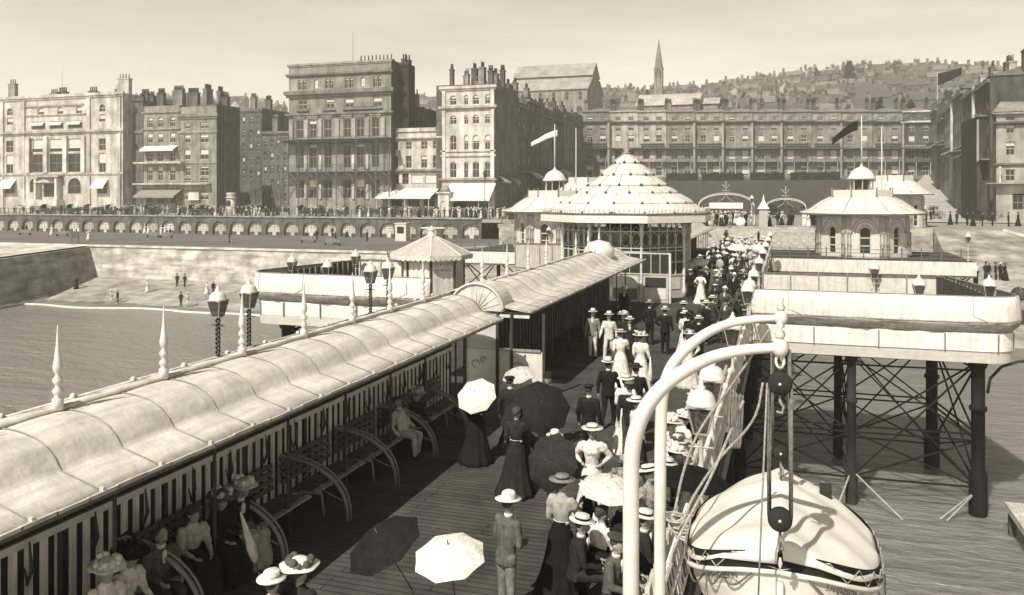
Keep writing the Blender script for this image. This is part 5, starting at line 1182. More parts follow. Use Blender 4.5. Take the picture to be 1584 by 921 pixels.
e1 = davit('thick white curved boat davit, left and nearest', YN, [(976, 800), (976, 712), (982, 672), (996, 635), (1020, 602), (1052, 577), (1100, 552), (1150, 541), (1203, 538)], .078, .042, 590, 0)
e2 = davit('white curved boat davit, second behind the thick one', YF, [(1021, 760), (1022, 650), (1025, 605), (1036, 570), (1055, 545), (1084, 520), (1120, 502), (1160, 494), (1205, 492)], .07, .038, 500, 1)
BX = -.06
def block(t, x, y, z, r):
    mb = MB().use(0, True); mb.lathe([(.01, -.055), (r*.85, -.05), (r, -.025), (r, .025), (r*.85, .05), (.01, .055)], 20); mb.xf(Matrix.Translation((x, y, z)) @ Matrix.Rotation(R(78), 4, 'X')); mb.build('pulley_block', mat('wood', .045), t)
    MB().use(0, True).ell((x, y - .055, z), (.014, .02, .014), 8, 5).build('pin', mat('paint', .8), t)
    MB().use(0, True).tube([(x, y, z - r), (x, y, z - r - .06), (x + .03, y, z - r - .1), (x + .02, y, z - r - .16), (x - .03, y, z - r - .15)], .014, 6).build('hook', mat('metal', .3), t)
for k, (e, zl, lab) in enumerate(((e1, z_at(1203, 803, YN), 'rope tackle with two dark pulley blocks hanging from the nearest davit'), (e2, z_at(1203, 700, YF), 'rope tackle with dark blocks hanging from the second davit'))):
    t = thing('boat_tackle', lab, 'tackle', (e[0], e[1], 0)); zu = e[2] - .32; r = .108 if k == 0 else .085
    block(t, 0, 0, zu, r); block(t, 0, 0, zl, r)
    mb = MB().use(0, True)
    for dx in (-.1, .1, -.085, .085): mb.tube([(dx, .0 + (.03 if abs(dx) < .09 else -.02), zu - .03), (dx*1.02, 0, (zu+zl)/2), (dx, (.03 if abs(dx) < .09 else -.02), zl + .02)], .013, 6)
    mb.tube([(0, 0, zl - r), (0, 0, zl - .3)], .015, 5); mb.tube([(0, .02, zu + .1), (0, 0, e[2] - .15)], .02, 6)
    mb.build('falls', mat('rope', .16), t)
    if k == 0:
        MB().use(0, True).tube([(-.11, -.03, zu), (-.16, -.06, zl), (-.2, -.08, 2.0)], .009, 5).build('loose_line', mat('rope', .3), t)
def rope(label, pts, r=.02, v=.3, name='rope'):
    p0 = Vector(pts[0]); P = [tuple(Vector(p) - p0) for p in pts]
    for _ in range(2):
        Q = [P[0]]
        for a, c in zip(P, P[1:]): Q += [tuple(a[k]*.75 + c[k]*.25 for k in range(3)), tuple(a[k]*.25 + c[k]*.75 for k in range(3))]
        P = Q + [P[-1]]
    return tag(MB().use(0, True).tube(P, r, 6).build(name, mat('rope', v), None, tuple(p0)), label, 'rope')
def PW(px, py, D): r = (px - 792)/1300*D; return (CA*r - SA*D, SA*r + CA*D, HC - (py - 302)*D/1300)
rope('slack rope slanting from second davit block down to the railing', [PW(1180, 592, 9.9), PW(1172, 640, 9.9), PW(1150, 672, 10), PW(1120, 700, 10.2), PW(1090, 740, 9.6), PW(1060, 790, 9.2), PW(1040, 870, 8.8)], .016, .35)
rope('upper slack rope running from near davit head to the railing', [PW(1190, 510, 9.9), PW(1130, 600, 10), PW(1080, 665, 10), PW(1056, 730, 9.6), PW(1044, 790, 9.4)], .016, .3)
rope('rope falling from nearest davit beside the boat', [PW(1150, 620, 8.3), PW(1100, 740, 8.3), PW(1066, 800, 8.1), PW(1040, 850, 8.0), PW(1030, 900, 7.9)], .016, .35)
for k in range(4):
    t = rope(['innermost coil of rope hanging on the railing', 'second hank of rope on the railing', 'third hank of rope on the railing', 'outer hank of rope on the railing nearest the piles'][k], [PW(1130 + 5*k, 610, 13.5), PW(1127 + 4*k, 660, 13.5), PW(1131 + 4*k, 705, 13.5), PW(1136 + 4*k, 660, 13.5), PW(1134 + 5*k, 612, 13.5)], .02, .2)
mb = MB().use(0, True); rr = random.Random(9)
for k in range(9):
    c = (rr.uniform(-.08,.08), rr.uniform(-.08,.08)); r_ = rr.uniform(.14, .26); mb.tube([(c[0] + r_*math.cos(q*.45), c[1] + r_*math.sin(q*.45)*.8, .02 + k*.03 + .02*math.sin(q + k)) for q in range(15)], .016, 5)
x, y = on_z(1066, 862, .95); tag(mb.build('rope_coil', mat('rope', .45), None, (x - .05, y, 1.24)), 'tangled coil of pale rope resting on the railing beside the boat', 'rope')
# lifeboat
t = thing('lifeboat', 'white clinker lifeboat under a white canvas cover hanging end-on from davits', 'lifeboat', (BX, 9.8, 0)); LB = 1.38
def hb(s): return .97*max(0, 1 - abs(s)**2.7)**.56
def gz(s): return 2.17 + (.40 if s < 0 else .12)*abs(s)**2.6
def kz(s): return 1.2 + .45*abs(s)**5
NS = 41; ss = [-1 + 2*i/(NS-1) for i in range(NS)]; NT = 26
def hullpt(s, tt, side, off=0):
    b_ = hb(s); ph = tt*math.pi/2; step = .014*((tt*9) % 1)
    x = side*(b_*math.sin(ph)**.85 + (off + step)*(1 if b_ > .02 else 0)); z = kz(s) + (gz(s) - kz(s))*(1 - math.cos(ph))**.8; return (x, s*LB*(1 + .05*tt), z)
for side in (-1, 1):
    pass
mb = MB().use(0, False)
for side in (-1, 1): mb.grid([[hullpt(s, tt/NT, side) for tt in range(NT + 1)] for s in ss][::side])
mb.build('hull', mat('paint', .74), t)
mb = MB().use(0, True)
for side in (-1, 1):
    rws = []
    for s in ss:
        p = hullpt(s, 1, side, .02); rws.append([(p[0], p[1]*1.0, p[2] - .13), (p[0] + side*.02, p[1], p[2] - .06), (p[0] + side*.0, p[1], p[2] + .05)])
    mb.grid(rws)
mb.build('dark_strake', mat('tar', .035), t)
mb = MB().use(0, True)
for side in (-1, 1): mb.tube([(hullpt(s, 1, side, .035)[0], hullpt(s, 1, side)[1], gz(s) - .145) for s in ss], .028, 6)
mb.build('rubbing_strake', mat('paint', .72), t)
MB().use(0, True).tube([(0, -LB*1.06, gz(1) + .05), (0, -LB*1.07, gz(1) - .25), (0, -LB*1.0, kz(1)), (0, -LB*.8, kz(.8) - .03), (0, 0, kz(0) - .04), (0, LB, kz(1))], .035, 6).build('stem_and_keel', mat('paint', .76), t)
mb = MB().use(0, True); NU = 28; rws = []
for i, s in enumerate(ss):
    r_ = []; b_ = hb(s)*1.03 + .03
    for j in range(NU + 1):
        u = -1 + 2*j/NU; edge = abs(u)**8
        zz = gz(s) + .03 + (.09 + .43*max(0, 1 - s*s)**.75)*(1 - abs(u)**1.55) + .02*math.sin(s*13 + u*4)*(1-edge) - edge*(.045 + .05*abs(math.sin(s*7.3 + 1.0*(u > 0))))
        zz += .05*math.exp(-(u*9)**2)
        r_.append((b_*u, s*LB*1.07, zz))
    rws.append(r_)
mb.grid(rws); o = mb.build('canvas_cover', mat('paint', .86), t); o.modifiers.new('s', 'SOLIDIFY').thickness = .012
for side in (-1, 1):
    mb = MB().use(0, True); k = 0; s = -.98
    while s < .9:
        s2 = s + (.10 if s < -.8 else .22); pts = []
        for q in range(9):
            f = q/8; sv = s + (s2 - s)*f; h = hullpt(sv, 1, side, .05); pts.append((h[0] + side*.02, h[1], gz(sv) - .17 - .13*math.sin(math.pi*f)))
        mb.tube(pts, .0095, 5); s = s2
    mb.build('grab_line', mat('rope', .14), t)
mb = MB().use(0, True)
for side in (-1, 1):
    pts = [(hullpt(-1 + 1.9*q/24, 1, side, .05)[0], hullpt(-1 + 1.9*q/24, 1, side)[1], gz(-1 + 1.9*q/24) + (.03 if q % 2 else -.12)) for q in range(25)]; mb.tube(pts, .007, 4)
mb.build('cover_lacing', mat('rope', .5), t)
mb = MB(); mb.box(.42, .55, .5, .6, gz(.3) + .3, gz(.3) + .48); mb.build('cleat', mat('tar', .05), t)
def lettering(txt, parent, M, size, m):
    cu = bpy.data.curves.new('lettering', 'FONT'); cu.body = txt; cu.size = size; cu.extrude = .002; cu.align_x = 'CENTER'
    tmp = bpy.data.objects.new('tmp', cu); COL.objects.link(tmp); dg = bpy.context.evaluated_depsgraph_get(); me = bpy.data.meshes.new_from_object(tmp.evaluated_get(dg)); bpy.data.objects.remove(tmp); me.transform(M); me.materials.clear(); me.materials.append(m)
    return link('lettering', me, parent)
for side, txt in ((-1, 'W.H.GIBSON'), (1, 'S.H.GIBSON')):
    s0 = -.87; p = Vector(hullpt(s0, .9, side, .03)); q = Vector(hullpt(s0 + .1, .9, side, .03)); up = (Vector(hullpt(s0, .99, side, .03)) - Vector(hullpt(s0, .78, side, .03))).normalized()
    xx = (q - p).normalized() * (1 if side > 0 else -1); nn = xx.cross(up).normalized(); up = nn.cross(xx)
    M = Matrix((( xx.x, up.x, nn.x, p.x + nn.x*.03), (xx.y, up.y, nn.y, p.y + nn.y*.03), (xx.z, up.z, nn.z, p.z - .09 + nn.z*.03), (0,0,0,1)))
    lettering(txt, t, M, .085, mat('metal', .06))
# stepped landing at far right
t = thing('landing_stage', 'corner of a low timber landing stage in the water at the right edge', 'landing stage', (8.0, 35.6, SEA))
MB().box(0, 9, -9, 1.2, .9, 1.15).build('planking', mat('wood', .5), t); mb = MB()
for x in (.2, 3, 5.8):
    for y in (-5, .8): MB().box(x - .12, x + .12, y, y + .24, -3, .9).build('pile', mat('tar', .1), t)
for k, (px, py) in enumerate(((1525, 452), (1554, 454), (1580, 455), (1577, 432))):
    Yb = [88, 87, 87, 93][k]; x = X_at(px, Yb); z = beach_z(x, Yb); t = thing('upturned_boat', ['dark upturned boat on the right beach, leftmost of the three below', 'dark upturned boat with pale keel band, middle of the three on the right beach', 'dark upturned boat at the right edge, rightmost of the three', 'small dark upturned boat higher up the right beach'][k], 'boat', (x, Yb, z - .1), k*.5)
    mb = MB().use(0, True); mb.grid([[( s*1.3, .75*(1 - abs(s)**2.4)**.5*math.cos(a), 1.0*(1 - .3*s*s)*math.sin(a)**.7 if 0 < a < math.pi else 0) for a in [math.pi*j/10 for j in range(11)]] for s in [i/8 - 1 for i in range(17)]]); mb.build('hull', mat('tar', .06), t)
    MB().use(0, True).tube([(-1.3, 0, .7), (-.6, 0, .95), (.6, 0, .95), (1.3, 0, .7)], .05, 6).build('keel', mat('wood', .2), t)
# ================================================================== PEOPLE
def hand(mb, w, d, side, curl=.5):
    d = Vector(d).normalized(); ref = Vector((0, -1, 0)) if abs(d.y) < .8 else Vector((0, 0, 1))
    n = (ref - d*ref.dot(d)).normalized(); l = d.cross(n)*side; w = Vector(w)
    M = Matrix((d, l, n)).transposed()
    mb.ell(w + d*.045, (.048, .013, .036), 8, 6, Matrix((d, n, l)).transposed())
    for k, (off, ln) in enumerate(((-.027, .072), (-.009, .08), (.009, .076), (.026, .06))):
        a = w + d*.08 + n*off*1.05; b_ = a + d*ln*.5 + l*ln*.18*curl*2; c = b_ + d*ln*.35 + l*ln*.5*curl; mb.tube([a, b_, c], [.0098, .009, .007], 6)
    a = w + d*.03 - n*.032; mb.tube([a, a + d*.03 - n*.022 + l*.01, a + d*.058 - n*.02 + l*.028], [.012, .0105, .008], 6)
SH = {}
def template(key, sex='m', legs='stand', armL=None, armR=None, lean=0, hip=None, coat=.80):
    if key in SH: return SH[key]
    fem = sex == 'f'; H = hip or (0, 0, .93); T = Matrix.Translation(H) @ Matrix.Rotation(R(lean), 4, 'X') @ Matrix.Translation((0, 0, -.93))
    up = lambda p: T @ Vector(p)
    sw = .165 if fem else .19; body = MB(); top = MB(); legm = MB(); shoe = MB()
    i0 = 0
    for m_, ex in ((body, 0),):
        m_.cap((0, .01, 1.38), (0, -.005, 1.53), .056, .05, 10); m_.ell((0, -.008, 1.625), (.076, .094, .113), 14, 10); m_.ell((0, -.04, 1.562), (.056, .056, .056), 10, 8)
        m_.tube([(0, -.098, 1.64), (0, -.124, 1.598), (0, -.1, 1.588)], [.008, .0155, .012], 6)
        for s in (-1, 1): m_.ell((s*.078, .005, 1.61), (.012, .022, .032), 8, 6); m_.cap((s*.04, -.0, 1.385), (s*sw*.85, 0, 1.37), .04, .036, 8)
        m_.ell((0, 0, 1.25), (.14, .1, .2), 12, 8); m_.ell((0, 0, 1.0), (.135, .1, .16), 12, 8)
        m_.ell((0, -.1, 1.552), (.025, .012, .008), 8, 5)
        for s in (-1, 1): m_.ell((s*.032, -.088, 1.648), (.022, .012, .006), 6, 4)
    body.xf(T)
    # torso cloth
    if fem:
        pr = [(.125, 1.0), (.115, 1.05), (.125, 1.1), (.15, 1.2), (.168, 1.3), (.155, 1.38), (.11, 1.43), (.06, 1.49), (.056, 1.5)]
        top.lathe(pr, 16, sx=1, sy=.78); top.ell((0, -.06, 1.27), (.125, .085, .075), 12, 8); 
    else:
        pr = [(.185, coat), (.18, .9), (.166, 1.02), (.178, 1.15), (.195, 1.28), (.185, 1.37), (.13, 1.42), (.062, 1.46)]
        top.lathe(pr, 16, sx=1, sy=.68)
    top.xf(T)
    arms = {-1: armR or ((.06, .03, -.27), (.01, -.08, -.24)), 1: armL or ((.06, .03, -.27), (.01, -.08, -.24))}; wr = {}
    for s in (-1, 1):
        S = up((s*sw, 0, 1.385)); e, w = arms[s]; E = S + Vector((s*e[0], e[1], e[2])); W = E + Vector((s*w[0], w[1], w[2])); wr[s] = W
        body.cap(S, E, .046, .038, 10); body.cap(E, W, .037, .024, 10); hand(body, W, W - E, s)
        if fem: top.ell(S + (E - S)*.25, (.085, .08, .095), 10, 8); top.cap(S, E, .075, .052, 10); top.cap(E, W - (W-E)*.08, .047, .033, 10)
        else: top.ell(S + Vector((-s*.02, 0, -.0)), (.072, .075, .07), 10, 8); top.cap(S, E, .068, .054, 10); top.cap(E, W - (W-E)*.06, .053, .041, 10)
    # legs
    L = {'stand': (((.09, -.01, .49), (.1, .01, .085)), ((.09, -.02, .49), (.11, -.02, .085))),
         'walk': (((.09, -.13, .50), (.09, -.22, .09)), ((.09, .06, .49), (.09, .30, .15))),
         'sit': (((.11, -.43, .5), (.10, -.45, .085)), ((.12, -.42, .5), (.12, -.36, .085)))}[legs]
    hips = Vector(H)
    for s, (k, a) in zip((-1, 1), L):
        Hp = hips + Vector((s*.09, 0, 0)); K = Vector((s*k[0], k[1], k[2])); A = Vector((s*a[0], a[1], a[2]))
        body.cap(Hp, K, .08, .05, 10); body.cap(K, A, .05, .034, 10); body.cap(A + Vector((0, .03, -.045)), A + Vector((0, -.13, -.05)), .033, .028, 8)
        shoe.cap(A + Vector((0, .035, -.04)), A + Vector((0, -.14, -.045)), .042, .036, 8); shoe.cap(A, A + Vector((0, .01, .05)), .042, .045, 8)
        if not fem: legm.cap(Hp, K, .098, .07, 10); legm.cap(K, A + Vector((0, 0, -.01)), .069, .056, 10)
        else: legm.cap(Hp, K, .15, .15, 12)
    if not fem: legm.ell(hips + Vector((0, 0, .02)), (.16, .11, .13), 12, 8)
    if fem:
        if legs == 'sit':
            legm.ell(hips + Vector((0, 0, .08)), (.17, .14, .2), 12, 8); K = Vector((0, -.42, .5))
            legm.cap(K + Vector((-.1, 0, 0)), (-.14, -.5, .12), .13, .12, 10); legm.cap(K + Vector((.1, 0, 0)), (.14, -.48, .12), .13, .12, 10); legm.cap((-.1, -.5, .1), (.1, -.5, .1), .12, .12, 10); legm.ell((0, -.44, .3), (.2, .12, .3), 12, 8)
            skirt = solid(legm, .024, 2, .5, .014)
        else:
            q = MB().use(0, True); pr = [(.118, 1.09), (.12, 1.06), (.15, .98), (.195, .88), (.22, .7), (.255, .5), (.31, .28), (.37, .1), (.40, .015), (.39, .01)]
            n = 56; vs = []
            for (r_, z) in pr:
                f = (1.09 - z)/1.08
                for j in range(n):
                    a = 2*math.pi*j/n; k = 1 + .07*f*math.sin(a*11 + .6*math.sin(a*3)) + .03*f*math.sin(a*5 + 1); y = r_*k*math.sin(a)*.86
                    vs.append((r_*k*math.cos(a), y + f*f*(.1 if y > 0 else 0)*abs(math.sin(a)) + f*.03, z))
            m = len(pr); q.add(vs, [(i*n+j, i*n+(j+1)%n, (i+1)*n+(j+1)%n, (i+1)*n+j) for i in range(m-1) for j in range(n)]); skirt = q.mesh('skirt', [])
    out = {'sex': sex}
    out['body'] = solid(body, .0105, 1); out['top'] = solid(top, .016, 1, .5, .010)
    out['low'] = skirt if fem else solid(legm, .019, 1, .5, .009)
    shoe.s = True; sm = MB().use(0, True); sm.v = shoe.v; sm.f = shoe.f; sm.m = shoe.m; sm.sm = [True]*len(shoe.f); out['shoe'] = sm.mesh('shoes', [])
    mb = MB().use(0, True)
    if fem: mb.ell((0, .015, 1.665), (.098, .108, .085), 14, 9); mb.ell((0, .085, 1.63), (.06, .05, .06), 10, 7); mb.ell((0, -.05, 1.7), (.075, .05, .04), 10, 6)
    else: mb.ell((0, .022, 1.655), (.083, .09, .092), 14, 9); mb.ell((0, -.104, 1.573), (.028, .012, .009), 8, 5)
    for s in (-1, 1): mb.ell((s*.032, -.092, 1.66), (.016, .009, .004), 6, 4)
    mb.xf(T); out['hair'] = mb.mesh('hair', [])
    mb = MB().use(0, True)
    for s in (-1, 1): mb.ell((s*.031, -.093, 1.636), (.011, .008, .006), 6, 5)
    mb.xf(T); out['eyes'] = mb.mesh('eyes', [])
    mb = MB().use(0, True)
    if fem: mb.lathe([(.128, 1.035), (.13, 1.06), (.126, 1.09)], 16, sy=.8)
    else:
        mb.lathe([(.064, 1.45), (.06, 1.5), (.056, 1.502)], 14, (0, -.004, 0)); mb.ell((0, -.112, 1.35), (.042, .028, .11), 10, 7)
    mb.xf(T); out['trim'] = mb.mesh('trim', [])
    out['T'] = T; out['wr'] = wr
    for k in ('body', 'top', 'low', 'shoe', 'hair', 'eyes', 'trim'): out[k].materials.clear(); out[k].materials.append(None)
    SH[key] = out; return out
HT = {}
def hat_mesh(k):
    if k in HT: return HT[k]
    mb = MB().use(0, True)
    if k == 'boater': mb.lathe([(.04, .004), (.165, .0), (.168, .008), (.165, .016), (.094, .02), (.092, .085), (.085, .092), (.01, .094)], 24, sy=1.14); mb.use(1); mb.lathe([(.096, .022), (.0965, .055)], 24, sy=1.14, cap=False)
    elif k == 'panama': mb.lathe([(.04, .0), (.12, -.002), (.175, .012), (.178, .02), (.12, .01), (.098, .02), (.096, .06), (.088, .11), (.06, .13), (.03, .118), (.01, .115)], 24, sy=1.15); mb.use(1); mb.lathe([(.1, .02), (.099, .05)], 24, sy=1.15, cap=False)
    elif k == 'bowler': mb.lathe([(.04, .0), (.11, -.006), (.138, .014), (.142, .026), (.12, .004), (.093, .01), (.094, .05), (.086, .09), (.06, .115), (.02, .125), (.003, .126)], 24, sy=1.16)
    elif k == 'cap': mb.lathe([(.085, -.01), (.12, .02), (.125, .035), (.10, .055), (.03, .065), (.004, .066)], 20, (0, .012, 0), sy=1.12); mb.ell((0, -.11, -.012), (.07, .06, .012), 12, 6)
    elif k == 'ladyboater': mb.lathe([(.04, .004), (.2, .0), (.203, .008), (.2, .016), (.105, .02), (.102, .075), (.095, .082), (.01, .084)], 26, sy=1.05); mb.use(1); mb.lathe([(.107, .022), (.1075, .05)], 24, sy=1.05, cap=False)
    elif k in ('wide', 'flower'):
        rr = random.Random(5); R0 = .25 if k == 'wide' else .23
        mb.lathe([(.05, .0), (R0*.7, .004), (R0, .012), (R0, .02), (R0*.6, .014), (.11, .02), (.105, .08), (.08, .1), (.01, .104)], 32, fn=lambda a, z: 1 + .05*math.sin(a*5) if z < .03 else 1)
        mb.use(1)
        for i in range(16 if k == 'flower' else 8): a = rr.uniform(0, 6.28); mb.ell((.13*math.cos(a), .13*math.sin(a), .045 + rr.uniform(0, .05)), (rr.uniform(.03, .055),)*3, 7, 5)
        mb.use(0)
        if k == 'wide': mb.tube([(.1, .05, .06), (.16, .1, .13), (.12, .2, .16), (.04, .26, .1)], [.02, .035, .03, .01], 6)
    me = mb.mesh('hat', [None, None]) if False else mb.mesh('hat', []); me.materials.append(None); me.materials.append(None); HT[k] = me; return me
def setm(o, *ms):
    for i, m in enumerate(ms): o.material_slots[i].link = 'OBJECT'; o.material_slots[i].material = m
def person(key, loc, face, label, top=.05, low=.05, hat='boater', hv=.7, band=.05, trim=.7, hair=.06, shoe=.04, skin=.30, scale=1, group=None, hattilt=0, skirtname=None):
    t_ = SH[key]; fem = t_['sex'] == 'f'; r = thing('person', label, 'person', loc, face, group); r.scale = (scale,)*3
    for nm, k, m in (('body', 'body', mat('skin', skin)), ('blouse' if fem else 'jacket', 'top', mat('cloth', top)), ('skirt' if fem else 'trousers', 'low', mat('cloth', low)), ('shoes', 'shoe', mat('paint', shoe)), ('hair', 'hair', mat('hair', hair)), ('eyes', 'eyes', mat('paint', .03)), ('belt' if fem else 'shirt', 'trim', mat('cloth', trim))):
        o = link(nm, t_[k], r); setm(o, m)
    if hat:
        o = link('hat', hat_mesh(hat), r); setm(o, mat('cloth', hv), mat('cloth', band)); o.matrix_local = t_['T'] @ Matrix.Translation((0, .01, 1.69 if hat != 'cap' else 1.7)) @ Matrix.Rotation(R(hattilt), 4, 'X')
    return r
UPA = ((.07, -.10, -.22), (-.05, -.16, .10))      # raised hand holding a parasol handle
HIPA = ((.17, .06, -.2), (-.14, -.1, -.12)); HOLD = ((.05, .0, -.27), (-.1, -.22, -.02)); LOW = ((.05, .02, -.28), (-.05, -.13, -.2)); CANE = ((.05, .02, -.27), (.04, -.1, -.22)); LAP = ((.05, -.06, -.25), (-.08, -.24, -.06)); SW1 = ((.05, .10, -.26), (.0, .0, -.25)); SW2 = ((.05, -.10, -.26), (.0, -.16, -.18))
template('m_stand', 'm'); template('m_walk', 'm', 'walk', SW1, SW2); template('m_read', 'm', 'stand', HOLD, HOLD, 4); template('m_hip', 'm', 'stand', HIPA, CANE)
template('m_sit', 'm', 'sit', LAP, LAP, 8, (0, 0, .53), .86); template('m_slouch', 'm', 'sit', LAP, LOW, -18, (0, -.05, .52), .86)
template('f_stand', 'f', 'stand', LOW, LOW); template('f_hip', 'f', 'stand', HIPA, HIPA); template('f_up', 'f', 'stand', LOW, UPA, 3); template('f_hold', 'f', 'stand', LOW, ((.07, .0, -.25), (.05, -.06, -.2)))
template('f_sit', 'f', 'sit', LAP, LAP, 8, (0, 0, .53)); template('m_up', 'm', 'stand', LOW, UPA, 3)
def at_hat(px, py, ht=1.78, zf=0): x, y = on_z(px, py, zf + ht); return (x, y, zf)
def at_feet(px, py, zf=0): x, y = on_z(px, py, zf); return (x, y, zf)
F = lambda deg: R(deg)   # 0 faces the camera, 180 faces the shore
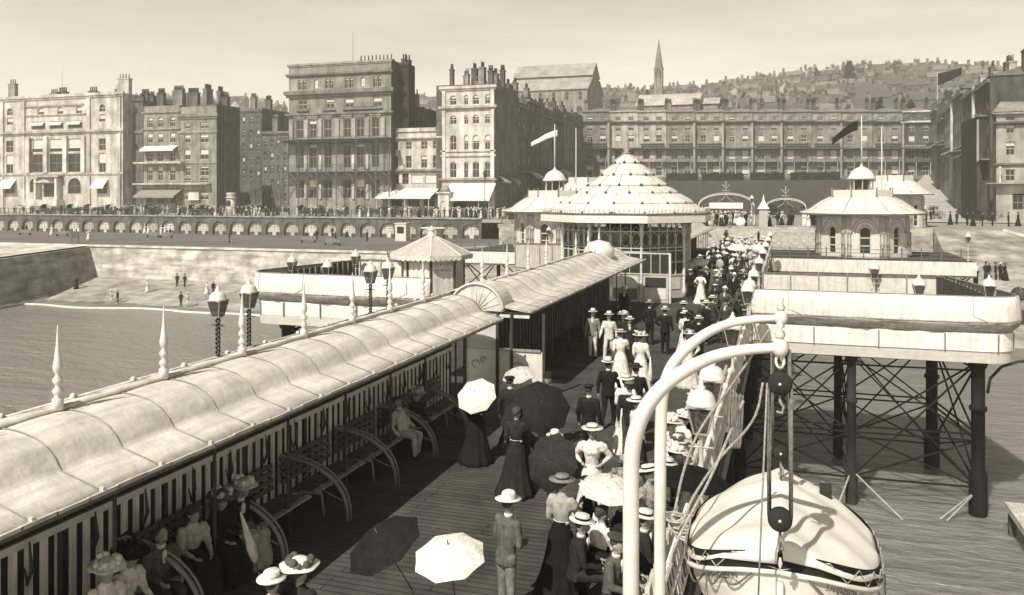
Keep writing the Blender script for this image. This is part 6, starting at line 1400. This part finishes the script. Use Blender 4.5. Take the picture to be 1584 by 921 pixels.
PEO = [
 # template, position, facing, label, options
 ('m_read', at_hat(783, 762, 1.80), 150, 'man in grey tweed jacket and white brimmed hat standing alone on the near deck', dict(top=.11, low=.2, hat='panama', hv=.85, band=.85, skin=.22)),
 ('f_up', at_hat(868, 742, 1.70), 165, 'woman in long black skirt and pale puffed sleeves walking off under a dark parasol', dict(top=.35, low=.022, hat='ladyboater', hv=.2)),
 ('m_sit', at_hat(890, 797, 1.36), 105, 'seated man in straw boater with dark band turning right, nearest row', dict(top=.045, hv=.75, band=.03)),
 ('m_sit', at_hat(945, 826, 1.34), 75, 'clean shaven young man in flat dark cap looking right at the bottom', dict(top=.10, hat='cap', hv=.06, trim=.8)),
 ('m_sit', at_hat(988, 790, 1.36), 110, 'seated man in boater and white collar behind the near davit', dict(top=.05, hv=.78)),
 ('f_sit', at_hat(924, 778, 1.40), 150, 'seated woman in bright white puffed blouse and black hair', dict(top=.85, low=.03, hat=None)),
 ('f_stand', at_hat(1004, 732, 1.64), 60, 'woman in tilted white boater and grey dress between the davits', dict(top=.3, low=.1, hv=.85, hat='ladyboater', hattilt=-14)),
 ('m_sit', at_hat(903, 735, 1.38), 80, 'seated man in peaked dark cap left of the pale parasol', dict(top=.045, hat='cap', hv=.12)),
 ('f_sit', at_hat(952, 728, 1.40), 120, 'seated woman in grey trimmed hat behind the pale parasol', dict(top=.1, low=.08, hat='flower', hv=.35, band=.2)),
 ('m_stand', at_hat(858, 666, 1.62), 10, 'youth in pale hat and dark jacket facing the camera behind a dark parasol', dict(top=.035, hat='panama', hv=.8, scale=.9)),
 ('f_hip', at_hat(916, 662, 1.70), 5, 'woman in white blouse and boater with both hands at her waist, facing the camera', dict(top=.85, low=.8, hat='ladyboater', hv=.6, band=.1, trim=.4)),
 ('m_walk', at_hat(789, 582, 1.76), 160, 'man in dark suit and cap walking away beside the big dark parasols', dict(top=.05, low=.05, hat='cap', hv=.04)),
 ('f_up', (lambda q: (q[0] + .1, q[1] - 1.3, 0))(at_hat(820, 610, 1.7)), 175, 'woman in dark dress hidden to the knees by the biggest dark parasol', dict(top=.05, low=.04, hat=None)),
 ('m_walk', at_feet(812, 748), 200, 'child in pale stockings under the dark parasol', dict(top=.06, low=.06, hat=None, scale=.72)),
 ('f_up', at_feet(737, 714), 190, 'woman in long black dress under the white parasol by the far bench', dict(top=.03, low=.025, hat=None)),
 ('m_stand', at_hat(848, 577, 1.78), -20, 'bearded man in dark suit facing the camera left of the walkway', dict(top=.05, low=.05, hat='bowler', hv=.04, trim=.5)),
 ('m_stand', at_hat(911, 597, 1.72), 170, 'broad man in dark suit and cap seen from behind, alone mid walkway', dict(top=.035, low=.03, hat='cap', hv=.04)),
 ('m_walk', at_hat(941, 553, 1.80), 175, 'man in black suit and white topped hat walking away', dict(top=.03, low=.03, hat='panama', hv=.75)),
 ('f_stand', at_hat(968, 585, 1.70), 180, 'woman in white with flat boater between two dark suited men', dict(top=.85, low=.8, hat='ladyboater', hv=.8)),
 ('m_walk', at_hat(974, 590, 1.76), 185, 'man in dark jacket and flat cap beside the woman in white, seen from behind', dict(top=.04, low=.06, hat='cap', hv=.12)),
 ('m_walk', at_hat(984, 562, 1.78), 175, 'man in dark suit with black boater directly in front of the near davit', dict(top=.035, low=.03, hv=.05)),
 ('f_up', at_hat(960, 513, 1.70), 190, 'woman in white dress with dark sash and flat hat, left of a matching pair', dict(top=.85, low=.82, hat='ladyboater', hv=.45, trim=.2)),
 ('f_hold', at_hat(991, 518, 1.70), 175, 'woman in white with wide hat carrying a furled white parasol, right of a pair', dict(top=.85, low=.82, hat='wide', hv=.6, band=.5, trim=.7)),
 ('m_stand', at_hat(917, 477, 1.82), 0, 'man in open grey jacket and white trousers walking towards the camera', dict(top=.25, low=.8, hat='panama', hv=.8, trim=.85)),
 ('m_walk', at_hat(942, 482, 1.80), -10, 'man in full cream suit and panama hat walking towards the camera', dict(top=.7, low=.6, hat='panama', hv=.75)),
 ('f_stand', at_hat(964, 486, 1.70), 0, 'woman in dark dress and flowered hat behind the pair in white', dict(top=.05, low=.05, hat='flower', hv=.3, band=.6)),
 ('m_stand', at_hat(974, 492, 1.72), 10, 'man in dark suit and straw hat beside the woman in flowered hat', dict(top=.05, low=.04, hv=.6)),
 ('m_stand', at_hat(1005, 464, 1.80), 170, 'man in dark suit seen from behind near the notice boards', dict(top=.03, low=.03, hat='panama', hv=.3)),
 ('m_hip', at_hat(1029, 474, 1.80), 180, 'man in dark suit with a walking stick, alone before the notice boards', dict(top=.03, low=.03, hat='panama', hv=.5)),
 ('f_stand', at_hat(1060, 482, 1.74), 150, 'slim woman in white dress and dark haired boater beside dark group', dict(top=.85, low=.75, hat='boater', hv=.8)),
 ('m_stand', at_hat(1081, 487, 1.80), 170, 'man in black suit and straw hat right of the slim woman in white', dict(top=.025, low=.025, hv=.6)),
 ('f_up', at_hat(1070, 492, 1.66), 160, 'woman in black dress beside the slim woman in white', dict(top=.03, low=.03, hat='wide', hv=.05, band=.05)),
 ('f_hold', at_hat(1087, 409, 1.75), 5, 'woman in bright cream dress standing out right of the pavilion notice boards', dict(top=.85, low=.85, hat='flower', hv=.6, band=.8)),
 ('m_stand', at_hat(1068, 415, 1.82), 180, 'man in dark suit and white cap at the corner of the notice boards', dict(top=.03, low=.03, hat='cap', hv=.8)),
 ('m_sit', at_hat(966, 444, 1.75), 0, 'man in boater and dark coat standing under the roof tip before the white notice', dict(top=.05, hv=.7)),
 # bench sitters
 ('f_sit', (-8.55, at_hat(344, 778, 1.42)[1], 0), 65, 'woman in spotted pale blouse and dark hair sitting on the bench holding a furled parasol', dict(top=.42, low=.04, hat=None)),
 ('f_sit', (-8.5, at_hat(344, 778, 1.42)[1] + .55, 0), 80, 'woman in black with flowered bonnet on the bench beyond the spotted blouse', dict(top=.03, low=.03, hat='flower', hv=.1, band=.5)),
 ('m_sit', (-8.5, at_hat(344, 778, 1.42)[1] + 1.1, 0), 60, 'man in black suit leaning forward on the bench', dict(top=.03, low=.03, hat=None)),
 ('f_sit', (-8.5, at_hat(400, 745, 1.5)[1] + .35, 0), 75, 'woman in dark dress and pale trimmed hat at the end of the dark group', dict(top=.05, low=.35, hat='flower', hv=.5, band=.7)),
 ('m_slouch', (-8.45, at_hat(655, 612, 1.4)[1], 0), 75, 'person in pale rumpled suit slouching on the bench near the white parasol', dict(top=.55, low=.5, hat='cap', hv=.07)),
 ('f_sit', (-8.5, at_hat(655, 612, 1.4)[1] + .7, 0), 80, 'woman in dark clothes and pale hat beyond the slouching sitter', dict(top=.05, low=.05, hat='flower', hv=.3, band=.5)),
 ('f_sit', (-8.3, at_hat(203, 862, 1.44)[1], 0), 75, 'woman in large pale flowered hat and white blouse, bottom left bench', dict(top=.8, low=.5, hat='flower', hv=.7, band=.75)),
 ('f_sit', (-8.35, at_hat(255, 850, 1.44)[1] + .1, 0), 85, 'woman in wide black hat beside the pale flowered hat', dict(top=.7, low=.1, hat='wide', hv=.02, band=.03)),
 ('m_sit', (-8.45, at_hat(290, 812, 1.4)[1], 0), 70, 'man in rumpled grey jacket with bowed head at the bottom left bench', dict(top=.10, low=.07, hat=None)),
 ('m_stand', at_hat(421, 878, 1.76), 180, 'man in very white straw hat at the bottom edge, left of the flowered one', dict(top=.3, low=.1, hv=.88, band=.5, scale=.97)),
 ('f_stand', at_hat(464, 872, 1.72), 170, 'woman in white flowered boater with dark trim at the bottom edge', dict(top=.05, low=.05, hat='flower', hv=.88, band=.1)),
 ('m_sit', (-2.3, 11.6, 0), 95, 'seated man in bowler beside the near davit foot', dict(top=.04, hat='bowler', hv=.03)),
 ('f_sit', (-2.5, 12.9, 0), 110, 'seated woman in black with flat black hat between davit posts', dict(top=.03, low=.03, hat='wide', hv=.03, band=.4)),
 ('m_sit', (-2.1, 14.9, 0), 100, 'seated man in grey jacket and boater by the near lamp foot', dict(top=.12, hv=.7)),
 ('f_sit', (-2.1, 16.4, 0), 80, 'seated woman in striped grey blouse behind the near lamps', dict(top=.3, low=.05, hat='flower', hv=.6, band=.1)),
 ('m_sit', (-2.1, 18.6, 0), 100, 'seated man in dark suit and panama beyond the near lamps', dict(top=.03, hat='panama', hv=.7)),
 ('f_sit', (-2.1, 20.1, 0), 90, 'seated woman in white dress and flowered hat beyond the near lamps', dict(top=.85, low=.8, hat='flower', hv=.7, band=.5)),
 ('m_sit', (-2.1, 21.8, 0), 90, 'seated man in dark cap under the upper davit arm', dict(top=.04, hat='cap', hv=.05)),
 ('f_sit', (-2.1, 23.6, 0), 90, 'seated woman in dark dress under the upper davit arm', dict(top=.05, low=.04, hat='wide', hv=.5, band=.1)),
 ('f_stand', (-3.0, 17.6, 0), 120, 'standing woman in white blouse and dark skirt right of the men in black', dict(top=.8, low=.04, hat='ladyboater', hv=.75)),
 ('f_hip', (-2.9, 26.6, 0), 20, 'woman in pale dress leaning by the right railing behind the davit arms', dict(top=.7, low=.6, hat='flower', hv=.6, band=.2)),
 ('m_stand', (-3.3, 31.0, 0), 200, 'man in dark suit near the right railing short of the platform', dict(top=.03, low=.03, hat='bowler', hv=.03)),
 ('m_walk', (-3.9, 34.0, 0), 170, 'man in black suit and boater walking near the platform opening', dict(top=.03, low=.03, hv=.7)),
 # right rail sitters behind the davits
 ('f_sit', (-2.35, at_hat(1010, 640, 1.4)[1] - .6, 0), 100, 'stout woman in billowing white dress seen between the two davits', dict(top=.87, low=.85, hat='wide', hv=.7, band=.7, scale=1.12)),
 ('f_sit', (-2.15, at_hat(1048, 640, 1.4)[1] + .2, 0), 130, 'woman in white blouse with ornate white trimmings right of the second davit', dict(top=.85, low=.8, hat='flower', hv=.8, band=.85)),
 ('f_sit', (-2.05, at_hat(1070, 690, 1.4)[1], 0), 110, 'woman in flat white hat with dark ribbon near the lamp foot', dict(top=.1, low=.05, hat='wide', hv=.85, band=.8)),
 ('m_sit', (-2.0, at_hat(1050, 780, 1.36)[1], 0), 120, 'seated child in checked blouse beside the rope coil', dict(top=.35, low=.1, hat='cap', hv=.2, scale=.85)),
 ('f_sit', (-2.6, at_hat(985, 712, 1.36)[1], 0), 200, 'woman in grey shawl and dark hat left of the near davit', dict(top=.15, low=.12, hat='flower', hv=.12, band=.4)),
]
for k, p, f, lab, kw in PEO:
    if lab.startswith('man in boater and dark coat'): k = 'm_stand'
    person(k, p, R(f), lab, **kw)
# parasols
def parasol(label, top, axis, r, v, length=.95, dome=.32, closed=False, n=8, hv=.1):
    t = thing('parasol', label, 'parasol', top); ax = Vector(axis).normalized(); t.rotation_euler = ax.to_track_quat('Z', 'Y').to_euler()
    if closed:
        MB().use(0, True).lathe([(.01, 0), (.025, -.1), (.05, -.35), (.07, -.55), (.05, -.72), (.015, -.78)], 12, fn=lambda a, z: 1 + .12*math.sin(a*6)).build('canopy', mat('cloth', v), t)
    else:
        mb = MB().use(0, False); m = 8; N_ = n*6; rows = []
        for i in range(m + 1):
            f = max(i/m, .02); row = []
            for j in range(N_ + 1):
                a = 2*math.pi*j/N_; w = abs(math.sin(a*n/2)); rr_ = r*f*(1 - .09*w*f*f); z = -dome*r*2*(1 - math.cos(f*1.18))/ (1 - math.cos(1.18)) * .62 + .05*w*f*(1-f)*r; row.append((rr_*math.cos(a), rr_*math.sin(a), z))
            rows.append(row)
        mb.grid(rows); o = mb.build('canopy', mat('cloth', v), t); o.modifiers.new('s', 'SOLIDIFY').thickness = .004
        mb = MB().use(0, True)
        for j in range(n): a = 2*math.pi*j/n; mb.tube([(r*f*math.cos(a), r*f*math.sin(a), -dome*r*2*(1 - math.cos(f*1.18))/(1 - math.cos(1.18))*.62 - .012) for f in (.02, .3, .6, .85, 1.02)], .004, 4)
        mb.build('ribs', mat('metal', .3), t)
    MB().use(0, True).tube([(0, 0, .07), (0, 0, -length)], [.007, .009], 6).build('pole', mat('wood', hv), t); MB().use(0, True).ell((0, 0, -length), (.018, .018, .03), 8, 6).build('handle', mat('wood', .2), t)
    return t
parasol('big dark open parasol hiding a walking couple, centre left of walkway', PW(838, 622, 17.0), (.28, -.62, .62), .62, .035)
parasol('dark open parasol tilted left, beside the biggest dark one', PW(800, 628, 17.3), (-.35, -.5, .75), .55, .045)
parasol('bright white eight panelled parasol tilted at the camera by the last bench', PW(734, 606, 18.6), (-.02, -.62, .62), .46, .86)
parasol('dark parasol held low before the woman in black skirt', PW(846, 712, 13.2), (-.25, -.85, .40), .46, .05)
parasol('pale grey half seen parasol by the near davit', PW(946, 740, 12.8), (.15, -.1, 1), .5, .62, .6)
parasol('very dark broad parasol right of the second davit', PW(1075, 722, 13.6), (.1, .15, 1), .72, .018, .7)
parasol('large dark parasol tilted at the bottom edge, left of the white one', PW(583, 824, 10.6), (-.30, -.35, .8), .52, .03, 1.0)
parasol('large bright white parasol at the bottom edge of the deck', PW(693, 843, 10.0), (.0, -.28, .9), .44, .86)
parasol('small white parasol furled in the hands of the bench woman in spotted blouse', PW(372, 792, 12.3), (-.28, -.1, 1), .1, .6, .95, closed=True)
parasol('furled white parasol held by the woman in white right of the pair', PW(1006, 552, 25.5), (0, 0, 1), .1, .8, .9, closed=True)
parasol('light parasol behind the dark group near the poster stall', PW(800, 572, 22.5), (-.1, -.3, .8), .45, .55)
parasol('pale open parasol among the walkers beyond the pavilion corner', PW(1083, 401, 51.5), (.1, -.3, .8), .55, .62)
parasol('wide white parasol in the distant crowd on the walkway', PW(1140, 378, 62), (0, -.2, .9), .75, .7)
parasol('round white parasol on the distant entrance steps', PW(1145, 341, 93), (0, -.8, .6), .6, .82)
# ---- simple figures for the distance
def far_mesh(kind, i):
    mb = MB().use(0, True); rr = random.Random(i)
    if kind == 'm':
        mb.tube([(.09, 0, .0), (.08, 0, .45), (.07, 0, .85)], [.06, .07, .1], 7); mb.tube([(-.09, .08, .0), (-.08, .04, .45), (-.07, 0, .85)], [.06, .07, .1], 7); mb.use(1)
        mb.lathe([(.17, .78), (.16, 1.0), (.2, 1.3), (.17, 1.4), (.06, 1.46)], 9, sy=.7)
    else:
        mb.lathe([(.36, .0), (.27, .35), (.2, .75), (.12, 1.04)], 12, fn=lambda a, z: 1 + .08*math.sin(a*5)); mb.use(1); mb.lathe([(.12, 1.04), (.17, 1.28), (.15, 1.38), (.055, 1.48)], 9, sy=.8)
    for s in (-1, 1): mb.tube([(s*.18, 0, 1.36), (s*.26, .02, 1.1), (s*.2, -.12, .88)], [.07, .05, .035], 6)
    mb.use(2); mb.lathe([(.05, 1.42), (.05, 1.5), (.085, 1.56), (.09, 1.64), (.06, 1.72)], 9)
    mb.use(3); mb.lathe([(.17 if i % 2 else .24, 1.67), (.17 if i % 2 else .24, 1.69), (.1, 1.7), (.09, 1.78), (.02, 1.8)], 10)
    return mb
FM = []
specs = [('m', .03, .03, .6), ('m', .05, .05, .05), ('m', .6, .45, .7), ('m', .09, .03, .3), ('f', .8, .8, .6), ('f', .05, .75, .7), ('f', .04, .04, .08), ('f', .35, .4, .5)]
gn = ['men in dark suits and straw hats in the distance', 'men in dark suits and dark hats in the distance', 'men in light suits in the distance', 'men in grey jackets in the distance', 'women in white dresses in the distance', 'women in dark skirts and white blouses in the distance', 'women in black dresses in the distance', 'women in grey dresses in the distance']
ln = ['dark suited straw hatted man', 'dark suited dark hatted man', 'light suited man', 'grey jacketed man', 'woman in white dress', 'woman in dark skirt and white blouse', 'woman in black dress', 'woman in grey dress']
for i, (k, lo, tp_, ht) in enumerate(specs): FM.append(far_mesh(k, i).mesh('person', [mat('cloth', lo), mat('cloth', tp_), mat('skin', .3), mat('cloth', ht)]))
def far(i, x, y, z, where, face=None, sc_=1):
    o = link('person', FM[i], None, (x, y, z), rf.uniform(0, 6.28) if face is None else face); o.scale = (sc_,)*3
    return tag(o, '%s %s' % (ln[i], where), 'person', gn[i].replace('in the distance', where))
rf = random.Random(33)
# walkway crowd between near figures and steps
n = 0; taken = []
def free(x, y, d):
    for a, c in taken:
        if (a-x)**2 + (c-y)**2 < d*d: return False
    taken.append((x, y)); return True
while n < 92:
    y = 34 + 58*rf.random()**1.25; x = rf.uniform(-6.4, -2.1)
    if y < 52 and x < -4.6: continue
    if y < 44 and x < -3.6: continue
    if not free(x, y, .75): continue
    k = rf.choice(['m_stand', 'm_walk', 'm_walk', 'f_stand', 'f_hip', 'f_hold', 'm_hip']); 
    if y < 60:
        dk = rf.random() < .5; v = rf.choice([.03, .04, .06, .1]) if dk or k[0] == 'm' else rf.choice([.7, .8, .85]); l2 = v if k[0] == 'm' else rf.choice([v, .8, .04])
        person(k, (x, y, 0), rf.uniform(0, 6.28), ('%s in %s clothes among the crowd on the walkway beside the pavilion' % ('man' if k[0] == 'm' else 'woman', 'dark' if v < .2 else 'white')), group='%s in the walkway crowd' % ('men' if k[0] == 'm' else 'women'), top=v, low=l2, hat=rf.choice(['boater', 'bowler', 'cap'] if k[0] == 'm' else ['ladyboater', 'flower', 'wide']), hv=rf.choice([.05, .6, .8]))
    else: far(rf.choice([0, 1, 2, 3, 4, 5, 6, 7, 4, 5]), x, y, 0, 'on the far walkway before the steps')
    n += 1
# street crowd at the gates
taken = []
for k in range(78):
    px = rf.uniform(1088, 1262); y = rf.uniform(107.5, 118); x = X_at(px, y)
    if free(x, y, .6): far(rf.randrange(8), x, y, UPZ, 'crowding the pier gates')
for k in range(6): far(rf.randrange(8), rf.uniform(-10, -1), rf.uniform(98, 106), .3 + 0, 'on the entrance steps')
# seafront crowds
for k in range(64):
    px = rf.uniform(5, 800); y = rf.uniform(127, 130); x = X_at(px, y)
    if free(x, y, .8): far(rf.randrange(8), x, y, UPZ, 'on the upper seafront before the hotels')
for (px, py, i) in ((35, 361, 1), (41, 361, 0), (80, 364, 4), (90, 350, 5), (97, 352, 1), (102, 362, 6), (137, 372, 4), (249, 364, 4), (255, 364, 4), (263, 364, 5), (355, 376, 1), (310, 357, 4), (320, 356, 4), (273, 352, 4), (474, 370, 5), (490, 372, 1), (519, 378, 6), (545, 364, 1), (568, 374, 1), (550, 366, 5), (626, 366, 4), (643, 365, 1)):
    x, y = on_z(px, py, LPZ); far(i, x, min(max(y, 92), 124), LPZ, 'on the lower promenade before the arcade')
for (px, py, i) in ((172, 462, 2), (182, 466, 3), (274, 428, 1), (286, 430, 1), (118, 440, 6), (228, 445, 4), (280, 458, 1), (290, 458, 2), (330, 443, 3), (320, 440, 4)):
    yb = 80 if py > 450 else (85 if py > 435 else 88); x = X_at(px, yb); far(i, x, yb, beach_z(x, yb), 'on the small pebble beach', sc_=.95)
for (px, yy, i) in ((1452, 92, 4), (1463, 91.5, 4), (1488, 95, 2), (1475, 89, 1), (1525, 97, 1), (1530, 97, 3), (1548, 97, 0), (1555, 97, 6), (1540, 97, 1)):
    x = X_at(px, yy); far(i, x, yy, beach_z(x, yy), 'on the right beach')
for (px, yy, i) in ((1457, 160, 2), (1440, 140, 1), (1444, 170, 0), (1431, 180, 4), (1480, 124, 1), (1470, 122, 6), (1496, 121, 1), (1505, 118, 6), (1520, 119, 1), (1535, 120, 1), (1560, 118, 1), (1575, 120, 6), (1420, 122, 0), (1433, 120, 1)):
    x = X_at(px, yy); far(i, x, yy, UPZ + max(0, (yy - 172))*.13, 'in the right hand street')
crowd_v = MB().use(0, True)
class _T: pass
cm = [.03, .05, .09, .3, .45, .7]
for k in range(210):
    px = rf.uniform(0, 800) if k % 3 else rf.choice([rf.uniform(595, 790), rf.uniform(90, 340)]); y = rf.uniform(131, 146); x = X_at(px, y); src = FM[rf.randrange(8)]; a = rf.uniform(0, 6.28); i0 = len(crowd_v.v)
    dark = rf.random() < .62; base = [rf.choice([0, 1]) if dark else rf.choice([4, 5]) , rf.choice([0, 1, 2]) if dark else 5, 3, rf.choice([0, 4, 5])]
    cs_, sn_ = math.cos(a), math.sin(a)
    crowd_v.v += [(v.co.x*cs_ - v.co.y*sn_ + x, v.co.x*sn_ + v.co.y*cs_ + y, v.co.z + UPZ) for v in src.vertices]
    for p in src.polygons: crowd_v.f.append(tuple(i + i0 for i in p.vertices)); crowd_v.m.append(base[p.material_index]); crowd_v.sm.append(True)
tag(crowd_v.build('distant_crowd', [mat('cloth', c) for c in cm]), 'dense dark and white crowd along the road before the seafront hotels', 'crowd', None, 'stuff')
# carriages and horses on the upper seafront
def wheel(mb, x, y, r):
    mb.tube([(x + r*math.cos(q), y, r + r*math.sin(q)) for q in [math.pi*2*k/14 for k in range(15)]], .035, 5)
    for k in range(5): a = math.pi*k/5; mb.bar((x + r*math.cos(a), y, r + r*math.sin(a)), (x - r*math.cos(a), y, r - r*math.sin(a)), .03)
mb = MB().use(0, True)
cg = thing('horse_cab', 'dark hooded horse cab waiting on the upper seafront', 'carriage', (0,0,-500), 0, 'hooded horse cabs waiting on the upper seafront')
q = MB(); q.box(-.9, .8, -.6, .6, .55, 1.1); q.box(-.9, -.75, -.6, .6, 1.1, 1.8); q.box(.8, 1.3, -.4, .4, .9, 1.4); q.build('coach_body', mat('paint', .05), cg)
MB().use(0, True).grid([[(-.9 + .9*(1 - math.cos(a)), yy, 1.3 + .8*math.sin(a)) for a in [math.pi/2*k/6 for k in range(7)]] for yy in (-.65, .65)]).build('hood', mat('canvas', .07), cg)
for xx, r_ in ((-.5, .55), (1.0, .4)):
    for yy in (-.7, .7): w_ = MB().use(0, True); wheel(w_, xx, yy, r_); w_.build('wheel', mat('metal', .12), cg)
MB().bar((1.2, -.3, .7), (3.2, -.35, 1.0), .05).bar((1.2, .3, .7), (3.2, .35, 1.0), .05).build('shafts', mat('wood', .1), cg)
def horse_mesh():
    mb = MB(); mb.ell((0, 0, 1.2), (.75, .27, .3), 12, 8); mb.ell((.55, 0, 1.18), (.3, .25, .34), 10, 8); mb.ell((-.55, 0, 1.22), (.32, .27, .33), 10, 8)
    mb.cap((.7, 0, 1.35), (1.1, 0, 1.85), .19, .11); mb.cap((1.1, 0, 1.88), (1.45, 0, 1.65), .11, .07); mb.cap((1.08, .06, 1.95), (1.08, .07, 2.05), .03, .015); mb.cap((1.08, -.06, 1.95), (1.08, -.07, 2.05), .03, .015)
    for s in (-1, 1):
        mb.cap((.6, s*.15, 1.05), (.62, s*.15, .6), .11, .055); mb.cap((.62, s*.15, .6), (.6, s*.15, .15), .045, .035); mb.cap((.6, s*.15, .12), (.65, s*.15, .05), .045, .06)
        mb.cap((-.6, s*.15, 1.1), (-.5, s*.16, .75), .16, .08); mb.cap((-.5, s*.16, .75), (-.68, s*.16, .48), .07, .045); mb.cap((-.68, s*.16, .48), (-.64, s*.16, .12), .04, .035); mb.cap((-.64, s*.16, .12), (-.58, s*.16, .05), .045, .06)
    mb.cap((-.82, 0, 1.35), (-.98, 0, .8), .06, .07); return solid(mb, .045, 2)
hm = horse_mesh(); hm.materials.clear(); hm.materials.append(mat('hair', .05)); cx_ = 0
for k, px in enumerate((72, 112, 140, 172, 232, 300, 318, 470, 492, 530, 560, 590)):
    x, y = X_at(px, 131 + (k % 3)*2.5), 131 + (k % 3)*2.5; rz = rf.choice([0, math.pi]) + rf.uniform(-.2, .2)
    if k == 0: cg.location = (x, y, UPZ); cg.rotation_euler.z = rz
    else: dup(cg, (x, y, UPZ), rz)
    o = link('horse', hm, None, (x + 2.6*math.cos(rz), y + 2.6*math.sin(rz), UPZ), rz); tag(o, 'dark cab horse standing in its shafts on the upper seafront', 'horse', 'cab horses on the upper seafront')
def bench2(label, px, Y):
    t = thing('promenade_bench', label, 'bench', (X_at(px, Y), Y, LPZ)); MB().box(-1.2, 1.2, -.4, 0, .4, .46).build('seat', mat('wood', .2), t); MB().box(-1.2, 1.2, 0, .06, .5, .95).build('backrest', mat('wood', .2), t)
    for x in (-1.1, 1.1): MB().box(x - .04, x + .04, -.4, .0, 0, .398).build('leg', mat('metal', .08), t)
for k, (px, Y) in enumerate(((238, 113), (258, 113), (40, 113), (98, 112), (478, 108), (515, 103))): bench2(['bench with pale empty seat left of the women in white', 'bench where the women in white sit on the lower promenade', 'bench near the left edge of the lower promenade', 'bench by the dark sign on the lower promenade', 'bench beside the bath chairs on the lower promenade', 'bench nearest the sea wall edge, right of the others'][k], px, Y)
t = thing('bath_chair', 'covered bath chair with white canopy before the arcade right end', 'bath chair', (X_at(672, 114), 114, LPZ))
MB().box(-1.5, 1.5, -.5, .5, .5, 1.1).build('seat_body', mat('paint', .06), t); MB().box(-1.9, 1.9, -.7, .7, 2.1, 2.25).build('canopy', mat('canvas', .7), t)
mb = MB(); [mb.bar((x, y, 1.1), (x, y, 2.1), .05) for x in (-1.4, 1.4) for y in (-.45, .45)]; mb.build('canopy_post', mat('metal', .1), t)
for x in (-1, 1): w_ = MB().use(0, True); wheel(w_, x, -.55, .45); wheel(w_, x, .55, .45); w_.build('wheel', mat('metal', .1), t)
t = thing('bathing_machine', 'pale upright hut with a window by the arcade', 'hut', (X_at(623, 117), 117, LPZ)); MB().box(-.9, .9, -.8, .8, 0, 2.6).build('wall', mat('paint', .6), t); MB().box(-.55, .55, -.86, -.8, 1.2, 2.2).build('window', glass_mat(), t); MB().prism([(-1, -.9), (1, -.9), (1, .9), (-1, .9)], 2.602, 2.75).build('roof', mat('paint', .6), t)
t = thing('notice_post', 'dark framed notice board on two legs near the sea wall edge', 'sign', (X_at(116, 95), 95, LPZ)); MB().box(-.7, .7, 0, .06, .8, 1.8).build('board', mat('wood', .1), t)
for x in (-.6, .6): MB().box(x - .05, x + .05, .0, .06, 0, .798).build('leg', mat('wood', .08), t)
# street lamps on the seafront
sl_ = thing('street_lamp', 'dark street lamp post on the upper seafront', 'street lamp', (X_at(750, 129), 129, UPZ), 0, 'street lamps on the upper seafront'); MB().use(0, True).lathe([(.2, 0), (.18, .8), (.09, 1), (.07, 6.6), (.14, 6.7)], 8).build('post', mat('metal', .06), sl_); MB().use(0, True).lathe([(.15, 6.7), (.34, 7.5), (.36, 7.6), (.1, 8.0), (.02, 8.4)], 8).build('lantern', mat('metal', .08), sl_)
for px in (8, 205, 395, 560): dup(sl_, (X_at(px, 129), 129, UPZ), 0, 'dark street lamp post on the upper seafront', None, .62)

# ---- air between the pier and the town
hz = MB().box(-700, 700, -60, 860, -16, 150).build('haze', [])
hz['kind'] = 'stuff'; hm_ = bpy.data.materials.new('haze'); hm_.use_nodes = True; n_ = hm_.node_tree; n_.nodes.clear(); pv = n_.nodes.new('ShaderNodeVolumePrincipled'); pv.inputs['Color'].default_value = (.95, .91, .82, 1); pv.inputs['Density'].default_value = HAZE; pv.inputs['Anisotropy'].default_value = .2
ou = n_.nodes.new('ShaderNodeOutputMaterial'); n_.links.new(pv.outputs[0], ou.inputs['Volume']); hz.data.materials.append(hm_)
